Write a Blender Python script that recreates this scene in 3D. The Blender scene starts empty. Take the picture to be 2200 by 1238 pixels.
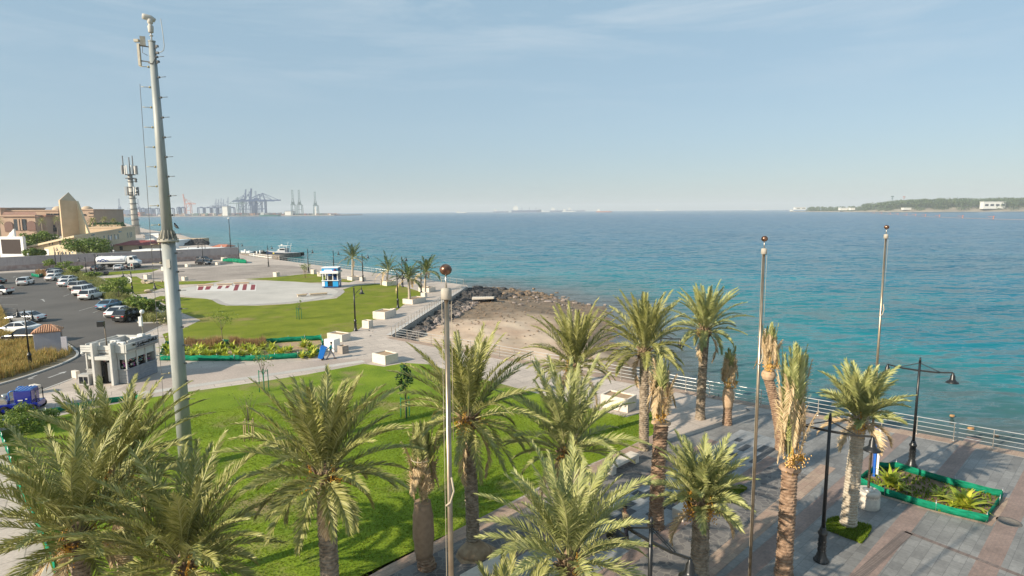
import bpy, bmesh, math, random
import numpy as np
from mathutils import Vector, Matrix
R = math.radians
PI = math.pi
sc = bpy.context.scene

# ---------------------------------------------------------------- camera
CAM_Z = 14.5
F_PX = 1270.0                      # focal length in pixels of the 2200 px wide photograph
PITCH = R(7.42)
ROLL = R(0.43)
cam_d = bpy.data.cameras.new('camera')
cam = bpy.data.objects.new('camera', cam_d)
sc.collection.objects.link(cam)
cam_d.sensor_width = 36.0
cam_d.lens = 36.0 * F_PX / 2200.0
cam_d.clip_start = 0.1
cam_d.clip_end = 60000
cam.matrix_world = Matrix.Translation((0, 0, CAM_Z)) @ Matrix.Rotation(PI / 2 - PITCH, 4, 'X') @ Matrix.Rotation(-ROLL, 4, 'Z')
sc.camera = cam

# ---------------------------------------------------------------- sky, sun, exposure
SUN_EL = R(26)
SUN_DIR = Vector((-0.83 * math.cos(SUN_EL), -0.56 * math.cos(SUN_EL), math.sin(SUN_EL))).normalized()   # towards the sun
SUN_AZ = math.atan2(SUN_DIR.x, SUN_DIR.y)
W = bpy.data.worlds.new('World')
sc.world = W
W.use_nodes = True
nt = W.node_tree
nt.nodes.clear()
wo = nt.nodes.new('ShaderNodeOutputWorld')
bg = nt.nodes.new('ShaderNodeBackground')
sky = nt.nodes.new('ShaderNodeTexSky')
sky.sky_type = 'NISHITA'
sky.sun_disc = False
sky.sun_elevation = SUN_EL
sky.sun_rotation = SUN_AZ
sky.air_density = 1.0
sky.dust_density = 0.4
sky.ozone_density = 1.2
tc = nt.nodes.new('ShaderNodeTexCoord')
mp = nt.nodes.new('ShaderNodeMapping')
mp.inputs['Scale'].default_value = (1.1, 1.6, 8.5)
mp.inputs['Rotation'].default_value = (0, R(-6), R(10))
nz = nt.nodes.new('ShaderNodeTexNoise')
nz.inputs['Scale'].default_value = 2.3
nz.inputs['Detail'].default_value = 9
nz.inputs['Roughness'].default_value = 0.62
nz.inputs['Distortion'].default_value = 0.35
cr = nt.nodes.new('ShaderNodeValToRGB')
cr.color_ramp.elements[0].position = 0.46
cr.color_ramp.elements[0].color = (0, 0, 0, 1)
cr.color_ramp.elements[1].position = 0.80
cr.color_ramp.elements[1].color = (1, 1, 1, 1)
sepz = nt.nodes.new('ShaderNodeSeparateXYZ')
hgt = nt.nodes.new('ShaderNodeMapRange')            # thin cirrus high in the sky only
hgt.inputs['From Min'].default_value = 0.12
hgt.inputs['From Max'].default_value = 0.33
mulc = nt.nodes.new('ShaderNodeMath'); mulc.operation = 'MULTIPLY'
mulk = nt.nodes.new('ShaderNodeMath'); mulk.operation = 'MULTIPLY'
mulk.inputs[1].default_value = 0.55
mx = nt.nodes.new('ShaderNodeMix'); mx.data_type = 'RGBA'
mx.inputs['B'].default_value = (4.6, 4.9, 5.1, 1)
L = nt.links.new
L(tc.outputs['Generated'], mp.inputs['Vector'])
L(mp.outputs['Vector'], nz.inputs['Vector'])
L(nz.outputs['Fac'], cr.inputs['Fac'])
L(tc.outputs['Generated'], sepz.inputs['Vector'])
L(sepz.outputs['Z'], hgt.inputs['Value'])
L(cr.outputs['Color'], mulc.inputs[0]); L(hgt.outputs['Result'], mulc.inputs[1])
L(mulc.outputs['Value'], mulk.inputs[0])
veil = nt.nodes.new('ShaderNodeValToRGB')            # even milky veil of a hazy morning, by elevation
ve = veil.color_ramp.elements
ve[0].position = 0.0; ve[0].color = (0.180, 0.244, 0.292, 1)
ve[1].position = 0.55; ve[1].color = (0.195, 0.305, 0.385, 1)
q_ = ve.new(0.12); q_.color = (0.200, 0.282, 0.342, 1)
vsc = nt.nodes.new('ShaderNodeVectorMath'); vsc.operation = 'SCALE'; vsc.inputs['Scale'].default_value = 10.2
mv = nt.nodes.new('ShaderNodeMix'); mv.data_type = 'RGBA'; mv.inputs['Factor'].default_value = 0.78
L(sepz.outputs['Z'], veil.inputs['Fac']); L(veil.outputs['Color'], vsc.inputs[0])
L(sky.outputs['Color'], mv.inputs['A']); L(vsc.outputs['Vector'], mv.inputs['B'])
L(mv.outputs['Result'], mx.inputs['A'])
L(mulk.outputs['Value'], mx.inputs['Factor'])
L(mx.outputs['Result'], bg.inputs['Color'])
bg.inputs['Strength'].default_value = 0.112
L(bg.outputs['Background'], wo.inputs['Surface'])

sun_d = bpy.data.lights.new('sun', 'SUN')
sun_d.energy = 5.0
sun_d.angle = R(0.55)
sun_d.color = (1.0, 0.88, 0.70)
sun = bpy.data.objects.new('sun', sun_d)
sc.collection.objects.link(sun)
sun.rotation_euler = SUN_DIR.to_track_quat('Z', 'Y').to_euler()

sc.view_settings.view_transform = 'Standard'
sc.view_settings.look = 'None'
sc.view_settings.exposure = 0.62
sc.view_settings.gamma = 1
sc.view_settings.use_curve_mapping = False
sc.cycles.use_denoising = True
sc.cycles.max_bounces = 6
sc.cycles.transparent_max_bounces = 8
sc.cycles.volume_bounces = 0

# ---------------------------------------------------------------- surveying: photograph pixel -> point of the place
SEA = -2.0
HAZE_D = 0.00012
_f = Vector((0, math.cos(PITCH), -math.sin(PITCH)))
_r0 = Vector((1, 0, 0)); _u0 = Vector((0, math.sin(PITCH), math.cos(PITCH)))
_r = _r0 * math.cos(ROLL) - _u0 * math.sin(ROLL)
_u = _u0 * math.cos(ROLL) + _r0 * math.sin(ROLL)
def ray(px, py):
    return _f + _r * ((px - 1100) / F_PX) + _u * ((619 - py) / F_PX)
def G(px, py, z=0.0):
    d = ray(px, py); t = (z - CAM_Z) / d.z
    return Vector((d.x * t, d.y * t, z))
def AT(px, py, Y):
    d = ray(px, py); t = Y / d.y
    return Vector((d.x * t, Y, CAM_Z + d.z * t))
def ZT(p, py):
    """height above z=0 at which a plumb line through p crosses photograph row py"""
    k = (619 - py) / F_PX
    return CAM_Z + (k * (p[0] * _f.x + p[1] * _f.y) - (p[0] * _u.x + p[1] * _u.y)) / (_u.z - k * _f.z)

# ---------------------------------------------------------------- mesh builder
class MB:
    def __init__(s): s.v = []; s.f = []; s.m = []; s.smooth = []
    def add(s, vs, fs, mi=0, sm=False):
        o = len(s.v)
        s.v += [tuple(p) for p in vs]
        for q in fs:
            s.f.append(tuple(i + o for i in q)); s.m.append(mi); s.smooth.append(sm)
        return s
    def box(s, c, d, rz=0.0, mi=0, taper=1.0):
        cx, cy, cz = c; dx, dy, dz = d[0] / 2, d[1] / 2, d[2] / 2
        ca, sa = math.cos(rz), math.sin(rz); vs = []
        for k, (sx, sy) in enumerate(((-1, -1), (1, -1), (1, 1), (-1, 1))):
            x, y = sx * dx, sy * dy; vs.append((cx + x * ca - y * sa, cy + x * sa + y * ca, cz - dz))
        for k, (sx, sy) in enumerate(((-1, -1), (1, -1), (1, 1), (-1, 1))):
            x, y = sx * dx * taper, sy * dy * taper; vs.append((cx + x * ca - y * sa, cy + x * sa + y * ca, cz + dz))
        return s.add(vs, [(3, 2, 1, 0), (4, 5, 6, 7), (0, 1, 5, 4), (1, 2, 6, 5), (2, 3, 7, 6), (3, 0, 4, 7)], mi)
    def tube(s, pts, rad, n=8, mi=0, cap=True, sm=True, flat=1.0):
        pts = [Vector(p) for p in pts]
        if not hasattr(rad, '__len__'): rad = [rad] * len(pts)
        vs = []; prev = None
        for i, p in enumerate(pts):
            t = (pts[min(i + 1, len(pts) - 1)] - pts[max(i - 1, 0)])
            if t.length < 1e-9: t = Vector((0, 0, 1))
            t.normalize()
            if prev is None:
                a = Vector((1, 0, 0)) if abs(t.x) < 0.9 else Vector((0, 1, 0))
                prev = (a - t * a.dot(t)).normalized()
            else:
                prev = (prev - t * prev.dot(t)).normalized()
            b = t.cross(prev)
            for k in range(n):
                an = 2 * PI * (k + 0.5) / n
                vs.append(p + prev * (math.cos(an) * rad[i]) + b * (math.sin(an) * rad[i] * flat))
        fs = []
        for i in range(len(pts) - 1):
            for k in range(n):
                k2 = (k + 1) % n
                fs.append((i * n + k, i * n + k2, (i + 1) * n + k2, (i + 1) * n + k))
        s.add(vs, fs, mi, sm)
        if cap:
            o = len(s.v) - len(vs)
            s.f.append(tuple(o + k for k in reversed(range(n)))); s.m.append(mi); s.smooth.append(False)
            o2 = o + (len(pts) - 1) * n
            s.f.append(tuple(o2 + k for k in range(n))); s.m.append(mi); s.smooth.append(False)
        return s
    def bar(s, a, b, w, h=None, mi=0):
        """rectangular bar from a to b"""
        a = Vector(a); b = Vector(b); h = h or w
        t = (b - a).normalized()
        up = Vector((0, 0, 1)) if abs(t.z) < 0.98 else Vector((0, 1, 0))
        sd = t.cross(up).normalized(); up = sd.cross(t)
        vs = []
        for p in (a, b):
            for (i, j) in ((-1, -1), (1, -1), (1, 1), (-1, 1)):
                vs.append(p + sd * (i * w / 2) + up * (j * h / 2))
        return s.add(vs, [(3, 2, 1, 0), (4, 5, 6, 7), (0, 1, 5, 4), (1, 2, 6, 5), (2, 3, 7, 6), (3, 0, 4, 7)], mi)
    def lathe(s, prof, c=(0, 0, 0), n=16, mi=0, sm=True, sq=1.0):
        vs = []; fs = []
        for (r, z) in prof:
            for k in range(n):
                a = 2 * PI * k / n
                vs.append((c[0] + r * math.cos(a), c[1] + r * math.sin(a) * sq, c[2] + z))
        for i in range(len(prof) - 1):
            for k in range(n):
                k2 = (k + 1) % n
                fs.append((i * n + k, i * n + k2, (i + 1) * n + k2, (i + 1) * n + k))
        s.add(vs, fs, mi, sm)
        o = len(s.v) - len(vs)
        if prof[0][0] > 1e-4: s.f.append(tuple(o + k for k in reversed(range(n)))); s.m.append(mi); s.smooth.append(False)
        if prof[-1][0] > 1e-4:
            o2 = o + (len(prof) - 1) * n
            s.f.append(tuple(o2 + k for k in range(n))); s.m.append(mi); s.smooth.append(False)
        return s
    def ball(s, c, r, n=12, mi=0, sz=1.0):
        pr = [(r * math.sin(PI * i / n) + 1e-5, -r * sz * math.cos(PI * i / n)) for i in range(n + 1)]
        return s.lathe(pr, c, n * 2, mi)
    def prism(s, poly, z0, z1, mi=0):
        n = len(poly)
        ar = sum(poly[i][0] * poly[(i + 1) % n][1] - poly[(i + 1) % n][0] * poly[i][1] for i in range(n))
        if ar < 0: poly = list(reversed(poly))
        vs = [(p[0], p[1], z0) for p in poly] + [(p[0], p[1], z1) for p in poly]
        fs = [tuple(reversed(range(n))), tuple(range(n, 2 * n))] + [(i, (i + 1) % n, n + (i + 1) % n, n + i) for i in range(n)]
        return s.add(vs, fs, mi)
    def rock(s, c, r, rng, mi=0, flat=0.7):
        vs = []; n = 6; m = 4
        rz = rng.random() * 6.28
        ax = (1 + rng.uniform(-.3, .4), 1 + rng.uniform(-.3, .3), flat * (1 + rng.uniform(-.3, .3)))
        vs.append((c[0], c[1], c[2] - r * ax[2]))
        for i in range(1, m):
            for k in range(n):
                a = 2 * PI * k / n + rz + rng.uniform(-.25, .25); ph = PI * i / m
                q = r * rng.uniform(.72, 1.12)
                vs.append((c[0] + q * ax[0] * math.sin(ph) * math.cos(a), c[1] + q * ax[1] * math.sin(ph) * math.sin(a), c[2] - q * ax[2] * math.cos(ph)))
        vs.append((c[0], c[1], c[2] + r * ax[2] * rng.uniform(.7, 1)))
        fs = [(0, 1 + (k + 1) % n, 1 + k) for k in range(n)]
        for i in range(m - 2):
            for k in range(n):
                a = 1 + i * n + k; b = 1 + i * n + (k + 1) % n
                fs.append((a, b, b + n, a + n))
        t = len(vs) - 1; o = 1 + (m - 2) * n
        fs += [(o + k, o + (k + 1) % n, t) for k in range(n)]
        return s.add(vs, fs, mi)
    def build(s, name, mats, parent=None, loc=None, rz=0.0):
        me = bpy.data.meshes.new(name)
        me.from_pydata(s.v, [], s.f)
        if not isinstance(mats, (list, tuple)): mats = [mats]
        for m in mats: me.materials.append(m)
        if len(mats) > 1: me.polygons.foreach_set('material_index', s.m)
        me.polygons.foreach_set('use_smooth', s.smooth)
        me.update()
        o = bpy.data.objects.new(name, me)
        sc.collection.objects.link(o)
        if parent is not None: o.parent = parent
        if loc is not None: o.location = loc
        if rz: o.rotation_euler = (0, 0, rz)
        return o

def np_mesh(name, V, quads, tris, mats, parent=None, mi_q=None, mi_t=None, loc=None, smooth=False):
    me = bpy.data.meshes.new(name)
    V = np.asarray(V, dtype=np.float32)
    nq, ntr = len(quads), len(tris)
    me.vertices.add(len(V)); me.vertices.foreach_set('co', V.ravel())
    loops = np.concatenate([np.asarray(quads, dtype=np.int32).ravel(), np.asarray(tris, dtype=np.int32).ravel()]).astype(np.int32)
    me.loops.add(len(loops)); me.loops.foreach_set('vertex_index', loops)
    me.polygons.add(nq + ntr)
    st = np.concatenate([np.arange(nq) * 4, nq * 4 + np.arange(ntr) * 3]).astype(np.int32)
    me.polygons.foreach_set('loop_start', st)
    for m in (mats if isinstance(mats, (list, tuple)) else [mats]): me.materials.append(m)
    if mi_q is not None or mi_t is not None:
        a = np.concatenate([np.asarray(mi_q if mi_q is not None else np.zeros(nq)), np.asarray(mi_t if mi_t is not None else np.zeros(ntr))]).astype(np.int32)
        me.polygons.foreach_set('material_index', a)
    me.polygons.foreach_set('use_smooth', np.full(nq + ntr, smooth))
    me.update(calc_edges=True); me.validate()
    o = bpy.data.objects.new(name, me); sc.collection.objects.link(o)
    if parent is not None: o.parent = parent
    if loc is not None: o.location = loc
    return o

def tag(o, label=None, cat=None, group=None, kind=None):
    if label: o['label'] = label
    if cat: o['category'] = cat
    if group: o['group'] = group
    if kind: o['kind'] = kind
    return o
def thing(name, label, cat, loc=(0, 0, 0), rz=0.0, group=None):
    o = bpy.data.objects.new(name, None); sc.collection.objects.link(o)
    o.empty_display_size = 0.3
    o.location = loc; o.rotation_euler = (0, 0, rz)
    return tag(o, label, cat, group)
def copy_tree(o, parent=None):
    c = o.copy(); sc.collection.objects.link(c)
    if parent is not None: c.parent = parent
    for ch in list(o.children): copy_tree(ch, c)
    return c

# ---------------------------------------------------------------- materials
def mat(name, c1, c2=None, scale=3.0, rough=0.7, metal=0.0, bump=0.0, bscale=None, spec=0.4, detail=5, lo=0.35, hi=0.65, coord='Object', bdist=0.02, stretch=None):
    m = bpy.data.materials.new(name); m.use_nodes = True
    n = m.node_tree.nodes; l = m.node_tree.links; p = n['Principled BSDF']
    p.inputs['Roughness'].default_value = rough; p.inputs['Metallic'].default_value = metal
    p.inputs['Specular IOR Level'].default_value = spec
    p.inputs['Base Color'].default_value = (*c1, 1)
    if c2 is not None or bump:
        t = n.new('ShaderNodeTexCoord'); src = t.outputs[coord]
        if stretch:
            mpn = n.new('ShaderNodeMapping'); mpn.inputs['Scale'].default_value = stretch
            l.new(src, mpn.inputs['Vector']); src = mpn.outputs['Vector']
    if c2 is not None:
        z = n.new('ShaderNodeTexNoise'); z.inputs['Scale'].default_value = scale; z.inputs['Detail'].default_value = detail
        l.new(src, z.inputs['Vector'])
        r = n.new('ShaderNodeValToRGB')
        r.color_ramp.elements[0].position = lo; r.color_ramp.elements[0].color = (*c1, 1)
        r.color_ramp.elements[1].position = hi; r.color_ramp.elements[1].color = (*c2, 1)
        l.new(z.outputs['Fac'], r.inputs['Fac']); l.new(r.outputs['Color'], p.inputs['Base Color'])
    if bump:
        z2 = n.new('ShaderNodeTexNoise'); z2.inputs['Scale'].default_value = bscale or scale * 4; z2.inputs['Detail'].default_value = 6
        l.new(src, z2.inputs['Vector'])
        b = n.new('ShaderNodeBump'); b.inputs['Strength'].default_value = bump; b.inputs['Distance'].default_value = bdist
        l.new(z2.outputs['Fac'], b.inputs['Height']); l.new(b.outputs['Normal'], p.inputs['Normal'])
    return m

def paving(name, c1, c2, mortar, bw, bh, rz=0.0, msize=0.012, stain=(0.7, 1.15), rough=0.75, sscale=0.25, offset=0.5, bump=0.3, sqy=1.0, extra=None):
    m = bpy.data.materials.new(name); m.use_nodes = True
    n = m.node_tree.nodes; l = m.node_tree.links; p = n['Principled BSDF']
    p.inputs['Roughness'].default_value = rough
    t = n.new('ShaderNodeTexCoord'); mpn = n.new('ShaderNodeMapping'); mpn.inputs['Rotation'].default_value = (0, 0, rz)
    l.new(t.outputs['Object'], mpn.inputs['Vector'])
    b = n.new('ShaderNodeTexBrick'); b.offset = offset
    b.inputs['Scale'].default_value = 1.0; b.inputs['Brick Width'].default_value = bw; b.inputs['Row Height'].default_value = bh
    b.inputs['Mortar Size'].default_value = msize; b.inputs['Mortar Smooth'].default_value = 0.2
    b.inputs['Color1'].default_value = (*c1, 1); b.inputs['Color2'].default_value = (*c2, 1); b.inputs['Mortar'].default_value = (*mortar, 1)
    b.inputs['Bias'].default_value = 0.0
    l.new(mpn.outputs['Vector'], b.inputs['Vector'])
    z = n.new('ShaderNodeTexNoise'); z.inputs['Scale'].default_value = sscale; z.inputs['Detail'].default_value = 8; z.inputs['Roughness'].default_value = 0.6
    l.new(mpn.outputs['Vector'], z.inputs['Vector'])
    mr = n.new('ShaderNodeMapRange'); mr.inputs['From Min'].default_value = 0.3; mr.inputs['From Max'].default_value = 0.7
    mr.inputs['To Min'].default_value = stain[0]; mr.inputs['To Max'].default_value = stain[1]
    l.new(z.outputs['Fac'], mr.inputs['Value'])
    z3 = n.new('ShaderNodeTexNoise'); z3.inputs['Scale'].default_value = 7.0; z3.inputs['Detail'].default_value = 6
    l.new(mpn.outputs['Vector'], z3.inputs['Vector'])
    mr3 = n.new('ShaderNodeMapRange'); mr3.inputs['From Min'].default_value = 0.3; mr3.inputs['From Max'].default_value = 0.7
    mr3.inputs['To Min'].default_value = 0.86; mr3.inputs['To Max'].default_value = 1.12
    l.new(z3.outputs['Fac'], mr3.inputs['Value'])
    mm = n.new('ShaderNodeMath'); mm.operation = 'MULTIPLY'
    l.new(mr.outputs['Result'], mm.inputs[0]); l.new(mr3.outputs['Result'], mm.inputs[1])
    vm = n.new('ShaderNodeVectorMath'); vm.operation = 'SCALE'
    l.new(b.outputs['Color'], vm.inputs[0]); l.new(mm.outputs['Value'], vm.inputs['Scale'])
    l.new(vm.outputs['Vector'], p.inputs['Base Color'])
    bp = n.new('ShaderNodeBump'); bp.inputs['Strength'].default_value = bump; bp.inputs['Distance'].default_value = 0.01
    l.new(b.outputs['Fac'], bp.inputs['Height']); bp.invert = True
    l.new(bp.outputs['Normal'], p.inputs['Normal'])
    return m

def leafmat(name, cols, rough=0.5, trans=0.25, spec=0.35, scale=None):
    """foliage: each leaflet (mesh island) picks its own shade from cols"""
    m = bpy.data.materials.new(name); m.use_nodes = True
    n = m.node_tree.nodes; l = m.node_tree.links; p = n['Principled BSDF']; out = n['Material Output']
    g = n.new('ShaderNodeNewGeometry')
    r = n.new('ShaderNodeValToRGB'); e = r.color_ramp.elements
    e[0].position = 0.0; e[0].color = (*cols[0], 1)
    e[1].position = 1.0; e[1].color = (*cols[-1], 1)
    for i, c in enumerate(cols[1:-1]):
        q = e.new((i + 1) / (len(cols) - 1)); q.color = (*c, 1)
    l.new(g.outputs['Random Per Island'], r.inputs['Fac'])
    l.new(r.outputs['Color'], p.inputs['Base Color'])
    p.inputs['Roughness'].default_value = rough; p.inputs['Specular IOR Level'].default_value = spec
    tr = n.new('ShaderNodeBsdfTranslucent'); l.new(r.outputs['Color'], tr.inputs['Color'])
    ms = n.new('ShaderNodeMixShader'); ms.inputs['Fac'].default_value = trans
    l.new(p.outputs['BSDF'], ms.inputs[1]); l.new(tr.outputs['BSDF'], ms.inputs[2])
    l.new(ms.outputs['Shader'], out.inputs['Surface'])
    return m

M = {}
M['black_iron'] = mat('black_iron', (0.012, 0.013, 0.014), rough=0.35, spec=0.5)
M['steel'] = mat('steel', (0.60, 0.57, 0.52), (0.42, 0.38, 0.33), 6, 0.32, 0.85)
M['steel_warm'] = mat('steel_warm', (0.36, 0.29, 0.21), (0.27, 0.21, 0.15), 3, 0.30, 0.85)
M['galv'] = mat('galvanised_steel', (0.27, 0.29, 0.28), (0.37, 0.38, 0.36), 2.5, 0.55, 0.1, bump=0.1, bscale=9, stretch=(1, 1, 0.25))
M['copper_ball'] = mat('tarnished_bronze', (0.30, 0.17, 0.11), (0.10, 0.055, 0.04), 9, 0.28, 0.8)
M['stone'] = mat('cast_stone', (0.60, 0.53, 0.45), (0.68, 0.61, 0.52), 5, 0.85, bump=0.15, bscale=40)
M['stone_base'] = mat('carved_stone', (0.58, 0.52, 0.44), (0.46, 0.41, 0.35), 6, 0.85, bump=0.25, bscale=30)
M['grey_conc'] = mat('grey_concrete', (0.30, 0.26, 0.22), (0.36, 0.31, 0.27), 5, 0.9, bump=0.2, bscale=30)
M['soil'] = mat('sandy_soil', (0.30, 0.20, 0.12), (0.42, 0.30, 0.19), 4, 0.95, bump=0.6, bscale=20)
M['dark_soil'] = mat('dark_soil', (0.13, 0.085, 0.05), (0.22, 0.15, 0.09), 3, 0.95, bump=0.6, bscale=20)
M['kerb'] = mat('concrete_kerb', (0.42, 0.40, 0.38), (0.50, 0.48, 0.45), 4, 0.85)
M['asphalt'] = mat('asphalt', (0.075, 0.069, 0.064), (0.115, 0.105, 0.096), 0.12, 0.9, bump=0.3, bscale=60, detail=9, lo=0.3, hi=0.7)
M['paint'] = mat('road_paint', (0.55, 0.54, 0.52), (0.22, 0.21, 0.20), 3.0, 0.8, detail=8, lo=0.3, hi=0.75)
M['white_paint'] = mat('white_paint', (0.78, 0.78, 0.76), rough=0.5)
M['tyre'] = mat('tyre_rubber', (0.015, 0.015, 0.015), rough=0.8)
M['rim'] = mat('alloy_rim', (0.35, 0.35, 0.36), rough=0.35, metal=0.7)
M['glass_dark'] = mat('dark_glass', (0.012, 0.014, 0.018), rough=0.06, spec=0.9)
M['red_lamp'] = mat('red_lamp', (0.45, 0.02, 0.015), rough=0.25)
M['clear_lamp'] = mat('clear_lamp', (0.6, 0.6, 0.62), rough=0.15)
M['net'] = mat('green_net', (0.005, 0.12, 0.065), (0.010, 0.22, 0.125), 2.5, 0.95, spec=0.1, stretch=(1, 1, 4))
M['wood'] = mat('stake_wood', (0.48, 0.33, 0.20), (0.35, 0.24, 0.15), 8, 0.85)
M['bark'] = mat('bark', (0.24, 0.19, 0.14), (0.13, 0.10, 0.075), 9, 0.9, bump=0.4, bscale=30)
M['rope'] = mat('rope', (0.42, 0.36, 0.27), rough=0.9)
M['haze_steel'] = mat('crane_steel', (0.10, 0.14, 0.20), rough=0.6)
M['orange'] = mat('orange_paint', (0.50, 0.18, 0.10), rough=0.6)
M['black'] = mat('black_plastic', (0.01, 0.01, 0.01), rough=0.6)
M['white_plastic'] = mat('white_plastic', (0.70, 0.69, 0.66), rough=0.5)
# ================================================================ THE SETTING
def xy(pts, z=0.0): return [tuple(G(a, b, z).xy) for a, b in pts]
def wsheet(name, poly, z, m, kind='structure', grid=None):
    mb = MB(); n = len(poly)
    ar = sum(poly[i][0] * poly[(i + 1) % n][1] - poly[(i + 1) % n][0] * poly[i][1] for i in range(n))
    if ar < 0: poly = list(reversed(poly))
    mb.add([(p[0], p[1], z) for p in poly], [tuple(range(n))])
    o = mb.build(name, m); o['kind'] = kind
    return o
def sheet(name, px, z, m, kind='structure'): return wsheet(name, xy(px), z, m, kind)
def smooth_poly(pts, it=2):
    for _ in range(it):
        q = []
        for i in range(len(pts)):
            a = pts[i]; b = pts[(i + 1) % len(pts)]
            q.append((a[0] * .75 + b[0] * .25, a[1] * .75 + b[1] * .25)); q.append((a[0] * .25 + b[0] * .75, a[1] * .25 + b[1] * .75))
        pts = q
    return pts

# the three lines of the quay, surveyed
QA = Vector((-14.1, 68.0)); QB = G(1006, 617).xy; QC = G(1003, 613).xy; QD = G(520, 548).xy
RIGHT = G(2200, 972).xy; dirA = (RIGHT - QA).normalized(); QR = QA + dirA * 110
breakw = xy([(500, 541), (478, 534), (446, 527), (434, 519), (390, 505), (315, 493), (262, 478), (214, 467)])
land_poly = [tuple(QR), tuple(QA), tuple(QB), tuple(QC), tuple(QD)] + breakw + [(-900, 1100), (-1500, 1000), (-1500, -200), (QR.x + 60, -200)]
M['paving'] = paving('concrete_paving', (0.53, 0.45, 0.385), (0.46, 0.39, 0.335), (0.30, 0.255, 0.22), 2.4, 1.2, R(-35), 0.03, (0.74, 1.12), 0.85, 0.16)
M['seawall'] = mat('seawall_concrete', (0.24, 0.22, 0.19), (0.36, 0.33, 0.29), 1.2, 0.9, bump=0.3, bscale=12)
n_ = len(land_poly)
mb = MB()
lp = land_poly
if sum(lp[i][0] * lp[(i + 1) % n_][1] - lp[(i + 1) % n_][0] * lp[i][1] for i in range(n_)) < 0: lp = list(reversed(lp))
mb.add([(p[0], p[1], 0) for p in lp] + [(p[0], p[1], -5) for p in lp], [tuple(range(n_))], 0)
for i in range(n_):
    j = (i + 1) % n_
    mb.f.append((i + n_, j + n_, j, i)); mb.m.append(1); mb.smooth.append(False)
tag(mb.build('ground', [M['paving'], M['seawall']]), kind='structure')

# ---- water: one sheet out to the horizon, its colour follows the depth below it
wl_px = [(1024, 619), (1075, 620), (1120, 624), (1160, 631), (1200, 642), (1250, 652), (1300, 668), (1330, 690), (1345, 722), (1352, 760), (1362, 800)]
waterline = [tuple(G(a, b, SEA).xy) for a, b in wl_px]
shore = [tuple(QR)] + [tuple(QA + dirA * k) for k in (60, 45, 32)] + list(reversed(waterline)) + [tuple(QC), tuple(QD)] + breakw + [(-900, 1100)]
SH = np.array(shore)
def dist_poly(P, SHp):
    best = np.full(len(P), 1e9)
    for i in range(len(SHp) - 1):
        a = SHp[i]; b = SHp[i + 1]; ab = b - a
        t = np.clip(((P - a) @ ab) / (ab @ ab + 1e-9), 0, 1)
        d = np.linalg.norm(P - (a + t[:, None] * ab), axis=1)
        best = np.minimum(best, d)
    return best
def axis(a, b, s0, c, g=1.12):
    out = [c]; s = s0
    while out[-1] < b: out.append(min(b, out[-1] + s)); s *= g
    s = s0; o2 = [c]
    while o2[-1] > a: o2.append(max(a, o2[-1] - s)); s *= g
    return np.array(sorted(set(out + o2)))
xs = axis(-15000, 15000, 1.6, 15, 1.05); ys = axis(-300, 15000, 1.6, 60, 1.05)
XX, YY = np.meshgrid(xs, ys); P = np.stack([XX.ravel(), YY.ravel()], 1)
V = np.column_stack([P, np.full(len(P), SEA)])
nx, ny = len(xs), len(ys)
I = np.arange(nx * ny).reshape(ny, nx)
Q = np.stack([I[:-1, :-1].ravel(), I[:-1, 1:].ravel(), I[1:, 1:].ravel(), I[1:, :-1].ravel()], 1)
water = np_mesh('sea_water', V, Q, np.zeros((0, 3)), [bpy.data.materials.new('sea_water')])
water['kind'] = 'structure'
dep = dist_poly(P, SH)
at = water.data.attributes.new('depth', 'FLOAT', 'POINT'); at.data.foreach_set('value', dep.astype(np.float32))
wm = water.data.materials[0]; wm.use_nodes = True
n = wm.node_tree.nodes; l = wm.node_tree.links; p = n['Principled BSDF']
an = n.new('ShaderNodeAttribute'); an.attribute_name = 'depth'
tcn = n.new('ShaderNodeTexCoord')
pz = n.new('ShaderNodeTexNoise'); pz.inputs['Scale'].default_value = 0.06; pz.inputs['Detail'].default_value = 4
l.new(tcn.outputs['Object'], pz.inputs['Vector'])
wob = n.new('ShaderNodeMapRange'); wob.inputs['From Min'].default_value = 0.3; wob.inputs['From Max'].default_value = 0.7; wob.inputs['To Min'].default_value = 0.6; wob.inputs['To Max'].default_value = 1.5
l.new(pz.outputs['Fac'], wob.inputs['Value'])
dm = n.new('ShaderNodeMath'); dm.operation = 'MULTIPLY'
l.new(an.outputs['Fac'], dm.inputs[0]); l.new(wob.outputs['Result'], dm.inputs[1])
lg = n.new('ShaderNodeMath'); lg.operation = 'LOGARITHM'; lg.inputs[1].default_value = 10
ad = n.new('ShaderNodeMath'); ad.operation = 'ADD'; ad.inputs[1].default_value = 1.0
l.new(dm.outputs['Value'], ad.inputs[0]); l.new(ad.outputs['Value'], lg.inputs[0])
dv = n.new('ShaderNodeMath'); dv.operation = 'DIVIDE'; dv.inputs[1].default_value = 3.0
l.new(lg.outputs['Value'], dv.inputs[0])
rp = n.new('ShaderNodeValToRGB'); e = rp.color_ramp.elements
WCOL = [(0.0, (0.085, 0.074, 0.058)), (0.28, (0.072, 0.086, 0.076)), (0.40, (0.030, 0.130, 0.135)), (0.50, (0.005, 0.165, 0.192)), (0.62, (0.002, 0.126, 0.180)), (0.80, (0.002, 0.094, 0.170)), (1.0, (0.002, 0.082, 0.172))]
e[0].position = WCOL[0][0]; e[0].color = (*WCOL[0][1], 1); e[1].position = 1.0; e[1].color = (*WCOL[-1][1], 1)
for a_, c_ in WCOL[1:-1]:
    q = e.new(a_); q.color = (*c_, 1)
l.new(dv.outputs['Value'], rp.inputs['Fac'])
p.inputs['Roughness'].default_value = 0.2
p.inputs['IOR'].default_value = 1.33
p.inputs['Specular IOR Level'].default_value = 0.20
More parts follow.
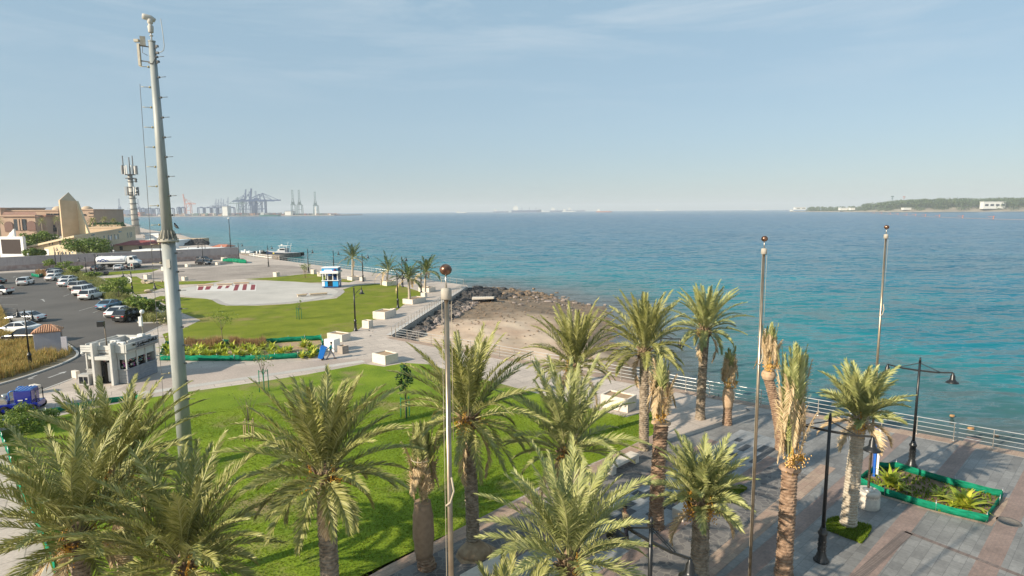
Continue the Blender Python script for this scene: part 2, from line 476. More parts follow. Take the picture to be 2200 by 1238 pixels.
def wave(scale, stretch, rot, detail, amp):
    mp_ = n.new('ShaderNodeMapping'); mp_.inputs['Scale'].default_value = stretch; mp_.inputs['Rotation'].default_value = (0, 0, rot)
    l.new(tcn.outputs['Object'], mp_.inputs['Vector'])
    z_ = n.new('ShaderNodeTexNoise'); z_.inputs['Scale'].default_value = scale; z_.inputs['Detail'].default_value = detail; z_.inputs['Roughness'].default_value = 0.55; z_.inputs['Distortion'].default_value = 0.3
    l.new(mp_.outputs['Vector'], z_.inputs['Vector'])
    sb_ = n.new('ShaderNodeVectorMath'); sb_.operation = 'SUBTRACT'; sb_.inputs[1].default_value = (.5, .5, .5); l.new(z_.outputs['Color'], sb_.inputs[0])
    ml_ = n.new('ShaderNodeVectorMath'); ml_.operation = 'MULTIPLY'; ml_.inputs[1].default_value = (amp * .8, amp * 1.2, 0); l.new(sb_.outputs['Vector'], ml_.inputs[0])
    return ml_
# wind ripples, short waves and swell tilt the surface itself
ws = [wave(1.3, (0.55, 1.3, 1), R(-10), 3, 1.05), wave(0.42, (0.5, 1.6, 1), R(8), 4, 1.35), wave(0.10, (0.45, 2.2, 1), R(3), 5, 0.5)]
def vadd(a, b):
    x = n.new('ShaderNodeVectorMath'); x.operation = 'ADD'; l.new(a.outputs['Vector'], x.inputs[0]); l.new(b.outputs['Vector'], x.inputs[1]); return x
sm = vadd(vadd(ws[0], ws[1]), ws[2])
calm = n.new('ShaderNodeMapRange'); calm.inputs['From Min'].default_value = 0; calm.inputs['From Max'].default_value = 30; calm.inputs['To Min'].default_value = 0.35; calm.inputs['To Max'].default_value = 1.0
l.new(an.outputs['Fac'], calm.inputs['Value'])
sc_ = n.new('ShaderNodeVectorMath'); sc_.operation = 'SCALE'; l.new(sm.outputs['Vector'], sc_.inputs[0]); l.new(calm.outputs['Result'], sc_.inputs['Scale'])
up = n.new('ShaderNodeVectorMath'); up.operation = 'ADD'; up.inputs[1].default_value = (0, 0, 1); l.new(sc_.outputs['Vector'], up.inputs[0])
nm_ = n.new('ShaderNodeVectorMath'); nm_.operation = 'NORMALIZE'; l.new(up.outputs['Vector'], nm_.inputs[0]); l.new(nm_.outputs['Vector'], p.inputs['Normal'])
# broad noise patches lighten and darken the water's own colour
pt = n.new('ShaderNodeTexNoise'); pt.inputs['Scale'].default_value = 0.02; pt.inputs['Detail'].default_value = 5
mpp = n.new('ShaderNodeMapping'); mpp.inputs['Scale'].default_value = (0.5, 2.0, 1); l.new(tcn.outputs['Object'], mpp.inputs['Vector']); l.new(mpp.outputs['Vector'], pt.inputs['Vector'])
mrp = n.new('ShaderNodeMapRange'); mrp.inputs['From Min'].default_value = 0.3; mrp.inputs['From Max'].default_value = 0.7; mrp.inputs['To Min'].default_value = 0.82; mrp.inputs['To Max'].default_value = 1.18
l.new(pt.outputs['Fac'], mrp.inputs['Value'])
vs_ = n.new('ShaderNodeVectorMath'); vs_.operation = 'SCALE'; l.new(rp.outputs['Color'], vs_.inputs[0]); l.new(mrp.outputs['Result'], vs_.inputs['Scale'])
l.new(vs_.outputs['Vector'], p.inputs['Base Color'])

# ---- beach: a sloping sheet of sand between the ramp and the straight quay
wl = np.array(waterline)
bx = np.arange(-16, 26, 0.5); by = np.arange(42, 140, 0.5)
BX, BY = np.meshgrid(bx, by); BP = np.stack([BX.ravel(), BY.ravel()], 1)
inside_poly = np.array([tuple(QA + dirA * 32)] + list(reversed(waterline)) + [tuple(QC), tuple(QB), tuple(QA)])
def inside(P, poly):
    r = np.zeros(len(P), bool); j = len(poly) - 1
    for i in range(len(poly)):
        xi, yi = poly[i]; xj, yj = poly[j]
        c = ((yi > P[:, 1]) != (yj > P[:, 1])) & (P[:, 0] < (xj - xi) * (P[:, 1] - yi) / (yj - yi + 1e-12) + xi)
        r ^= c; j = i
    return r
rngn = np.random.default_rng(5)
def vnoise(P, sc_, seed):
    g = np.random.default_rng(seed).random((256, 256)); q = P / sc_
    i = np.floor(q).astype(int); f_ = q - i; f_ = f_ * f_ * (3 - 2 * f_)
    a = g[i[:, 0] % 256, i[:, 1] % 256]; b = g[(i[:, 0] + 1) % 256, i[:, 1] % 256]
    c = g[i[:, 0] % 256, (i[:, 1] + 1) % 256]; d = g[(i[:, 0] + 1) % 256, (i[:, 1] + 1) % 256]
    return (a * (1 - f_[:, 0]) + b * f_[:, 0]) * (1 - f_[:, 1]) + (c * (1 - f_[:, 0]) + d * f_[:, 0]) * f_[:, 1]
def beach_z(P):
    P = np.atleast_2d(P)
    d = dist_poly(P, wl); ins = inside(P, inside_poly)
    sd = np.where(ins, d, -d)
    z = SEA + np.clip(sd * 0.075, -0.8, 1.25) + (vnoise(P, 2.3, 1) - .5) * 0.22 + (vnoise(P, 0.8, 2) - .5) * 0.10 + (vnoise(P, 7, 3) - .5) * 0.3
    return z
bz = beach_z(BP)
I = np.arange(len(bx) * len(by)).reshape(len(by), len(bx))
Q = np.stack([I[:-1, :-1].ravel(), I[:-1, 1:].ravel(), I[1:, 1:].ravel(), I[1:, :-1].ravel()], 1)
QAn = np.array(QA); dA = np.array(dirA)
# keep only cells on the sea side of the quay walls
def seaside(P):
    v1 = (P - QAn); c1 = dA[0] * v1[:, 1] - dA[1] * v1[:, 0]          # >0 : beyond the straight quay
    b = np.array(QB - QA); b = b / np.linalg.norm(b); c2 = b[0] * v1[:, 1] - b[1] * v1[:, 0]   # <0 : right of the ramp
    return (c1 > -0.6) & (c2 < 0.5)
cen = BP[Q].mean(1)
Q = Q[seaside(cen)]
bm_ = bpy.data.materials.new('beach_sand'); bm_.use_nodes = True
n = bm_.node_tree.nodes; l = bm_.node_tree.links; p = n['Principled BSDF']; p.inputs['Roughness'].default_value = 0.9
tcn = n.new('ShaderNodeTexCoord'); an = n.new('ShaderNodeAttribute'); an.attribute_name = 'wet'
z1 = n.new('ShaderNodeTexNoise'); z1.inputs['Scale'].default_value = 0.22; z1.inputs['Detail'].default_value = 9; l.new(tcn.outputs['Object'], z1.inputs['Vector'])
r1 = n.new('ShaderNodeValToRGB'); r1.color_ramp.elements[0].position = .35; r1.color_ramp.elements[1].position = .62
r1.color_ramp.elements[0].color = (0.42, 0.29, 0.20, 1); r1.color_ramp.elements[1].color = (0.60, 0.46, 0.33, 1)
l.new(z1.outputs['Fac'], r1.inputs['Fac'])
r2 = n.new('ShaderNodeValToRGB'); r2.color_ramp.elements[0].position = .3; r2.color_ramp.elements[1].position = .7
r2.color_ramp.elements[0].color = (0.12, 0.09, 0.06, 1); r2.color_ramp.elements[1].color = (0.24, 0.17, 0.11, 1)
z2 = n.new('ShaderNodeTexNoise'); z2.inputs['Scale'].default_value = 0.9; z2.inputs['Detail'].default_value = 9; l.new(tcn.outputs['Object'], z2.inputs['Vector']); l.new(z2.outputs['Fac'], r2.inputs['Fac'])
mxs = n.new('ShaderNodeMix'); mxs.data_type = 'RGBA'; l.new(an.outputs['Fac'], mxs.inputs['Factor']); l.new(r1.outputs['Color'], mxs.inputs['A']); l.new(r2.outputs['Color'], mxs.inputs['B']); l.new(mxs.outputs['Result'], p.inputs['Base Color'])
bb = n.new('ShaderNodeBump'); bb.inputs['Strength'].default_value = 0.6; bb.inputs['Distance'].default_value = 0.08
z4 = n.new('ShaderNodeTexNoise'); z4.inputs['Scale'].default_value = 3.0; z4.inputs['Detail'].default_value = 8; l.new(tcn.outputs['Object'], z4.inputs['Vector']); l.new(z4.outputs['Fac'], bb.inputs['Height']); l.new(bb.outputs['Normal'], p.inputs['Normal'])
beach = np_mesh('beach', np.column_stack([BP, bz]), Q, np.zeros((0, 3)), [bm_], smooth=True); beach['kind'] = 'structure'
rel = (SEA + 0.75 - bz) / 0.55 + (vnoise(BP, 5, 9) - .5) * 1.6 + np.clip((BP[:, 1] - 78) / 12, 0, 1) * 1.9 + np.clip((BP[:, 0] - 6) / 10, 0, 1) * .5
at = beach.data.attributes.new('wet', 'FLOAT', 'POINT'); at.data.foreach_set('value', np.clip(rel, 0, 1).astype(np.float32))

# ---- ground sheets
def grassmat(name, ca, cb, dry, dlo=0.60, dhi=0.70, seedoff=0.0):
    m = bpy.data.materials.new(name); m.use_nodes = True
    n = m.node_tree.nodes; l = m.node_tree.links; p = n['Principled BSDF']; p.inputs['Roughness'].default_value = 0.9; p.inputs['Specular IOR Level'].default_value = 0.15
    t = n.new('ShaderNodeTexCoord'); mp_ = n.new('ShaderNodeMapping'); mp_.inputs['Location'].default_value = (seedoff, seedoff, 0); l.new(t.outputs['Object'], mp_.inputs['Vector'])
    z = n.new('ShaderNodeTexNoise'); z.inputs['Scale'].default_value = 0.35; z.inputs['Detail'].default_value = 9; l.new(mp_.outputs['Vector'], z.inputs['Vector'])
    r = n.new('ShaderNodeValToRGB'); r.color_ramp.elements[0].position = .36; r.color_ramp.elements[1].position = .64
    r.color_ramp.elements[0].color = (*ca, 1); r.color_ramp.elements[1].color = (*cb, 1); l.new(z.outputs['Fac'], r.inputs['Fac'])
    z2 = n.new('ShaderNodeTexNoise'); z2.inputs['Scale'].default_value = 0.13; z2.inputs['Detail'].default_value = 8; z2.inputs['Roughness'].default_value = 0.65; l.new(mp_.outputs['Vector'], z2.inputs['Vector'])
    r2 = n.new('ShaderNodeMapRange'); r2.inputs['From Min'].default_value = dlo; r2.inputs['From Max'].default_value = dhi; l.new(z2.outputs['Fac'], r2.inputs['Value'])
    mx_ = n.new('ShaderNodeMix'); mx_.data_type = 'RGBA'; mx_.inputs['B'].default_value = (*dry, 1)
    l.new(r2.outputs['Result'], mx_.inputs['Factor']); l.new(r.outputs['Color'], mx_.inputs['A'])
    z5 = n.new('ShaderNodeTexNoise'); z5.inputs['Scale'].default_value = 9; z5.inputs['Detail'].default_value = 6; l.new(mp_.outputs['Vector'], z5.inputs['Vector'])
    r5 = n.new('ShaderNodeMapRange'); r5.inputs['From Min'].default_value = .3; r5.inputs['From Max'].default_value = .7; r5.inputs['To Min'].default_value = .72; r5.inputs['To Max'].default_value = 1.3; l.new(z5.outputs['Fac'], r5.inputs['Value'])
    v = n.new('ShaderNodeVectorMath'); v.operation = 'SCALE'; l.new(mx_.outputs['Result'], v.inputs[0]); l.new(r5.outputs['Result'], v.inputs['Scale'])
    l.new(v.outputs['Vector'], p.inputs['Base Color'])
    b = n.new('ShaderNodeBump'); b.inputs['Strength'].default_value = 0.9; b.inputs['Distance'].default_value = 0.05; l.new(z5.outputs['Fac'], b.inputs['Height']); l.new(b.outputs['Normal'], p.inputs['Normal'])
    return m
M['lawn'] = grassmat('lawn_grass', (0.115, 0.180, 0.012), (0.185, 0.25, 0.020), (0.26, 0.20, 0.10), 0.54, 0.66)
M['lawn_far'] = grassmat('lawn_grass_worn', (0.13, 0.165, 0.010), (0.19, 0.215, 0.018), (0.24, 0.19, 0.07), 0.54, 0.68, 40)

lawn_px = [(0, 928), (60, 908), (230, 872), (300, 858), (420, 840), (537, 824), (659, 805), (734, 791), (781, 782), (825, 788), (869, 780), (920, 783), (960, 795), (1080, 826), (1200, 858), (1290, 884), (1345, 897), (1395, 882), (1415, 893), (1402, 935), (1300, 984), (1180, 1034), (1130, 1062), (960, 1150), (830, 1217), (700, 1290), (560, 1380), (420, 1500), (200, 1500), (140, 1300), (85, 1150), (30, 1020)]
sheet('lawn', lawn_px, 0.012, M['lawn'])
lawn2 = [(737, 622), (762, 614), (806, 610), (862, 614), (903, 627), (903, 637), (867, 655), (855, 665), (836, 678), (804, 687), (792, 690), (770, 708), (748, 716), (700, 734), (600, 742), (430, 741), (362, 746), (349, 718), (392, 707), (431, 688), (395, 674), (362, 658), (330, 641), (345, 636), (454, 643), (485, 657), (553, 657), (625, 653), (663, 648), (723, 641), (737, 630)]
sheet('lawn', lawn2, 0.012, M['lawn_far'])
sheet('lawn', [(525, 600), (600, 595), (663, 588), (690, 590), (720, 597), (764, 603), (750, 607), (735, 606), (663, 608), (582, 603)], 0.012, M['lawn_far'])
sheet('lawn', [(222, 598), (293, 594), (303, 600), (320, 604), (359, 605), (440, 604), (483, 603), (440, 610), (385, 612), (343, 621), (315, 631), (290, 633), (262, 618)], 0.012, M['lawn_far'])
sheet('lawn', [(200, 587), (262, 583), (343, 578), (325, 585), (303, 587), (262, 590), (202, 594)], 0.012, M['lawn_far'])

# circular plaza, pale with a darker ring
cpx = [(385, 620), (440, 612), (500, 606), (560, 603.5), (620, 604.5), (680, 609), (722, 616), (734, 624), (723, 640), (663, 647), (625, 652), (553, 656), (485, 656), (454, 643), (400, 638), (380, 630)]
M['pale_paving'] = paving('pale_paving', (0.51, 0.475, 0.43), (0.46, 0.43, 0.39), (0.34, 0.31, 0.28), 2.4, 2.4, R(10), 0.012, (0.84, 1.08), 0.85, 0.12)
M['brown_paving'] = paving('brown_paving', (0.36, 0.30, 0.26), (0.33, 0.28, 0.24), (0.22, 0.19, 0.16), 1.0, 0.5, R(20), 0.02, (0.68, 1.15), 0.9, 0.16)
wsheet('circular_plaza', smooth_poly(xy(cpx)), 0.016, M['pale_paving'])
wsheet('upper_plaza', smooth_poly(xy([(312, 600), (300, 594), (340, 582), (420, 577), (470, 573), (540, 569), (600, 569), (650, 573), (685, 579), (685, 585), (655, 588), (590, 595), (520, 600), (430, 603), (360, 604)]), 1), 0.004, M['brown_paving'])
cc = G(640, 633); mb = MB()
ring = []
for k in range(61):
    a = 2 * PI * k / 60
# light border ring of the lower part of the circle
M['ring'] = mat('ring_stone', (0.40, 0.37, 0.34), (0.33, 0.30, 0.28), 1.0, 0.85)
def band(name, ctr, wd, z, m, kind='structure'):
    """a strip of constant width along a polyline"""
    mb = MB(); n = len(ctr); vs = []
    for i, c in enumerate(ctr):
        a = Vector(ctr[max(i - 1, 0)]); b = Vector(ctr[min(i + 1, n - 1)]); t = (b - a).normalized(); nn = Vector((-t.y, t.x))
        c = Vector(c); vs += [tuple(c + nn * wd / 2) + (z,), tuple(c - nn * wd / 2) + (z,)]
    fs = [(2 * i + 1, 2 * i + 3, 2 * i + 2, 2 * i) for i in range(n - 1)]
    mb.add(vs, fs); o = mb.build(name, m); o['kind'] = kind; return o
def catmull(pts, k=6):
    out = []; P_ = [Vector(p) for p in pts]; P_ = [P_[0] * 2 - P_[1]] + P_ + [P_[-1] * 2 - P_[-2]]
    for i in range(1, len(P_) - 2):
        for j in range(k):
            t = j / k; a, b, c, d = P_[i - 1], P_[i], P_[i + 1], P_[i + 2]
            out.append(0.5 * ((2 * b) + (c - a) * t + (2 * a - 5 * b + 4 * c - d) * t * t + (3 * b - a - 3 * c + d) * t ** 3))
    out.append(P_[-2]); return out
band('paving_border', catmull(xy([(460, 643), (488, 655), (553, 654.5), (620, 650), (668, 645), (700, 637)])), 1.0, 0.020, M['ring'])
band('paving_border', catmull(xy([(716, 619), (733, 626), (722, 637)])), 1.2, 0.020, M['ring'])
# red and white painted blocks in front of the long seats
M['red_paint'] = mat('red_tiles', (0.24, 0.035, 0.045), (0.19, 0.035, 0.04), 3, 0.8)
M['whit_tiles'] = mat('white_tiles', (0.60, 0.57, 0.53), rough=0.8)
for (a, b, c, d) in [((427, 614.8), (438, 615.5), (435, 623.5), (424, 624)), ((444, 614.6), (455, 614.4), (450, 622.6), (440, 623)), ((470, 614), (479, 613.8), (474, 621), (466, 621.3)), ((487, 613.8), (495, 613.4), (490, 619.6), (483, 620)),
                     ((506, 611.5), (515, 611), (510, 624.5), (501, 625)), ((523, 611), (531, 611), (529, 623.5), (520, 624)), ((540, 612), (549, 612), (547, 623), (538, 623.5)), ((650, 631.5), (661, 631), (659, 634), (648, 634.6)), ((678, 630.4), (686, 630), (684, 633), (675, 633.4)), ((695, 630), (704, 629.6), (701, 632.6), (692, 633))]:
    sheet('floor_marking', [a, b, c, d], 0.026, M['red_paint'])
sheet('floor_marking', [(423, 614), (551, 611), (550, 625.5), (422, 626)], 0.021, M['whit_tiles'])

# ---- car park and roads
asph = [(-260, 596), (0, 588), (100, 583), (205, 578), (330, 571), (440, 567), (500, 561.5), (500, 566), (450, 572), (345, 577), (262, 582.5), (200, 586), (150, 590), (210, 640), (246, 655), (330, 690), (350, 698), (315, 715), (250, 745), (187, 801), (84, 840), (0, 868), (-120, 905), (-400, 800)]
sheet('car_park', asph, 0.004, M['asphalt'])
M['planting'] = mat('planting_bed', (0.16, 0.12, 0.07), (0.26, 0.20, 0.12), 1.5, 0.95, bump=0.5, bscale=9)
sheet('planting_bed', [(70, 589), (140, 580), (175, 590), (235, 612), (262, 628), (320, 652), (336, 672), (345, 690), (300, 694), (262, 663), (222, 646), (168, 614), (120, 600)], 0.03, M['planting'])
isl = [(-60, 640), (0, 652), (30, 715), (118, 727), (148, 743), (166, 762), (160, 769), (126, 786), (60, 809), (0, 826), (-90, 850)]
isl_w = xy(isl)
sheet('planting_bed', isl, 0.05, M['planting'])
def kerb(pts, w=0.22, h=0.13, closed=False, m=None):
    mb = MB(); P_ = [Vector(p) for p in pts]; vs = []
    for i, c in enumerate(P_):
        a = P_[i - 1] if (closed or i) else P_[0]; b = P_[(i + 1) % len(P_)] if (closed or i < len(P_) - 1) else P_[-1]
        t = (b - a).normalized(); nn = Vector((-t.y, t.x)); q = c + nn * w / 2; r_ = c - nn * w / 2
        vs += [(q.x, q.y, -0.02), (q.x, q.y, h), (r_.x, r_.y, h), (r_.x, r_.y, -0.02)]
    n_ = len(P_); fs = []
    for i in range(n_ if closed else n_ - 1):
        j = (i + 1) % n_
        for k in range(3): fs.append((4 * i + k, 4 * i + k + 1, 4 * j + k + 1, 4 * j + k))
    if not closed: fs += [(3, 2, 1, 0), (4 * n_ - 4, 4 * n_ - 3, 4 * n_ - 2, 4 * n_ - 1)]
    mb.add(vs, fs); o = mb.build('kerb', m or M['kerb']); o['kind'] = 'structure'; return o
kerb(catmull(xy([(118, 727), (148, 743), (165, 757), (166, 764), (158, 771), (126, 786), (60, 809), (0, 827), (-90, 851)]), 4))
kerb(xy([(350, 699), (315, 715.5), (250, 746), (187, 802), (84, 841), (0, 869), (-120, 906)]), 0.18, 0.03)
kerb(xy([(200, 586.6), (262, 583), (345, 577.6), (450, 572.6), (500, 566.6)]))
kerb(xy([(0, 587.4), (100, 582.4), (205, 577.4), (330, 570.4), (440, 566.4), (500, 561)]))
kerb(xy([(120, 601), (168, 615), (222, 647), (262, 664), (300, 695), (336, 694)]))
# bay lines and arrows
def road_mark(a, b, w=0.12):
    band('road_marking', [tuple(G(*a).xy), tuple(G(*b).xy)], w, 0.009, M['paint'])
for a, b in [((148, 633), (136, 637)), ((205, 658), (170, 668)), ((225, 663), (200, 672)), ((0, 655), (38, 655)), ((0, 663), (32, 663)), ((0, 671), (30, 672)), ((0, 679), (22, 682)), ((0, 640), (28, 639)), ((205, 600), (240, 600))]:
    road_mark(a, b)
def arrow(a, b):
    A = G(*a).xy; B = G(*b).xy; t = (B - A).normalized(); nn = Vector((-t.y, t.x)); Ln = (B - A).length
    hw = min(0.35, Ln * .14); mb = MB(); H = B - t * hw * 2.2
    ps = [A + nn * .09, A - nn * .09, H - nn * .09, H - nn * hw, B, H + nn * hw, H + nn * .09]
    mb.add([(q.x, q.y, 0.009) for q in ps], [tuple(range(7))]); o = mb.build('road_marking', M['paint']); o['kind'] = 'structure'
arrow((104, 812), (143, 798)); arrow((72, 812), (60, 816)); arrow((96, 648), (90, 643)); arrow((28, 596), (33, 594.4)); road_mark((176, 764), (188, 761), .2); road_mark((60, 814), (80, 806), .14)

# ---- stone plaza, right foreground
vA = G(1643, 1191).xy; vB = G(1939, 933).xy
ang = math.atan2((vB - vA).y, (vB - vA).x)
M['slate'] = paving('slate_paving', (0.175, 0.168, 0.16), (0.235, 0.227, 0.215), (0.12, 0.115, 0.11), 0.62, 0.42, -ang, 0.008, (0.72, 1.25), 0.62, 0.35, bump=0.4)
M['brick_band'] = paving('brick_band', (0.275, 0.195, 0.165), (0.24, 0.175, 0.15), (0.21, 0.16, 0.14), 0.25, 0.12, -ang, 0.006, (0.75, 1.15), 0.8, 0.6)
M['brick_tan'] = paving('tan_band', (0.38, 0.28, 0.21), (0.34, 0.235, 0.18), (0.24, 0.18, 0.14), 0.5, 0.3, -ang, 0.01, (0.8, 1.15), 0.85, 0.6)
plaza_px = [(1885, 924), (1800, 906), (1690, 884), (1600, 893), (1560, 912), (1480, 935), (1425, 930), (1402, 945), (1300, 994), (1130, 1072), (960, 1160), (830, 1227), (600, 1400), (560, 1700), (2300, 1700), (2600, 1100), (2400, 1035), (2200, 984)]
sheet('stone_plaza', plaza_px, 0.004, M['slate'])
# chequered dark panels between the two brick bands of the walk
crazy = bpy.data.materials.new('crazy_paving'); crazy.use_nodes = True
n = crazy.node_tree.nodes; l = crazy.node_tree.links; p = n['Principled BSDF']; p.inputs['Roughness'].default_value = .8
t = n.new('ShaderNodeTexCoord'); v = n.new('ShaderNodeTexVoronoi'); v.feature = 'DISTANCE_TO_EDGE'; v.inputs['Scale'].default_value = 3.0; l.new(t.outputs['Object'], v.inputs['Vector'])
v2 = n.new('ShaderNodeTexVoronoi'); v2.inputs['Scale'].default_value = 3.0; l.new(t.outputs['Object'], v2.inputs['Vector'])
r = n.new('ShaderNodeValToRGB'); r.color_ramp.elements[0].position = 0.02; r.color_ramp.elements[1].position = 0.06; r.color_ramp.elements[0].color = (0.30, 0.27, 0.24, 1); r.color_ramp.elements[1].color = (0, 0, 0, 1)
sp = n.new('ShaderNodeSeparateColor'); l.new(v2.outputs['Color'], sp.inputs['Color'])
r2 = n.new('ShaderNodeValToRGB'); r2.color_ramp.elements[0].color = (0.09, 0.085, 0.085, 1); r2.color_ramp.elements[1].color = (0.19, 0.175, 0.165, 1); l.new(sp.outputs['Red'], r2.inputs['Fac'])
mxn = n.new('ShaderNodeMix'); mxn.data_type = 'RGBA'; l.new(v.outputs['Distance'], r.inputs['Fac'])
mr = n.new('ShaderNodeMapRange'); mr.inputs['From Min'].default_value = .02; mr.inputs['From Max'].default_value = .06; l.new(v.outputs['Distance'], mr.inputs['Value'])
mxn.inputs['A'].default_value = (0.22, 0.20, 0.18, 1); l.new(mr.outputs['Result'], mxn.inputs['Factor']); l.new(r2.outputs['Color'], mxn.inputs['B']); l.new(mxn.outputs['Result'], p.inputs['Base Color'])
M['crazy'] = crazy
M['slate_pale'] = paving('pale_slate', (0.30, 0.305, 0.31), (0.25, 0.26, 0.265), (0.17, 0.165, 0.16), 0.62, 0.42, -ang, 0.008, (0.8, 1.2), 0.6, 0.4)
M['slate_dark'] = mat('dark_slate_slab', (0.050, 0.054, 0.062), (0.075, 0.08, 0.085), 4, 0.6)
# the walk runs parallel to the lawn edge
wa = G(960, 1157).xy; wb = G(1300, 992).xy; wd_ = (wb - wa).normalized(); wn = Vector((wd_.y, -wd_.x))
def wlk(s, o): return wa + wd_ * s + wn * o       # s along the walk, o away from the lawn
def wband(name, s0, s1, o0, o1, z, m):
    return wsheet(name, [tuple(wlk(s0, o0)), tuple(wlk(s1, o0)), tuple(wlk(s1, o1)), tuple(wlk(s0, o1))], z, m)
wband('brick_band', -16, 17, -0.25, 0.55, 0.012, M['brick_tan'])
wband('crazy_paving', -16, 17, 0.55, 2.6, 0.008, M['crazy'])
wband('brick_band', -16, 19, 2.6, 3.25, 0.012, M['brick_band'])
wband('pale_slate_walk', -16, 22, 3.25, 6.3, 0.008, M['slate_pale'])
wband('brick_band', -16, 19, 6.3, 6.95, 0.012, M['brick_band'])
wband('crazy_paving', -16, 18, 6.95, 8.9, 0.008, M['crazy'])
wband('brick_band', -16, 20, 8.9, 9.7, 0.012, M['brick_tan'])
rng = random.Random(3)
for k in range(34):
    s = rng.uniform(2, 20); o = rng.uniform(3.5, 5.8)
    s = round(s / .62) * .62; o = 3.35 + round((o - 3.35) / .42) * .42
    wband('slate_slab', s, s + rng.choice([.62, 1.24, 1.24]), o, o + .40, 0.012 + .001 * (k % 3), M['slate_dark'] if k % 4 else M['brick_band'])
# brick stripes across the plaza
for k, (a, b, ext0, ext1) in enumerate([((1643, 1191), (1939, 933), 9, 1.0), ((1933, 1140), (2085, 952), 9, 1.2), ((2155, 1146), (2194, 1067), 6, 14), ((2350, 1100), (2380, 1040), 6, 10)]):
    A = G(*a).xy; t = Vector((math.cos(ang), math.sin(ang)))
    if k == 1: B = G(*b).xy; t = (B - A).normalized()
    Ln = (G(*b).xy - A).length
    band('brick_stripe', [tuple(A - t * ext0), tuple(A + t * (Ln + ext1))], 0.78, 0.008, M['brick_band'])
# light kerb along the quay and the thin drain line across the plaza
band('quay_edge', [tuple(QA + dirA * k + Vector((dirA.y, -dirA.x)) * 0.45) for k in (0, 30, 60, 95)], 0.9, 0.010, M['brick_tan'])
M['drain'] = paving('drain_grating', (0.30, 0.23, 0.19), (0.27, 0.20, 0.17), (0.14, 0.11, 0.10), 0.33, 0.12, -math.atan2((G(2200, 1240).xy - G(1945, 1142).xy).y, (G(2200, 1240).xy - G(1945, 1142).xy).x), 0.05, (0.8, 1.1), 0.8, 0.6, 0.0)
band('drain_channel', [tuple(G(1945, 1142).xy), tuple(G(2290, 1275).xy)], 0.24, 0.016, M['drain'])
band('drain_channel', [tuple(G(1950, 1144).xy), tuple(G(1844, 1240).xy), tuple(G(1760, 1320).xy)], 0.42, 0.016, M['drain'])
# white stone strip at the left bottom: pavement beside the green net
# path markings: pale bands in the promenade
for a, b, w in [((300, 846), (781, 776), 0.9), ((0, 900), (300, 848), 0.9)]:
    band('paving_border', [tuple(G(*a).xy), tuple(G(*b).xy)], w, 0.006, M['pale_paving'])
sheet('paving_patch', [(345, 795), (520, 786), (690, 774), (720, 771), (800, 772), (780, 779), (600, 806), (420, 832), (330, 846), (250, 838)], 0.003, paving('rosy_paving', (0.43, 0.35, 0.30), (0.40, 0.33, 0.28), (0.33, 0.27, 0.23), 0.4, 0.2, R(5), 0.006, (0.85, 1.1), 0.85, 0.2))
# ================================================================ PALMS
M['frond'] = leafmat('date_palm_leaf', [(0.159, 0.173, 0.038), (0.319, 0.308, 0.099), (0.212, 0.225, 0.053), (0.453, 0.425, 0.182), (0.266, 0.270, 0.076)], 0.5, 0.16, 0.3)
M['frond_bright'] = leafmat('young_date_palm_leaf', [(0.226, 0.251, 0.077), (0.338, 0.361, 0.154), (0.271, 0.294, 0.090), (0.473, 0.458, 0.210), (0.338, 0.349, 0.104)], 0.5, 0.18, 0.3)
M['frond_dry'] = leafmat('dry_palm_leaf', [(0.50, 0.36, 0.20), (0.66, 0.52, 0.32), (0.38, 0.25, 0.13)], 0.7, 0.15, 0.2)
M['coco'] = leafmat('coconut_leaf', [(0.035, 0.065, 0.015), (0.08, 0.12, 0.025), (0.12, 0.14, 0.03)], 0.35, 0.22, 0.5)
M['rachis'] = mat('palm_rachis', (0.34, 0.33, 0.14), rough=0.6)
M['rachis_dry'] = mat('dry_rachis', (0.42, 0.30, 0.17), rough=0.8)
M['trunk'] = mat('palm_trunk', (0.37, 0.30, 0.225), (0.17, 0.13, 0.09), 5.0, 0.95, bump=0.5, bscale=26, detail=8, bdist=0.03)
M['trunk_red'] = mat('palm_trunk_brown', (0.36, 0.245, 0.165), (0.18, 0.11, 0.07), 5.0, 0.95, bump=0.5, bscale=26, detail=8, bdist=0.03)
M['trunk_pale'] = mat('palm_trunk_pale', (0.50, 0.44, 0.35), (0.33, 0.27, 0.20), 5.0, 0.95, bump=0.5, bscale=26, detail=8, bdist=0.03)
M['boot'] = mat('leaf_boot', (0.30, 0.21, 0.13), (0.14, 0.09, 0.055), 6.0, 0.9)
M['sack'] = mat('sackcloth', (0.36, 0.25, 0.165), (0.29, 0.20, 0.13), 5, 0.95, bump=0.3, bscale=60)
M['sack_tan'] = mat('sackcloth_tan', (0.50, 0.35, 0.22), (0.40, 0.27, 0.17), 5, 0.95, bump=0.3, bscale=60)
M['dates'] = leafmat('dates', [(0.65, 0.38, 0.04), (0.50, 0.22, 0.03), (0.72, 0.48, 0.08)], 0.4, 0.0, 0.4)

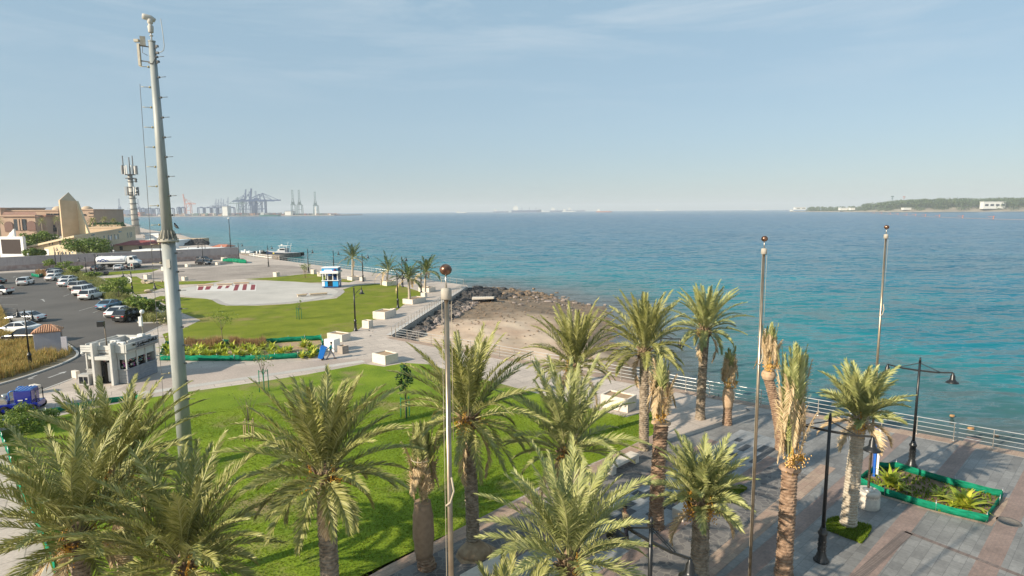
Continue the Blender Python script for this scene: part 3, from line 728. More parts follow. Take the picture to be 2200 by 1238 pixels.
def nrm(a): return a / (np.linalg.norm(a, axis=-1, keepdims=True) + 1e-9)
class Fronds:
    def __init__(s): s.V = []; s.q = []; s.t = []; s.mq = []; s.mt = []; s.n = 0
    def frond(s, base, az, e0, Ln, droop, nl, ll, rg, w=0.036, m_leaf=0, m_r=1, stiff=1.0, curl=0.0, thick=0.026, start=0.16, fan=0.0, vang=26):
        K = 14
        u = np.linspace(0, 1, K)
        el = e0 - droop * u ** 1.5
        azs = az + curl * u ** 2
        d = np.stack([np.cos(el) * np.cos(azs), np.cos(el) * np.sin(azs), np.sin(el)], 1)
        pts = np.zeros((K, 3)); pts[0] = base
        pts[1:] = base + np.cumsum((d[:-1] + d[1:]) / 2 * Ln / (K - 1), axis=0)
        T = nrm(d)
        S = np.stack([-np.sin(azs), np.cos(azs), np.zeros(K)], 1)
        roll = rg.uniform(-0.35, 0.35)
        N = np.cross(T, S) * -1
        N = nrm(np.where((N[:, 2:3] < 0) & (np.abs(e0) < 1.3), -N, N))
        S2 = S * math.cos(roll) + N * math.sin(roll); N = N * math.cos(roll) - S * math.sin(roll); S = S2
        # rachis, three-sided
        r = thick * (1 - 0.82 * u)
        a = s.n
        ring = []
        for (cs, cn) in ((1, -.4), (-1, -.4), (0, .8)):
            ring.append(pts + S * (cs * r)[:, None] + N * (cn * r)[:, None])
        RV = np.stack(ring, 1).reshape(-1, 3)
        s.V.append(RV); s.n += len(RV)
        i = np.arange(K - 1)[:, None] * 3; k = np.arange(3)[None, :]
        q = np.stack([a + i + k, a + i + (k + 1) % 3, a + i + 3 + (k + 1) % 3, a + i + 3 + k], -1).reshape(-1, 4)
        s.q.append(q); s.mq.append(np.full(len(q), m_r))
        # leaflets
        for side in (-1, 1):
            t = np.linspace(start, 0.995, nl) + rg.uniform(-.4, .4, nl) / nl * (1 - start)
            t = np.clip(t, 0, 1)
            f = t * (K - 1); j = np.minimum(f.astype(int), K - 2); fr = (f - j)[:, None]
            p = pts[j] * (1 - fr) + pts[j + 1] * fr
            Tt = nrm(T[j] * (1 - fr) + T[j + 1] * fr); Ss = nrm(S[j] * (1 - fr) + S[j + 1] * fr) * side; Nn = nrm(N[j] * (1 - fr) + N[j + 1] * fr)
            prof = np.minimum(1, (t - start) / .22 + .35) * (1 - .62 * np.maximum(0, (t - .55) / .45) ** 1.3)
            Lf = ll * prof * rg.uniform(.82, 1.12, nl)
            ang = np.radians(56 - 36 * t + rg.uniform(-8, 8, nl)) * (1 - fan)
            va = np.radians(vang + rg.uniform(-15, 15, nl))
            D = Tt * np.cos(ang)[:, None] + (Ss * np.cos(va)[:, None] + Nn * np.sin(va)[:, None]) * np.sin(ang)[:, None]
            D = nrm(D)
            Wd = nrm(Tt - D * (Tt * D).sum(1, keepdims=True))
            tw = rg.uniform(-.45, .45, nl)[:, None]
            Wd = Wd * np.cos(tw) + np.cross(D, Wd) * np.sin(tw)
            D2 = nrm(D + np.array([0, 0, -1.0]) * (rg.uniform(.05, .35, nl) / stiff)[:, None])
            mid = p + D * (Lf * .5)[:, None]; tip = mid + D2 * (Lf * .5)[:, None]
            ww = (w * rg.uniform(.8, 1.15, nl))[:, None]
            VV = np.stack([p - Wd * ww * .28, p + Wd * ww * .28, mid + Wd * ww * .5, mid - Wd * ww * .5, tip], 1).reshape(-1, 3)
            b = s.n + np.arange(nl)[:, None] * 5
            s.V.append(VV); s.n += len(VV)
            s.q.append(b + np.array([[0, 1, 2, 3]])); s.mq.append(np.full(nl, m_leaf))
            s.t.append(b + np.array([[3, 2, 4]])); s.mt.append(np.full(nl, m_leaf))
    def build(s, name, mats, parent):
        return np_mesh(name, np.concatenate(s.V), np.concatenate(s.q), np.concatenate(s.t), mats, parent, np.concatenate(s.mq), np.concatenate(s.mt))

def trunk_mesh(h, r0, r1, seed, m, parent, row=0.13, ns=9, amp=0.25, lean=(0, 0), flare=1.25, name='trunk'):
    rg = np.random.default_rng(seed)
    nz = max(8, int(h / (row / 4))); nt_ = ns * 4
    z = np.linspace(0, h, nz); th = np.arange(nt_) / nt_ * 2 * PI
    Z, TH = np.meshgrid(z, th, indexing='ij')
    rowi = np.floor(Z / row); fz = Z / row - rowi
    fc = TH / (2 * PI) * ns + 0.5 * (rowi % 2) + 0.13 * np.sin(rowi * 1.7)
    dth = np.abs(fc - np.floor(fc) - .5) * 2
    cell = (np.floor(fc).astype(int) * 7 + rowi.astype(int) * 13) % 97
    rnd = rg.uniform(.75, 1.2, 97)[cell]
    base = r0 + (r1 - r0) * Z / h + (flare - 1) * r0 * np.exp(-Z / 0.35)
    rr = base * (1 + amp * fz * (1 - .7 * dth ** 2) * rnd - .02)
    cx = lean[0] * (Z / h) ** 1.5; cy = lean[1] * (Z / h) ** 1.5
    V = np.stack([cx + rr * np.cos(TH), cy + rr * np.sin(TH), Z], -1).reshape(-1, 3)
    I = np.arange(nz * nt_).reshape(nz, nt_); I2 = np.roll(I, -1, 1)
    Q = np.stack([I[:-1], I2[:-1], I2[1:], I[1:]], -1).reshape(-1, 4)
    return np_mesh(name, V, Q, np.zeros((0, 3), int), m, parent)

def boots(c, r, n, rng_, m, parent, hgt=0.5, name='crown_shaft'):
    """cut leaf bases round the neck of the palm"""
    mb = MB(); c = Vector(c)
    mb.lathe([(r * .95, -0.25), (r * 1.25, 0.0), (r * 1.15, hgt * .6), (r * .5, hgt)], c, 12)
    for i in range(n):
        a = i * 2.399 + rng_.uniform(-.2, .2); z = -0.25 + hgt * (i / n)
        d = Vector((math.cos(a), math.sin(a), 0))
        e = rng_.uniform(.5, 1.1); L_ = rng_.uniform(.22, .42)
        p0 = c + d * r * .95 + Vector((0, 0, z)); p1 = p0 + (d * math.cos(e) + Vector((0, 0, math.sin(e)))) * L_
        mb.tube([p0, p1], [.06, .03], 4, flat=.5)
    return mb.build(name, m, parent)

def date_bunch(c, n, spread, rng_, parent, drop=0.5):
    mb = MB(); c = Vector(c)
    for i in range(n):
        q = c + Vector((rng_.gauss(0, spread), rng_.gauss(0, spread), -abs(rng_.gauss(0, drop * .6))))
        r = .028
        mb.add([q + Vector(v) * r for v in ((1, 0, 0), (-1, 0, 0), (0, 1, 0), (0, -1, 0), (0, 0, 1.4), (0, 0, -1.4))],
               [(0, 2, 4), (2, 1, 4), (1, 3, 4), (3, 0, 4), (2, 0, 5), (1, 2, 5), (3, 1, 5), (0, 3, 5)])
    for k in range(5):
        mb.tube([c + Vector((rng_.gauss(0, .05), rng_.gauss(0, .05), .45)), c + Vector((rng_.gauss(0, spread), rng_.gauss(0, spread), 0))], .012, 3)
    o = mb.build('date_cluster', M['dates'], parent); o['kind'] = 'stuff'; return o

PAIRS = []
def date_palm(pos, zc, label, seed, Lf=3.0, n=44, r0=0.26, r1=0.22, leaf='frond', trunk='trunk', dates=3, lean=(0, 0), emin=-35, emax=86, dry=2, nl=62, ll=0.52, group='date palms along the walk', droop=1.0, boot='boot', w=0.038):
    n = int(n * 1.35)
    rg = np.random.default_rng(seed); rn = random.Random(seed)
    t = thing('date_palm', label, 'palm tree', (pos[0], pos[1], 0), 0, group)
    h = zc - 0.25
    trunk_mesh(h, r0, r1, seed, M[trunk], t, lean=lean)
    cx, cy = lean
    boots((cx, cy, h - .15), r1, 60, rn, M[boot], t, 0.62)
    F = Fronds()
    for i in range(n):
        f = i / (n - 1)
        az = i * 2.39996 + rg.uniform(-.25, .25)
        e0 = R(emax + (emin + 30 - emax) * f ** 1.55 + rg.uniform(-8, 8))
        dr = R(16 + 46 * f + rg.uniform(-8, 14)) * droop
        LL = Lf * (0.72 + .33 * math.sin(PI * min(1, f * 1.1 + .12))) * rg.uniform(.86, 1.14)
        ml = 0
        if i >= n - dry: ml = 2; e0 -= R(30)
        base = np.array([cx + .12 * math.cos(az), cy + .12 * math.sin(az), zc - .28 * f])
        F.frond(base, az, e0, LL, dr, nl, ll, rg, w=w, m_leaf=ml, m_r=(1 if ml == 0 else 3), curl=rg.uniform(-.25, .25))
    F.build('crown', [M[leaf], M['rachis'], M['frond_dry'], M['rachis_dry']], t)
    for k in range(dates):
        a = k * 2.1 + seed
        date_bunch((cx + .45 * math.cos(a), cy + .45 * math.sin(a), zc - .15), 130, .13, rn, t)
    return t

def tied_palm(pos, z_top, z_tie, z_sack0, z_sack1, label, seed, r=0.24, sack='sack', trunk='trunk_red', green=0.4, dates=1, rb=0.36, group='newly planted palms with tied crowns', lean=(0, 0), tip=1.2):
    """transplanted palm: fronds tied upright, dead leaves hanging, sackcloth round the neck"""
    rg = np.random.default_rng(seed); rn = random.Random(seed)
    t = thing('tied_date_palm', label, 'palm tree', (pos[0], pos[1], 0), 0, group)
    trunk_mesh(z_sack0 + .05, r, r * .95, seed, M[trunk], t, lean=lean)
    mb = MB(); cx, cy = lean
    hs = z_sack1 - z_sack0; prof = []
    for k in range(9):
        f = k / 8; prof.append((r * (1.12 + .35 * math.sin(PI * f) + .05 * math.sin(f * 19)), f * hs))
    mb.lathe(prof, (cx, cy, z_sack0), 14)
    if hs > 0.05: mb.build('sackcloth_wrap', M[sack], t)
    F = Fronds()
    Lb = z_top - z_sack1
    ng = int(30 * green) + 5
    for i in range(ng):          # green fronds in the middle, bound upright
        az = i * 2.4; rr = rb * rg.uniform(.05, .5)
        base = np.array([cx + rr * math.cos(az), cy + rr * math.sin(az), z_sack1 - .1 + Lb * rg.uniform(0, .35)])
        L_ = (z_top - base[2]) * rg.uniform(.78, 1.02)
        F.frond(base, az, R(rg.uniform(83, 92)), L_, R(rg.uniform(-4, 10)), 44, .46, rg, w=.04, m_leaf=0, vang=10, fan=.15, curl=.3)
    nd = 30 if green < .5 else 20
    for i in range(nd):          # dead outer fronds, crushed together, tips hanging
        az = i * 2.4 + .7; rr = rb * rg.uniform(.55, .9)
        z0 = z_sack1 + Lb * rg.uniform(.0, .35)
        base = np.array([cx + rr * math.cos(az), cy + rr * math.sin(az), z0])
        if i % 2: F.frond(base, az, R(rg.uniform(80, 90)), Lb * rg.uniform(.35, .62), R(rg.uniform(0, 30)), 34, .44, rg, w=.034, m_leaf=2, m_r=3, fan=.2, stiff=.22, start=.05)
        else:
            base[2] = z_sack1 + Lb * rg.uniform(.45, .78)
            F.frond(base, az, R(rg.uniform(-88, -70)), Lb * rg.uniform(.25, .5), R(rg.uniform(-5, 10)), 34, .42, rg, w=.034, m_leaf=2, m_r=3, fan=.15, stiff=.3, start=.02)
    F.build('crown', [M['frond_bright'], M['rachis'], M['frond_dry'], M['rachis_dry']], t)
    mb = MB()
    mb.tube([(cx + rb * .95 * math.cos(a), cy + rb * .95 * math.sin(a), z_tie) for a in np.linspace(0, 2 * PI, 17)], .02, 4)
    mb.build('tie_rope', M['rope'], t)
    for k in range(dates):
        a = k * 1.7 - 1.9
        date_bunch((cx + rb * .95 * math.cos(a), cy + rb * .95 * math.sin(a), z_sack1 + .45), 150, .11, rn, t, .35)
    return t

def at_crown(px, py, Y):
    v = AT(px, py, Y); return (v.x, v.y), v.z
# foreground palms
c, z = at_crown(250, 1010, 20.5); date_palm(c, z, 'big date palm with amber date bunches at the left edge, beside the galvanised mast', 11, 3.55, 50, emax=74, dates=4, leaf='frond')
c, z = at_crown(392, 1200, 16.3); date_palm(c, z, 'silvery green date palm low at the left bottom, right in front of the mast foot', 12, 3.4, 48, emax=76, dates=2, leaf='frond')
c, z = at_crown(165, 1140, 16.6); date_palm(c, z, 'date palm at the bottom left corner with dry yellow fronds reaching left', 13, 3.6, 44, emax=72, dates=3, dry=6, leaf='frond')
c, z = at_crown(697, 1012, 18.0); date_palm(c, z, 'tall date palm standing alone in the middle of the near lawn', 14, 3.15, 50, dates=3, r0=.27, r1=.25, emin=-55)
c, z = at_crown(1003, 872, 25.2); c = tuple(G(1017, 1178).xy); date_palm(c, z, 'date palm in a square of bare sand, just right of the nearest flagpole', 15, 3.75, 48, r0=.26, r1=.24, lean=(-.15, 0), dates=3, emin=-60)
c, z = at_crown(1235, 782, 36); date_palm(c, z, 'date palm with dense dark crown in front of the white quay railing, facing the beach', 16, 3.8, 46, dates=1)
c, z = at_crown(1216, 965, 24.6); date_palm(c, z, 'date palm with pale spreading fronds between lawn and stone benches', 17, 3.7, 42, leaf='frond_bright', dates=2, emin=-40, dry=4)
c, z = at_crown(1222, 1195, 17.6); date_palm(c, z, 'bright yellow-green date palm crown at the bottom centre over the walk', 18, 3.45, 40, leaf='frond_bright', dates=1, emax=82, nl=58)
c, z = at_crown(1085, 1385, 15.8); date_palm(c, z, 'date palm mostly below the picture edge, only frond tips showing beside the flagpole', 19, 2.4, 30, dates=0)
c = tuple(G(1383, 966).xy); _, z = at_crown(1380, 748, c[1]); date_palm(c, z, 'tall date palm before the big empty planter, fronds against the sea', 20, 3.4, 46, r0=.27, r1=.25, lean=(-.1, 0), dates=1, emin=-50)
c = tuple(G(1504, 900).xy); _, z = at_crown(1510, 704, c[1]); date_palm(c, z, 'tallest date palm at the quay, crown wholly against blue water', 21, 3.1, 42, r0=.28, r1=.26, lean=(.15, 0), dates=1, leaf='frond_bright', emin=-50)
c, z = at_crown(1508, 1072, 21.5); date_palm(c, z, 'short yellow-green date palm with orange date stalks beside the near stone bench', 22, 2.35, 36, leaf='frond_bright', dates=4, r0=.31, r1=.28, emax=84, emin=-20, dry=3)
c = tuple(G(1822, 1132).xy); _, z = at_crown(1845, 893, c[1]); date_palm(c, z, 'date palm with whitish trunk in a small grass square by the green netted bed', 23, 2.35, 36, leaf='frond_bright', trunk='trunk_pale', r0=.30, r1=.25, lean=(.2, 0), dates=1, dry=5, emin=-15, boot='trunk_pale')

# palms with tied crowns
def tp(base_px, top, tie, s1, s0, label, seed, Y=None, topx=None, **kw):
    if Y is None: c = tuple(G(*base_px).xy)
    else: v = AT(base_px[0], base_px[1], Y); c = (v.x, v.y)
    z = [ZT(c, q) for q in (top, tie, s1, s0)]
    ln = (0, 0)
    if topx is not None: ln = (AT(topx, top, c[1]).x - c[0], 0)
    return tied_palm(c, z[0], z[1], z[3], z[2], label, seed, lean=ln, **kw)
tp((918, 1240), 908, 985, 1078, 1195, 'tied palm with brown sackcloth wrap and bleached hanging leaves, left of the nearest flagpole', 31, Y=22.6, topx=903, green=.8, rb=.42, sack='sack', r=.30, dates=0)
tp((1409, 1132), 768, 850, 905, 912, 'tied palm with long reddish brown trunk standing between the stone benches', 32, topx=1424, green=.1, rb=.36, sack='sack_tan', r=.30)
tp((1562, 912), 745, 790, 832, 876, 'small tied palm with tan sackcloth by the quay railing', 33, green=.1, rb=.38, sack='sack_tan', r=.26, dates=2)
tp((1678, 966), 690, 745, 796, 815, 'leaning tied palm with amber dates, seen against open water', 34, topx=1657, green=.15, rb=.36, sack='sack_tan', r=.28, dates=3)
tp((1683, 1240), 742, 880, 1000, 1012, 'tall tied palm with bright green feather top and straw skirt, right of the second flagpole', 35, Y=21.9, topx=1712, green=.8, rb=.38, sack='trunk_red', r=.28, dates=2, trunk='trunk_red')

# coconut palms in planters on the far promenade
def coco(px_base, py_crown, px_crown, label, seed, Lf, n=20, z0=0.6):
    c = tuple(G(*px_base).xy); v = AT(px_crown, py_crown, c[1])
    rg = np.random.default_rng(seed)
    t = thing('coconut_palm', label, 'palm tree', (c[0], c[1], 0), 0, 'coconut palms on the promenade')
    ln = v.x - c[0]
    mb = MB(); K = 12
    pts = [(ln * (k / K) ** 1.6, 0, z0 + (v.z - z0) * k / K) for k in range(K + 1)]
    rad = [.24 - .12 * k / K + (.10 if k == 0 else 0) + (.015 if k % 2 else 0) for k in range(K + 1)]
    mb.tube(pts, rad, 8); mb.build('trunk', M['trunk_pale'], t)
    F = Fronds()
    for i in range(n):
        f = i / (n - 1); az = i * 2.4 + rg.uniform(-.3, .3)
        F.frond(np.array([ln, 0, v.z]), az, R(84 - 85 * f + rg.uniform(-6, 6)), Lf * rg.uniform(.85, 1.1), R(30 + 60 * f), 26, .75, rg, w=.09, m_leaf=0 if i < n - 3 else 2, thick=.05, stiff=.5, vang=0)
    F.build('crown', [M['coco'], M['rachis'], M['frond_dry'], M['rachis_dry']], t)
coco((758, 600), 556, 757, 'coconut palm farthest left on the promenade, beside the blue and white stall', 41, 3.9)
coco((832, 612), 583, 834, 'coconut palm with upright fronds, second from the blue and white stall', 42, 4.2, 18)
coco((880, 652), 600, 878, 'leaning coconut palm in the nearest palm planter by the lawn corner', 43, 3.3, 22)
coco((913, 626), 585, 916, 'coconut palm just behind the nearest one, against the railing', 44, 3.6, 22)

# ================================================================ STREET FURNITURE
def planter(Lp, Fp, Rp, top, label, m='stone', soil=True, group='stone planters on the promenade', name='planter', cat='planter'):
    a = G(*Lp).xy; b = G(*Fp).xy; c = G(*Rp).xy
    if isinstance(top, tuple): h = top[1]
    else: h = ZT(b, top)
    w = (b - a).length; d = (c - b).length
    ux = (b - a).normalized(); uy = Vector((-ux.y, ux.x))
    if d < w * .45: d = w * .8
    if Rp[0] - Lp[0] < 17:          # too small to survey corner by corner: a square box turned like the others
        w = d = (Rp[0] - Lp[0]) * b.y / F_PX * .76; ux = Vector((math.cos(R(-24)), math.sin(R(-24)))); uy = Vector((-ux.y, ux.x))
    ctr = b - ux * w / 2 + uy * d / 2
    rz = math.atan2(ux.y, ux.x)
    t = thing(name, label, cat, (ctr.x, ctr.y, 0), rz, group)
    th = min(.14, w * .12); mb = MB()
    if soil:
        for (x, y, sx, sy) in ((0, -d / 2 + th / 2, w, th), (0, d / 2 - th / 2, w, th), (-w / 2 + th / 2, 0, th, d - 2 * th), (w / 2 - th / 2, 0, th, d - 2 * th)):
            mb.box((x, y, h / 2), (sx, sy, h))
        o = mb.build('box', M[m], t); bev(o)
        MB().box((0, 0, (h - .09) / 2), (w - 2 * th, d - 2 * th, h - .09)).build('soil', M['soil'], t)
    else:
        mb.box((0, 0, h / 2), (w, d, h)); o = mb.build('block', M[m], t); bev(o)
    return t
def bev(o, w=0.02, seg=2):
    b = o.modifiers.new('bevel', 'BEVEL'); b.width = w; b.segments = seg; b.limit_method = 'ANGLE'
planter((800, 778), (828, 785), (855, 777.5), 765, 'large low stone planter at the tip of the near lawn')
planter((703, 731), (735, 735.5), (747, 730), 720, 'large stone planter behind the white cabinet, by the bed netting')
planter((725, 759), (736, 761.5), (750, 758.5), 745, 'grey stone bin-like planter beside the worker', 'grey_conc')  # grey is this planter's own colour
planter((778, 705), (792.5, 706.4), (796, 703.5), 690, 'small square planter just right of the black lamp post on the middle lawn edge')
planter((801, 685), (827, 686.6), (836, 679.5), 671, 'large planter joined by a small one, halfway along the middle lawn')
planter((836, 676), (846, 677.6), (848.5, 675), 664, 'small square planter touching the back of a large planter')
planter((865, 652.6), (886.5, 654.4), (894.5, 647), 644, 'stone planter holding the nearest coconut palm')
planter((903, 639.5), (913, 641), (915.8, 638), 629.5, 'small square planter right of the nearest coconut palm')
planter((899, 627), (921.7, 628.7), (925, 625.5), 619, 'stone planter holding the coconut palm by the railing')
planter((820.6, 613), (831, 615), (846, 612.2), 605.2, 'stone planter holding the second coconut palm')
planter((746, 602), (756.5, 603.4), (771, 601), 595.7, 'stone planter holding the coconut palm near the blue and white stall')
planter((772.6, 603), (780, 604.4), (785, 603), 596, 'small square planter at the foot of a lamp post behind the stall')
planter((669, 588), (674, 589.2), (680, 586), 579.5, 'small square planter behind the staked sapling, left of the stall')
planter((681, 592), (690, 594.2), (695, 592), 585.5, 'wider planter immediately left of the blue and white stall')
planter((589, 593.5), (594, 595), (602, 593), 585.4, 'small square planter alone on the edge of the brown plaza')
planter((389, 602), (396.5, 603.4), (401.5, 601), 595, 'small square planter just right of the mast, by the grass strip')
planter((397, 573.6), (403, 574.8), (408, 573), 568, 'small square planter in front of the black parked cars')
planter((463, 569.6), (467.5, 570.4), (472, 569), 564, 'small square planter right of the black parked cars')
planter((474, 560), (482, 561), (487, 559.6), 553.6, 'small square planter at the end of the compound wall')
planter((515, 561), (519, 562), (523, 560.4), 556.4, 'small dark square planter behind the netted patch', 'grey_conc')
planter((310, 599), (316, 600.5), (325, 599), 591, 'white square planter on the grass left of the mast')
planter((345, 581), (352, 582.2), (356, 580.4), 573.6, 'small square planter half behind the mast')
planter((1290, 875), (1348.5, 887.6), (1368, 876), 858.8, 'largest pale planter, right behind the tall date palm by the quay')
planter((112, 575.8), (118, 576.4), (131, 574.4), 566, 'small grey utility cube between two lamp posts by the wall', 'grey_conc', False, None, 'utility_box', 'utility box')
planter((154, 811.5), (164, 813.6), (172, 811.4), 798.6, 'white stone cube on the kerb left of the grey kiosk', 'stone', False, 'white stone cubes by the kiosk', 'stone_cube', 'bollard')
planter((63.5, 845), (77.7, 847.4), (86, 844), 829.6, 'white stone cube beside the blue trailer machine', 'stone', False, 'white stone cubes by the kiosk', 'stone_cube', 'bollard')
planter((817, 612.6), (819, 613.2), (820.4, 612), 600, 'slim dark grey post box left of a coconut palm', 'grey_conc', False, None, 'bollard', 'bollard')
M['white_cab'] = mat('white_cabinet', (0.80, 0.78, 0.72), rough=0.5)
planter((697, 755), (718, 757.2), (721, 755.5), 731, 'tall plain white cabinet behind the worker in turquoise', 'white_cab', False, None, 'utility_cabinet', 'cabinet')

def bench(a, b, Lm, h, label):
    """stone bench: a = left front corner, b = right front corner of its end, running away Lm metres along the walk"""
    a = G(*a).xy; b = G(*b).xy; w = (b - a).length
    d = wd_; rz = math.atan2(d.y, d.x); ctr = (a + b) / 2 + d * Lm / 2
    t = thing('stone_bench', label, 'bench', (ctr.x, ctr.y, 0), rz, 'stone benches on the walk')
    w = min(w, .62)
    o = MB().box((0, 0, h - .09), (Lm, w, .18)).build('seat', M['stone'], t); bev(o, .03)
    for s in (-1, 1):
        o = MB().box((s * (Lm / 2 - .2), 0, (h - .182) / 2), (.38, w - .02, h - .182)).build('leg', M['stone'], t); bev(o, .02)
bench((1297, 1015), (1314.6, 1025), 2.6, .52, 'stone bench at the lawn side of the walk, half under palm fronds')
bench((1442, 1112), (1469, 1123.6), 2.6, .52, 'stone bench at the plaza side of the walk, near the short palm')
bench((985, 1262), (1012, 1275), 2.4, .5, 'stone bench in the bottom edge near the sandy palm square')
t_ = None

# long curved seats on the circular plaza
def long_seat(a, b, top, label, m='stone'):
    A = G(*a).xy; B = G(*b).xy; h = .45; u = (B - A).normalized(); rz = math.atan2(u.y, u.x); Lm = (B - A).length
    t = thing('long_seat', label, 'bench', ((A.x + B.x) / 2, (A.y + B.y) / 2, 0), rz, 'long low seats on the circular plaza')
    o = MB().box((0, .35, h - .06), (Lm, .7, .12)).build('seat', M['seatwood'], t); bev(o)
    MB().box((0, .38, (h - .12) / 2), (Lm - .2, .5, h - .121)).build('base', M['stone'], t)
M['seatwood'] = mat('pale_timber', (0.58, 0.44, 0.28), (0.50, 0.38, 0.24), 4, 0.7)
long_seat((423, 616.5), (458, 615.5), 611, 'long low seat leftmost by the red and white blocks')
long_seat((465, 615), (499, 614), 609, 'long low seat in the middle by the red and white blocks')
long_seat((501, 612), (535, 611), 606, 'long low seat rightmost by the red and white blocks')
long_seat((639, 639), (660, 637.5), 634, 'short low seat at the stall end of the circular plaza, left of a pair')
long_seat((666, 637), (704, 634.5), 631, 'longer low seat at the stall end of the circular plaza, right of a pair')

# ---- lamp posts
def lamp(base, ztop, arms, label, r=.075, alen=1.5, fancy=False, group='black street lamps', armz=None, sh=1.0):
    p = base
    t = thing('street_lamp', label, 'street lamp', (p[0], p[1], 0), 0, group)
    mb = MB()
    mb.lathe([(.30, 0), (.30, .06), (.24, .10), (.24, .16), (.20, .2), (.19, .30), (.155, .36), (.15, 1.15), (.19, 1.2), (.19, 1.27), (.14, 1.33), (.12, 1.42), (.09, 1.5)], n=16)
    for k in range(8):
        a = k * PI / 4
        for zz in (.5, .7, .9): mb.ball((.15 * math.cos(a), .15 * math.sin(a), zz), .035, 4)
    mb.build('base', M['black_iron'], t)
    mb = MB(); mb.tube([(0, 0, 1.45), (0, 0, ztop - .25)], [r, r * .8], 10)
    mb.tube([(0, 0, ztop - .3), (0, 0, ztop)], [r * .95, r * .5], 8)
    mb.build('post', M['black_iron'], t)
    az0 = ztop - .75 if armz is None else armz
    for a in arms:
        d = Vector((math.cos(a), math.sin(a), 0)); mb = MB()
        if fancy:
            pts = [d * (alen * f) + Vector((0, 0, az0 - .35 + .75 * math.sin(f * PI / 2) )) for f in (0, .2, .4, .6, .8, 1.0)]
            mb.tube(pts, .03, 6)
            mb.tube([d * (alen * f) + Vector((0, 0, az0 - .6 + .55 * f ** 2)) for f in (.02, .25, .45)], .018, 5)
            e = pts[-1]
            mb.tube([e + Vector((0, 0, -.05)), e + Vector((0, 0, .45))], [.05, .012], 6)
        else:
            e = d * alen + Vector((0, 0, az0 + .12))
            mb.bar(Vector((0, 0, az0)), d * (alen * .55) + Vector((0, 0, az0 + .02)), .055, .09); mb.bar(d * (alen * .55) + Vector((0, 0, az0 + .02)), e, .05, .07)
            for s_ in (-.04, .04):
                nn = Vector((-d.y, d.x, 0)) * s_
                mb.bar(Vector((0, 0, ztop - .32)) + nn, d * (alen * .62) + Vector((0, 0, az0 + .06)) + nn, .022)
        mb.build('arm', M['black_iron'], t)
        s_ = sh
        sb = MB().lathe([(.03 * s_, .0), (.06 * s_, -.03), (.07 * s_, -.1 * s_), (.11 * s_, -.16 * s_), (.13 * s_, -.36 * s_), (.17 * s_, -.42 * s_), (.30 * s_, -.52 * s_), (.31 * s_, -.56 * s_), (.27 * s_, -.55 * s_), (.10 * s_, -.44 * s_)], e, 14).build('lamp_shade', M['black_iron'], t)
        MB().lathe([(.001, -.60 * s_), (.12 * s_, -.585 * s_), (.20 * s_, -.545 * s_), (.05 * s_, -.46 * s_)], e, 12).build('lens', M['glass_dark'] if not fancy else M['clear_lamp'], sb)
    return t
aw = math.atan2(dirA.y, dirA.x)
def lampx(px, py, top, arms, label, **kw):
    p = G(px, py).xy; return lamp(p, ZT(p, top), arms, label, **kw)
lampx(1958, 1001, 768, [aw, aw + PI], 'double-armed black lamp by the quay behind the netted flower box')
lampx(1764, 1205, 888, [aw, aw + PI], 'double-armed black lamp on the stone plaza, nearest and right of the tied palm')
lp_ = (AT(1398, 1175, 16.2).x, 16.2); lamp(lp_, ZT(lp_, 1112), [aw - .25, aw + PI - .25], 'black lamp at the bottom of the picture, only its arm and bell shade showing', alen=1.35)
lampx(1416, 868, 705, [aw, aw + PI], 'black lamp half hidden behind palms near the largest planter')
FA = R(35)
for (px, py, top, arms, lab) in [
    (764, 711, 617, [R(60)], 'black lamp post at the near corner of the middle lawn'),
    (855, 662, 587, [R(60)], 'black lamp post on the lawn edge between two large planters'),
    (905, 629, 586, [R(60)], 'thin lamp post among the coconut palms, left of the railing corner'),
    (865, 617, 551, [R(60)], 'lamp post by the railing behind the second coconut palm'),
    (780, 605, 545, [R(-10)], 'curved lamp right of the coconut palm nearest the stall'),
    (718, 592, 538, [R(-10)], 'curved lamp directly behind the blue and white stall'),
    (663, 586, 535, [R(-10)], 'curved lamp by the staked sapling in front of the railing'),
    (577, 573, 527, [R(-10)], 'curved lamp on the brown plaza below the moored patrol boat'),
    (514, 562, 522, [R(-10)], 'curved lamp beside the netted patch at the pier root'),
    (437, 569, 525, [R(170)], 'lamp post directly in front of the black parked cars'),
    (442, 552, 520, [R(170)], 'lamp post behind the black parked cars at the wall'),
    (187, 600, 552, [R(190)], 'lamp post with arm to the left in the planting strip by the white cars'),
    (121, 580, 531, [R(100)], 'left one of two plain posts near the utility cube by the wall'),
    (133, 582, 539, [R(100)], 'right one of two plain posts near the utility cube by the wall'),
    (206, 585, 544, [R(100)], 'dark post behind the tanker at its left end'),
    (285, 631, 583, [R(195)], 'lamp post with round sign on the left grass piece'),
    (360, 681, 606, [R(195)], 'lamp post just left of the mast, arm reaching left'),
    (347, 568, 501, [R(100)], 'tall dark post right against the left side of the mast'),
    (241, 560, 523, [R(100)], 'thin post seen over the tanker roof, behind the wall')]:
    lampx(px, py, top, arms, lab, fancy=True, alen=1.3, sh=1.15, r=.10)
lampx(66, 790, 665, [aw + .1, aw + PI + .1], 'double-armed black lamp standing in the dry grass by the gate hut', fancy=True, alen=1.65)
t = thing('light_pole', 'very tall slim pole with white head beside the end of the wall', 'pole', tuple(G(497, 553)))
zt = ZT(G(497, 553), 468)
MB().tube([(0, 0, 0), (0, 0, zt - .5)], [.16, .09], 8).build('post', M['black_iron'], t)
MB().ball((0, 0, zt - .2), .38, 6, sz=.6).build('head', M['white_plastic'], t)

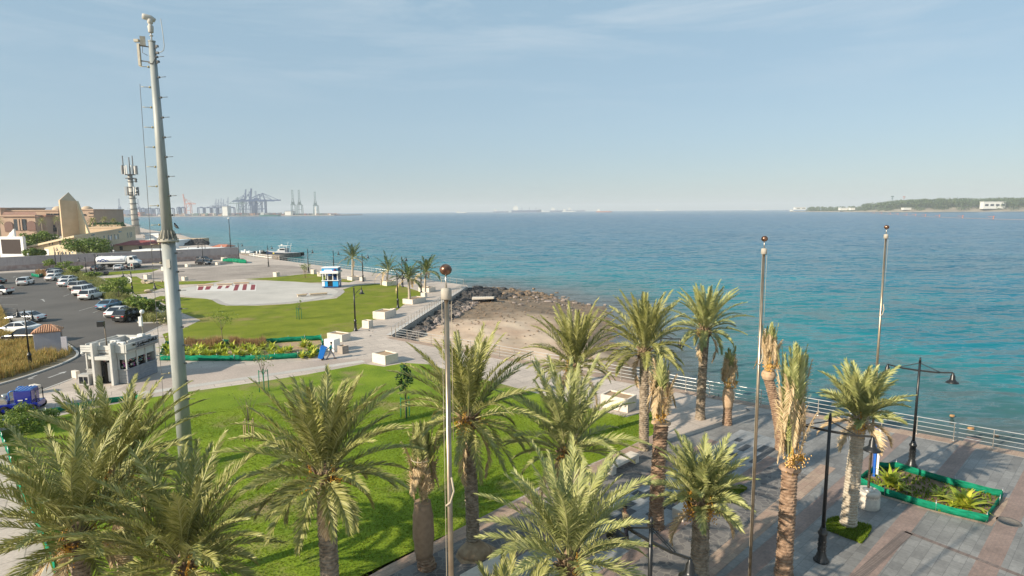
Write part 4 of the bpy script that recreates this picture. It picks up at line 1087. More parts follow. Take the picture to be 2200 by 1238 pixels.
# ---- flagpoles with bronze balls
def flagpole(pos, ztop, label, r=.056, ped=False, lean=(0, 0)):
    t = thing('flagpole', label, 'flagpole', (pos[0], pos[1], 0), 0, 'steel flagpoles')
    z0 = 0.0
    if ped:
        z0 = .86
        o = MB().lathe([(.52, 0), (.53, .03), (.53, .5), (.50, .52), (.50, .66), (.53, .68), (.53, .80), (.47, .86)], n=28).build('pedestal', M['stone_base'], t)
        MB().lathe([(.50 + .012, .54), (.50 + .012, .57)], n=28).build('pedestal_band', M['stone'], t)
        mb = MB()
        for k in range(28):
            a = k * 2 * PI / 28; mb.box((.505 * math.cos(a), .505 * math.sin(a), .615), (.02, .05, .05), a)
        mb.build('carved_band', M['stone'], t)
    MB().lathe([(.26, z0), (.26, z0 + .03), (.12, z0 + .09), (.09, z0 + .12)], n=16).build('flange', M['steel'], t)
    H = ztop - .62
    mb = MB(); mb.tube([(lean[0] * f, lean[1] * f, z0 + (H - z0) * f) for f in (0, .5, 1)], [r * 1.05, r, r * .8], 14); mb.build('pole', M['steel_warm'], t)
    ex, ey = lean
    MB().lathe([(.07, 0), (.095, .02), (.095, .16), (.08, .2), (.02, .21)], (ex, ey, H - .02), 14).build('truck_cap', M['grey_conc2'], t)
    MB().tube([(ex, ey, H + .18), (ex, ey, ztop - .2)], .018, 6).build('spindle', M['steel'], t)
    MB().ball((ex, ey, ztop - .11), .11, 10, sz=.9).build('finial_ball', M['copper_ball'], t)
    mb = MB(); mb.tube([(ex * f + .09, ey * f - .03, z0 + (H - z0) * f) for f in (1, .96, .9, .8)], .006, 4)
    mb.tube([(ex * f - .075, ey * f - .05, z0 + (H - z0) * f) for f in np.linspace(1, .08, 12)], .006, 4); mb.build('halyard', M['rope'], t)
    mb = MB(); q = Vector((ex * .72, ey * .72, z0 + (H - z0) * .72))
    mb.tube([q + Vector((.05, -.08, .35)), q + Vector((.09, -.09, .1)), q + Vector((.02, -.1, -.12)), q + Vector((-.06, -.06, -.2))], .018, 6); mb.build('rope_knot', M['rope'], t)
    return t
M['grey_conc2'] = mat('weathered_cap', (0.34, 0.31, 0.26), (0.42, 0.38, 0.32), 8, 0.7)
b = AT(955, 575, 10.3); flagpole((AT(962, 1238, 10.3).x + .02, 10.3), ZT((b.x, 10.3), 566), 'nearest steel flagpole with large bronze ball, left of centre', lean=(b.x - AT(962, 1238, 10.3).x, 0))
b = AT(1644, 512, 20.0); flagpole((AT(1612, 1238, 20).x - .02, 20.0), ZT((b.x, 20.0), 506), 'second steel flagpole right of centre, with a knotted rope half way up', lean=(b.x - AT(1612, 1238, 20).x, 0))
p = G(1863, 1088).xy; b = AT(1905, 487, p.y); flagpole(p, ZT((b.x, p.y), 483), 'rightmost steel flagpole standing on a round carved stone pedestal', ped=True, lean=(b.x - p.x, 0))

# ---- railings
def railing(pts, label, gap=2.0, h=1.15, rails=(1.15, .86, .57, .28), r=.028, mid=None, group=None, inset=.25):
    pts = [Vector(p) for p in pts]; t = thing('quay_railing', label, 'railing', (pts[0].x, pts[0].y, 0), 0, group)
    o = pts[0]
    prof = []
    for a, b in zip(pts[:-1], pts[1:]):
        Lm = (b - a).length; n_ = max(1, round(Lm / gap))
        for k in range(n_): prof.append(a + (b - a) * k / n_)
    prof.append(pts[-1])
    for q in prof:
        q = q - o; mb = MB()
        mb.box((q.x, q.y, h / 2), (.045, .05, h), math.atan2(dirA.y, dirA.x)); mb.box((q.x, q.y, .012), (.16, .16, .024)); mb.build('post', M['steel'], t)
    for z in rails:
        mb = MB(); mb.tube([(q.x - o.x, q.y - o.y, z + .02) for q in pts], r if z == max(rails) else r * .72, 6); mb.build('rail', M['rail'], t)
    return t
M['rail'] = mat('rail_steel', (0.72, 0.71, 0.68), rough=0.35, metal=0.55)
inA = Vector((dirA.y, -dirA.x)) * .3          # towards land
railing([QA + inA + dirA * 1.0, QA + inA + dirA * 74], 'long white steel railing on the quay, from the beach corner to the right edge', 1.9)
dB = (QB - QA).normalized()
railing([QA + inA * 1.0 + dB * .6, QB - dB * 1.0 + Vector((-.35, 0))], 'steel railing with close posts running up along the riprap', 1.35, rails=(1.1, .8, .5), r=.022)
dC = (QD - QC).normalized(); inC = Vector((dC.y, -dC.x)) * -.35
if inC.y > 0: inC = -inC
railing([QC + inC + dC * .6, QD + inC], 'dark steel railing of the far promenade between corner and pier', 2.2, rails=(1.1, .55), r=.026)
# parapet step under the ramp railing
band('quay_edge', [tuple(QA + Vector((-.45, .2))), tuple(QB + Vector((-.45, 0)))], .7, .14, M['kerb'])
mbp = MB(); 
# ================================================================ VEHICLES
def paintm(name, c, metal=0.0, rough=0.25):
    m = mat(name, c, rough=rough, metal=metal, spec=0.5)
    m.node_tree.nodes['Principled BSDF'].inputs['Coat Weight'].default_value = 0.6
    m.node_tree.nodes['Principled BSDF'].inputs['Coat Roughness'].default_value = 0.08
    return m
PAINT = {'white': paintm('car_white', (0.78, 0.78, 0.77)), 'silver': paintm('car_silver', (0.55, 0.56, 0.58), .5), 'black': paintm('car_black', (0.012, 0.012, 0.014)),
         'blue': paintm('car_blue', (0.16, 0.29, 0.42), .3), 'beige': paintm('car_beige', (0.50, 0.46, 0.42), .3), 'grey': paintm('car_dark_grey', (0.06, 0.06, 0.065), .3), 'green': paintm('car_dark_green', (0.03, 0.05, 0.04), .2), 'brown': paintm('car_brown', (0.12, 0.09, 0.08), .2)}
def loft(mb, st, mi=0):
    """st: list of (x, [(y, z), ...]) closed sections"""
    vs = []; n = len(st[0][1])
    for x, sec in st: vs += [(x, y, z) for y, z in sec]
    fs = []
    for i in range(len(st) - 1):
        for k in range(n):
            k2 = (k + 1) % n; fs.append((i * n + k, i * n + k2, (i + 1) * n + k2, (i + 1) * n + k))
    fs += [tuple(reversed(range(n))), tuple((len(st) - 1) * n + k for k in range(n))]
    return mb.add(vs, fs, mi, False)
def sec(w, z0, zt, tumble=.93):
    zm = (z0 + zt) / 2
    h = [(w * .90, z0), (w * .99, z0 + .14), (w, zm), (w * .985, zt - .10), (w * tumble, zt)]
    return h + [(-y, z) for y, z in reversed(h)]
def make_car(kind, paint, label, pos, rz, group='parked cars', scale=1.0):
    if kind == 'sedan':
        Lc, Wc = 4.75, 1.82
        prof = [(-2.37, .42, .62, .80), (-2.30, .26, .92, .93), (-1.9, .22, .99, .985), (-1.35, .2, .98, 1), (0, .2, .95, 1), (.85, .2, .95, 1), (1.6, .2, .84, .985), (2.1, .24, .75, .93), (2.33, .3, .62, .82), (2.37, .38, .52, .75)]
        gh = [(-1.75, .98), (-1.02, 1.40), (-.75, 1.44), (.20, 1.44), (.42, 1.40), (1.12, .95)]; wb = (-1.38, 1.42); wr = .33
    elif kind == 'suv':
        Lc, Wc = 4.8, 1.92
        prof = [(-2.4, .45, .80, .84), (-2.34, .32, 1.08, .95), (-2.0, .28, 1.12, .99), (-1.0, .26, 1.10, 1), (0, .26, 1.08, 1), (.9, .26, 1.06, 1), (1.7, .26, 1.0, .985), (2.15, .3, .92, .93), (2.36, .36, .76, .84), (2.4, .42, .62, .78)]
        gh = [(-2.28, 1.10), (-1.95, 1.66), (-1.6, 1.70), (.1, 1.71), (.35, 1.67), (1.15, 1.06)]; wb = (-1.45, 1.47); wr = .38
    elif kind == 'wagon':   # big boxy off-roader
        Lc, Wc = 5.0, 1.98
        prof = [(-2.5, .5, .95, .9), (-2.45, .38, 1.18, .97), (-2.0, .34, 1.2, 1), (0, .32, 1.18, 1), (1.0, .32, 1.16, 1), (1.8, .32, 1.12, .99), (2.3, .36, 1.02, .95), (2.48, .42, .85, .86), (2.5, .5, .7, .8)]
        gh = [(-2.42, 1.18), (-2.28, 1.80), (-2.0, 1.86), (.2, 1.87), (.42, 1.83), (1.05, 1.16)]; wb = (-1.5, 1.5); wr = .42
    elif kind == 'pickup':
        Lc, Wc = 5.3, 1.86
        prof = [(-2.65, .55, 1.0, .95), (-2.62, .5, 1.05, .99), (-2.3, .42, 1.06, 1), (-.75, .38, 1.06, 1), (0, .36, 1.06, 1), (.95, .36, 1.06, 1), (1.9, .36, 1.0, .98), (2.45, .4, .9, .92), (2.6, .46, .74, .84), (2.65, .52, .62, .8)]
        gh = [(-.85, 1.06), (-.72, 1.66), (-.55, 1.70), (.5, 1.71), (.7, 1.67), (1.35, 1.05)]; wb = (-1.7, 1.6); wr = .39
    pm_ = PAINT[paint]
    t = thing('parked_car' if kind != 'pickup' else 'pickup_truck', label, 'car' if kind != 'pickup' else 'pickup truck', (pos[0], pos[1], 0.004), rz, group)
    hw = Wc / 2
    mb = MB(); loft(mb, [(x, sec(hw * w, z0, zt)) for x, z0, zt, w in prof])
    body = mb.build('body', pm_, t); bev(body, .03, 2)
    # glasshouse
    def gw(z): return hw * (.93 - .22 * (z - gh[0][1]) / .75)
    mb = MB()
    rows = [(x, z - .02, gw(z) - .015) for x, z in gh]
    b0, bN = rows[0], rows[-1]
    vs = []; zb = min(gh[0][1], gh[-1][1]) - .05
    for x, z, w in rows:
        xb = b0[0] + (bN[0] - b0[0]) * (rows.index((x, z, w)) / (len(rows) - 1)); vs += [(x, w, z), (x, -w, z)]
    n_ = len(rows); fs = []
    vs += [(x, hw * .92, zb) for x, z, w in rows] + [(x, -hw * .92, zb) for x, z, w in rows]
    for i in range(n_ - 1):
        fs.append((2 * i, 2 * i + 2, 2 * i + 3, 2 * i + 1))
        fs.append((2 * i, 2 * n_ + i, 2 * n_ + i + 1, 2 * i + 2)); fs.append((2 * i + 1, 2 * i + 3, 3 * n_ + i + 1, 3 * n_ + i))
    mb.add(vs, fs); mb.build('windows', M['glass_dark'], t)
    mb = MB(); k = gh[1:-1]        # roof skin
    vs = []
    for x, z in k: vs += [(x, gw(z) + .012, z - .035), (x, gw(z) * .86, z + .012), (x, -gw(z) * .86, z + .012), (x, -gw(z) - .012, z - .035)]
    fs = []
    for i in range(len(k) - 1):
        for j in range(3): fs.append((4 * i + j, 4 * i + 4 + j, 4 * i + 5 + j, 4 * i + 1 + j))
    mb.add(vs, fs, sm=True)
    for s in (-1, 1):                # pillars
        for (xa, za), (xb, zb_) in (((gh[0][0], gh[0][1]), (gh[1][0], gh[1][1])), ((gh[-1][0], gh[-1][1]), (gh[-2][0], gh[-2][1]))):
            mb.bar((xa, s * (gw(za) + .0), za - .03), (xb, s * (gw(zb_) + .0), zb_ - .02), .09, .05)
        xm = (gh[2][0] + gh[3][0]) / 2 + .05
        mb.bar((xm, s * (gw(gh[0][1]) + .003), gh[0][1] - .05), (xm, s * gw(gh[2][1]), gh[2][1] - .03), .05, .07)
        if kind in ('suv', 'wagon'):
            xr = gh[1][0] + .5; mb.bar((xr - .1, s * (gw(gh[0][1]) + .003), gh[0][1] - .05), (xr, s * gw(gh[2][1]), gh[2][1] - .03), .05, .12)
        mb.box((gh[-1][0] - .22, s * (hw + .08), gh[-1][1] + .05), (.12, .2, .14))
    mb.build('roof', pm_, t)
    for x in wb:
        for s in (-1, 1):
            w = MB().tube([(x, s * (hw - .22), wr), (x, s * (hw + .012), wr)], wr, 20).build('wheel', M['tyre'], t)
            mb = MB(); mb.tube([(x, s * (hw - .1), wr), (x, s * (hw + .022), wr)], wr * .64, 16)
            mb.build('rim', M['rim'], w)
            MB().tube([(x, s * (hw - .25), wr + .03), (x, s * (hw + .006), wr + .03)], wr + .07, 20).build('wheel_arch', M['black'], t)
    for s in (-1, 1):
        MB().box((prof[-1][0] - .10, s * hw * .66, prof[-1][2] + .06), (.22, .34, .13), s * -.3).build('headlight', M['clear_lamp'], t)
        MB().box((prof[0][0] + .06, s * hw * .70, prof[0][2] + .12), (.14, .36, .13), s * .2).build('tail_light', M['red_lamp'], t)
    MB().box((prof[0][0] - .006, 0, prof[0][2] - .02), (.03, .52, .13)).build('number_plate', M['white_plastic'], t)
    MB().box((prof[0][0] + .02, 0, prof[0][1] + .02), (.12, Wc * .8, .16)).build('bumper', M['black'], t)
    if kind == 'pickup':
        MB().box((-1.72, 0, 1.065), (1.68, Wc * .80, .012)).build('load_bed', M['black'], t)
    t.scale = (scale,) * 3
    return t
H1 = R(92)
def cp(px, py): return tuple(G(px, py).xy)
make_car('suv', 'white', 'white off-roader seen from behind, alone in the car park aisle', cp(56, 612), R(112), None)
make_car('suv', 'grey', 'dark-roofed car, farthest in the row beside the planting strip', cp(121, 590.5), H1)
make_car('suv', 'white', 'white car second from the far end of the row, partly hidden', cp(124, 594.5), H1)
make_car('sedan', 'white', 'white saloon at the far end of the row, in front of two others', cp(120, 602), H1)
make_car('sedan', 'white', 'white saloon mostly hidden behind a nearer white saloon', cp(150, 606), H1)
make_car('sedan', 'white', 'white saloon in the middle of the row, wheels and side in sun', cp(149, 614), H1)
make_car('suv', 'beige', 'beige car with dark roof, hidden behind the big white off-roader', cp(174, 622), H1)
make_car('wagon', 'white', 'big white boxy off-roader with grey rear window', cp(186, 633), H1)
make_car('suv', 'white', 'white crossover nearest in the white trio, dark rear glass', cp(199, 642), H1)
make_car('sedan', 'blue', 'light blue saloon in the row by the green net', cp(238, 663), H1)
make_car('sedan', 'white', 'white saloon between the blue saloon and the black off-roader', cp(258, 679), H1)
make_car('suv', 'black', 'black off-roader behind the kiosk roof', cp(281, 688), R(86))
H2 = R(181)
make_car('sedan', 'silver', 'silver-white saloon, farthest of three behind the gate hut', cp(54, 692), H2)
make_car('sedan', 'white', 'white saloon in the middle of three behind the gate hut', cp(40, 716), H2)
make_car('suv', 'black', 'black and white off-roader right behind the dry grass and gate hut', cp(58, 736), R(178))
make_car('pickup', 'white', 'white pickup at the left edge with its tailgate showing', cp(-6, 633), R(176), None)
make_car('sedan', 'green', 'dark car cut by the left edge above the pickup', cp(-14, 610), R(176), None)
make_car('sedan', 'grey', 'dark grey car left of the tanker, behind a lamp post', cp(211, 581), R(100), 'cars on the far road')
make_car('sedan', 'white', 'white saloon parked in front of the tanker', cp(256, 580), R(112), 'cars on the far road')
make_car('sedan', 'green', 'dark green saloon in front of the tanker cab', cp(288, 576), R(95), 'cars on the far road')
make_car('suv', 'grey', 'dark off-roader behind the black saloon on the far road', cp(439, 563), R(-12), 'cars on the far road')
make_car('sedan', 'black', 'black saloon nearest on the far road right of the mast', cp(437, 568.5), R(-22), 'cars on the far road')

# tanker lorry
def tanker():
    p = G(246, 576).xy + Vector((0, 2)); rz = math.atan2(dC.y, dC.x) + PI; rz = R(8)
    t = thing('tanker_lorry', 'white tanker lorry with blue arched emblem on its tank, by the compound wall', 'lorry', (p.x, p.y, 0), rz)
    mb = MB()
    for z in (.95,): mb.box((-1.0, 0, z), (9.0, .9, .28))
    mb.box((3.9, 0, .9), (2.0, 2.0, .35)); mb.build('chassis', M['black'], t)
    mb = MB(); vs = []; n_ = 24
    pr = [(-5.3, .80), (-5.15, .95), (-5.0, 1.0), (1.9, 1.0), (2.05, .95), (2.2, .80)]
    for x, s in pr: vs += [(x, 1.22 * s * math.cos(2 * PI * k / n_), 2.15 + .98 * s * math.sin(2 * PI * k / n_)) for k in range(n_)]
    fs = [(i * n_ + k, i * n_ + (k + 1) % n_, (i + 1) * n_ + (k + 1) % n_, (i + 1) * n_ + k) for i in range(len(pr) - 1) for k in range(n_)]
    mb.add(vs, fs, 0, True); mb.add(vs[:n_], [tuple(reversed(range(n_)))]); mb.add(vs[-n_:], [tuple(range(n_))])
    tank = mb.build('tank', PAINT['white'], t)
    mb = MB()
    for x in (-4, -1.5, 1): mb.lathe([(.3, 0), (.3, .12), (.1, .16)], (x, 0, 3.12), 12)
    mb.build('hatch', M['steel'], tank)
    mb = MB()
    for s in (-1, 1): mb.box((-1.5, s * 1.16, 1.35), (7.2, .12, .22))
    mb.build('side_skirt', M['white_paint'], t)
    # emblem: three blue arches on the side towards the car park
    M['emblem_blue'] = mat('emblem_blue', (0.02, 0.06, 0.22), rough=.4)
    mb = MB()
    def onside(x, dz):     # point on the tank flank
        zz = max(-.97, min(.97, dz / .98)); return (x, -1.235 * math.sqrt(1 - zz * zz) - .01, 2.15 + dz)
    for cx, rr in ((-4.35, .50), (-3.4, .68), (-2.45, .50)):
        for r0, r1 in ((rr * 1.1, rr * .72), (rr * .45, .02)):
            vs = []; N = 12
            for k in range(N + 1):
                a = PI * k / N
                vs += [onside(cx + r0 * math.cos(a), -.55 + r0 * 1.15 * math.sin(a)), onside(cx + r1 * math.cos(a), -.55 + r1 * 1.15 * math.sin(a))]
            mb.add(vs, [(2 * k, 2 * k + 2, 2 * k + 3, 2 * k + 1) for k in range(N)])
    mb.add([onside(-2.0, -.45), onside(1.7, -.45), onside(1.7, -.32), onside(-2.0, -.32)], [(0, 1, 2, 3)])
    mb.add([onside(.9, .1), onside(1.6, .1), onside(1.6, .25), onside(.9, .25)], [(0, 1, 2, 3)])
    mb.build('emblem', M['emblem_blue'], tank)
    mb = MB(); loft(mb, [(2.7, sec(1.2, 1.0, 3.0, .95)), (2.85, sec(1.22, .9, 3.12, .92)), (4.0, sec(1.22, .9, 3.1, .92)), (4.45, sec(1.22, .9, 2.2, .96)), (4.6, sec(1.2, .9, 2.0, .98)), (5.3, sec(1.15, .9, 1.75, .95)), (5.4, sec(1.05, .95, 1.6, .95))]); o = mb.build('cab', PAINT['white'], t); bev(o, .05)
    MB().add([(4.09, 1.0, 2.98), (4.09, -1.0, 2.98), (4.47, -1.05, 2.26), (4.47, 1.05, 2.26)], [(0, 1, 2, 3)]).build('windscreen', M['glass_dark'], t)
    for s in (-1, 1):
        MB().box((3.7, s * 1.205, 2.45), (.85, .06, .7)).build('side_window', M['glass_dark'], t)
        for x in (4.3, -2.6, -3.9):
            w = MB().tube([(x, s * .8, .55), (x, s * 1.22, .55)], .55, 18).build('wheel', M['tyre'], t)
            MB().tube([(x, s * 1.1, .55), (x, s * 1.235, .55)], .28, 12).build('rim', M['rim'], w)
    return t
tanker()

# ---- grey kiosk
M['kiosk'] = mat('kiosk_grey_boards', (0.43, 0.42, 0.40), (0.36, 0.35, 0.335), 3, 0.6)
M['kiosk_white'] = mat('kiosk_white', (0.56, 0.55, 0.52), (0.48, 0.47, 0.445), 3, 0.55)
M['kiosk_shade'] = mat('kiosk_shaded_boards', (0.27, 0.28, 0.31), (0.22, 0.23, 0.26), 3, 0.55)  # darker, bluer boards: shade of the sign side is painted into the colour
M['blind'] = mat('roller_blind', (0.50, 0.51, 0.48), rough=0.8)
M['interior'] = mat('dark_interior', (0.02, 0.018, 0.016), rough=0.9)
M['toys'] = leafmat('hanging_goods', [(0.5, 0.1, 0.08), (0.1, 0.35, 0.4), (0.6, 0.45, 0.2), (0.7, 0.68, 0.6), (0.5, 0.05, 0.3), (0.1, 0.2, 0.1)], 0.6, 0, 0.3)
def kiosk():
    A = G(189, 823.5).xy; B = G(276, 825).xy; C_ = G(344, 800).xy
    ux = (B - A).normalized(); uy = (C_ - B).normalized(); uy = Vector((-ux.y, ux.x)) if abs(ux.dot(uy)) < .35 else uy
    w = (B - A).length; d = (C_ - B).length; rz = math.atan2(ux.y, ux.x)
    t = thing('kiosk', 'grey boarded souvenir kiosk with goods in its windows and black lettering', 'kiosk', (B.x, B.y, 0), rz)
    H = 3.65
    # frame: local x from -w (left) to 0, y from 0 (front) to d
    mb = MB()
    def clad(x0, y0, x1, y1, z0, z1, n, th=.05, mi=0):
        """horizontal boards along a wall from (x0,y0) to (x1,y1)"""
        hh = (z1 - z0) / n; L_ = math.hypot(x1 - x0, y1 - y0); a = math.atan2(y1 - y0, x1 - x0)
        for k in range(n): mb.box(((x0 + x1) / 2, (y0 + y1) / 2, z0 + hh * (k + .5)), (L_, th, hh - .035), a, mi)
    # core box, dark inside
    mb.box((-w / 2, d - .06, 1.8), (w - .1, .08, 3.3)); mb.box((-w + .06, d / 2, 1.8), (.08, d - .2, 3.3)); 
    mb.build('back_walls', M['kiosk_white'], t)
    MB().box((-w / 2, d / 2, .06), (w - .04, d - .04, .12)).build('floor', M['interior'], t)
    MB().box((-w / 2, d / 2, 2.72), (w - .06, d - .06, .1)).build('ceiling', M['kiosk_white'], t)
    MB().box((-w / 2, d / 2 + .6, 1.4), (w - .6, .1, 2.4)).build('inner_partition', M['interior'], t)
    # lower cladding
    mb = MB(); clad(-.80, .03, -.0, .03, .02, 1.22, 5); mb.box((-.40, .06, .62), (.78, .04, 1.2)); mb.box((-.4, .0, 1.25), (.86, .16, .06)); mb.build('front_base', M['kiosk'], t); mb = MB()
    clad(-w, .03, -w + .9, .03, .02, 1.22, 5); mb.box((-w + .45, .06, .62), (.88, .04, 1.2)); mb.box((-w + .45, .0, 1.25), (.95, .16, .06)); mb.build('front_base', M['kiosk'], t)
    mb = MB(); clad(-.0, .0, .0, d, .02, 1.22, 6); mb.box((-.03, d / 2, .62), (.04, d, 1.2)); mb.box((.02, d / 2, 1.25), (.16, d + .1, .06)); mb.build('side_base', M['kiosk_shade'], t)
    # posts
    mb = MB()
    for (x, y) in ((-.05, .06), (-.05, d * .36), (-.05, d * .66), (-.05, d - .06), (-.74, .06), (-w + .06, .06), (-w + .86, .06)): mb.box((x, y, 2.0), (.10, .10, 1.44))
    mb.box((-w / 2, .05, 2.70), (w, .1, .08)); mb.box((-.03, d / 2, 2.70), (.1, d - .2, .075)); mb.build('window_frame', M['kiosk_white'], t)
    MB().box((-.40, .09, 2.38), (.58, .02, .56)).build('roller_blind', M['blind'], t)
    for a_, b_ in ((.02, .36), (.36, .66), (.66, .98)): MB().box((-.09, d * (a_ + b_) / 2, 2.36), (.02, d * (b_ - a_) - .12, .6)).build('roller_blind', M['blind'], t)
    MB().box((-w + .46, .09, 2.38), (.68, .02, .56)).build('roller_blind', M['blind'], t)
    rn = random.Random(8); mb = MB()
    for k in range(130):
        if k % 3: x, y = -.28 - rn.random() * .25, rn.uniform(.2, d - .2)
        else: x, y = rn.uniform(-.75, -.15) if k % 2 else rn.uniform(-w + .2, -w + .8), .3 + rn.random() * .2
        r = rn.uniform(.05, .12); mb.rock((x, y, rn.uniform(1.3, 2.0)), r, rn)
    for k in range(14): mb.rock((-w / 2 - .1 + rn.uniform(-.35, .35), .35, rn.uniform(1.9, 2.1)), .1, rn)
    mb.build('goods', M['toys'], t)
    # portal: two pylons, lintel, door opening
    mb = MB()
    for x in (-w + 1.13, -.95): mb.box((x, -.22, H / 2), (.22, .75, H))
    o = mb.build('pylon', M['kiosk_white'], t); bev(o, .02)
    mb = MB(); cx = (-w + 1.13 - .95) / 2; pw = -.95 - (-w + 1.13) - .22
    mb.box((cx, .0, 2.35), (pw, .12, .42)); mb.box((cx, -.3, 2.35), (pw * .92, .5, .30)); mb.box((cx, .02, 3.05), (pw, .12, .55)); mb.build('lintel', M['kiosk_white'], t)
    MB().box((cx, -.556, 2.36), (pw * .7, .012, .16)).build('lightbox', M['blind'], t)
    MB().box((cx + .1, .42, .95), (.55, .45, 1.7)).build('fridge', M['white_plastic'], t)
    MB().box((cx - .32, .3, .9), (.22, .5, 1.6)).build('door', M['interior'], t)
    # window cabinet on the left, leaning crate
    mb = MB(); mb.box((-w + .28, -.45, .50), (.95, .6, .95)); o = mb.build('side_cabinet', M['kiosk'], t)
    MB().box((-w + .06, -.756, .48), (.36, .012, .6)).build('pane', M['glass_dark'], o); MB().box((-w + .48, -.756, .48), (.36, .012, .6)).build('pane', M['glass_dark'], o)
    # fascia band
    mb = MB(); clad(-w - .25, -.12, -w + 1.0, -.12, 2.78, 3.4, 3, .08); mb.build('left_fascia', M['kiosk_white'], t)
    mb = MB(); mb.box((-.40, -.10, 3.1), (.86, .10, .74)); mb.box((.12, .45, 3.1), (.10, 1.14, .74)); mb.build('corner_fascia', M['kiosk_white'], t)
    MB().box((.26, .75, 3.28), (.16, .24, .12), .3).build('spotlight', M['black'], t)
    mb = MB(); clad(.14, 1.02, .14, d + .2, 2.74, 3.48, 4, .10); o = mb.build('sign_board', M['kiosk_shade'], t)
    # cursive black lettering, two lines
    mb = MB(); X = .205
    def stroke(pts, r=.038): mb.tube([(X, 1.15 + u_ * (d - 1.1), 2.80 + v_ * .62) for u_, v_ in pts], r, 5)
    stroke([(.05, .86), (.10, .80), (.05, .72), (.03, .6), (.09, .56), (.12, .5), (.07, .40), (.04, .32), (.02, .40)])
    stroke([(.14, .52), (.19, .56), (.20, .66), (.16, .60), (.19, .52), (.24, .54), (.26, .86), (.28, .52), (.31, .55), (.31, .78)])
    stroke([(.33, .52), (.34, .70), (.36, .56), (.38, .68), (.40, .54), (.43, .66), (.45, .56), (.48, .70), (.50, .55), (.53, .66), (.55, .56)])
    stroke([(.58, .40), (.58, .84), (.61, .90), (.63, .80), (.58, .66)]); stroke([(.64, .56), (.68, .58), (.69, .84), (.71, .54), (.74, .60), (.76, .92), (.77, .56), (.80, .56)])
    stroke([(.81, .95), (.82, .52), (.86, .62), (.83, .70)]); stroke([(.89, .55), (.93, .60), (.93, .96), (.94, .56), (.98, .60)])
    stroke([(.14, .28), (.18, .32), (.17, .18), (.22, .24), (.24, .30)]); stroke([(.28, .32), (.32, .34), (.31, .20), (.35, .26), (.38, .28)])
    mb.build('lettering', M['black'], o)
    # roof deck with parapets, air conditioners, small mast with boxes
    MB().box((-w / 2 + .1, d / 2, 2.90), (w + .3, d + .1, .08)).build('roof', M['grey_conc'], t)
    mb = MB(); mb.box((-.55, d / 2 + .6, 3.25), (.12, d - .8, .62)); mb.box((-w / 2, d + .05, 3.2), (w, .12, .52)); mb.box((-w + .9, d / 2 + .3, 3.2), (.1, d - .6, .5)); mb.build('parapet', M['kiosk_white'], t)
    for (x, y, z, rr) in ((-.95, .75, 3.22, 0), (-1.9, 1.3, 3.25, .1), (-1.25, d - .9, 3.2, -.2)):
        o = MB().box((x, y, z), (.75, .32, .56), rr).build('air_conditioner', M['white_plastic'], t); bev(o)
        MB().tube([(x - .05, y - .165, z), (x - .05, y - .18, z)], .2, 16).build('fan_grille', M['black'], o)
    for k, (x, y) in enumerate(((-2.3, 1.2), (-1.6, 2.2), (-.9, 1.9))):
        rgk = random.Random(k); mb = MB()
        for i in range(7): mb.rock((x + rgk.uniform(-.3, .3), y + rgk.uniform(-.4, .4), 3.02 + rgk.random() * .12), rgk.uniform(.08, .2), rgk)
        mb.build('roof_clutter', [M['bark'], M['black'], M['rope']][k], t)
    mb = MB(); mb.tube([(-w + 1.5, .7, 2.9), (-w + 1.45, .7, 5.0)], .05, 8); mb.build('roof_pole', M['bark'], t)
    MB().box((-w + 1.2, .62, 5.1), (.5, .35, .45), .3).build('floodlight', M['black_iron'], t)
    mb = MB(); mb.tube([(-.65, d - .6, 2.9), (-.65, d - .6, 5.7)], .045, 8); mb.build('antenna_pole', M['steel'], t)
    MB().box((-.65, d - .75, 4.9), (.26, .2, .85)).build('equipment_box', M['white_plastic'], t); MB().box((-.75, d - .7, 3.6), (.5, .4, .3)).build('equipment_box', M['white_plastic'], t)
    MB().ball((-.55, d - .6, 5.75), .2, 8).build('camera_dome', M['white_plastic'], t)
    MB().ball((-w - .05, -.25, 2.72), .11, 8).build('camera_dome', M['white_plastic'], t)
kiosk()

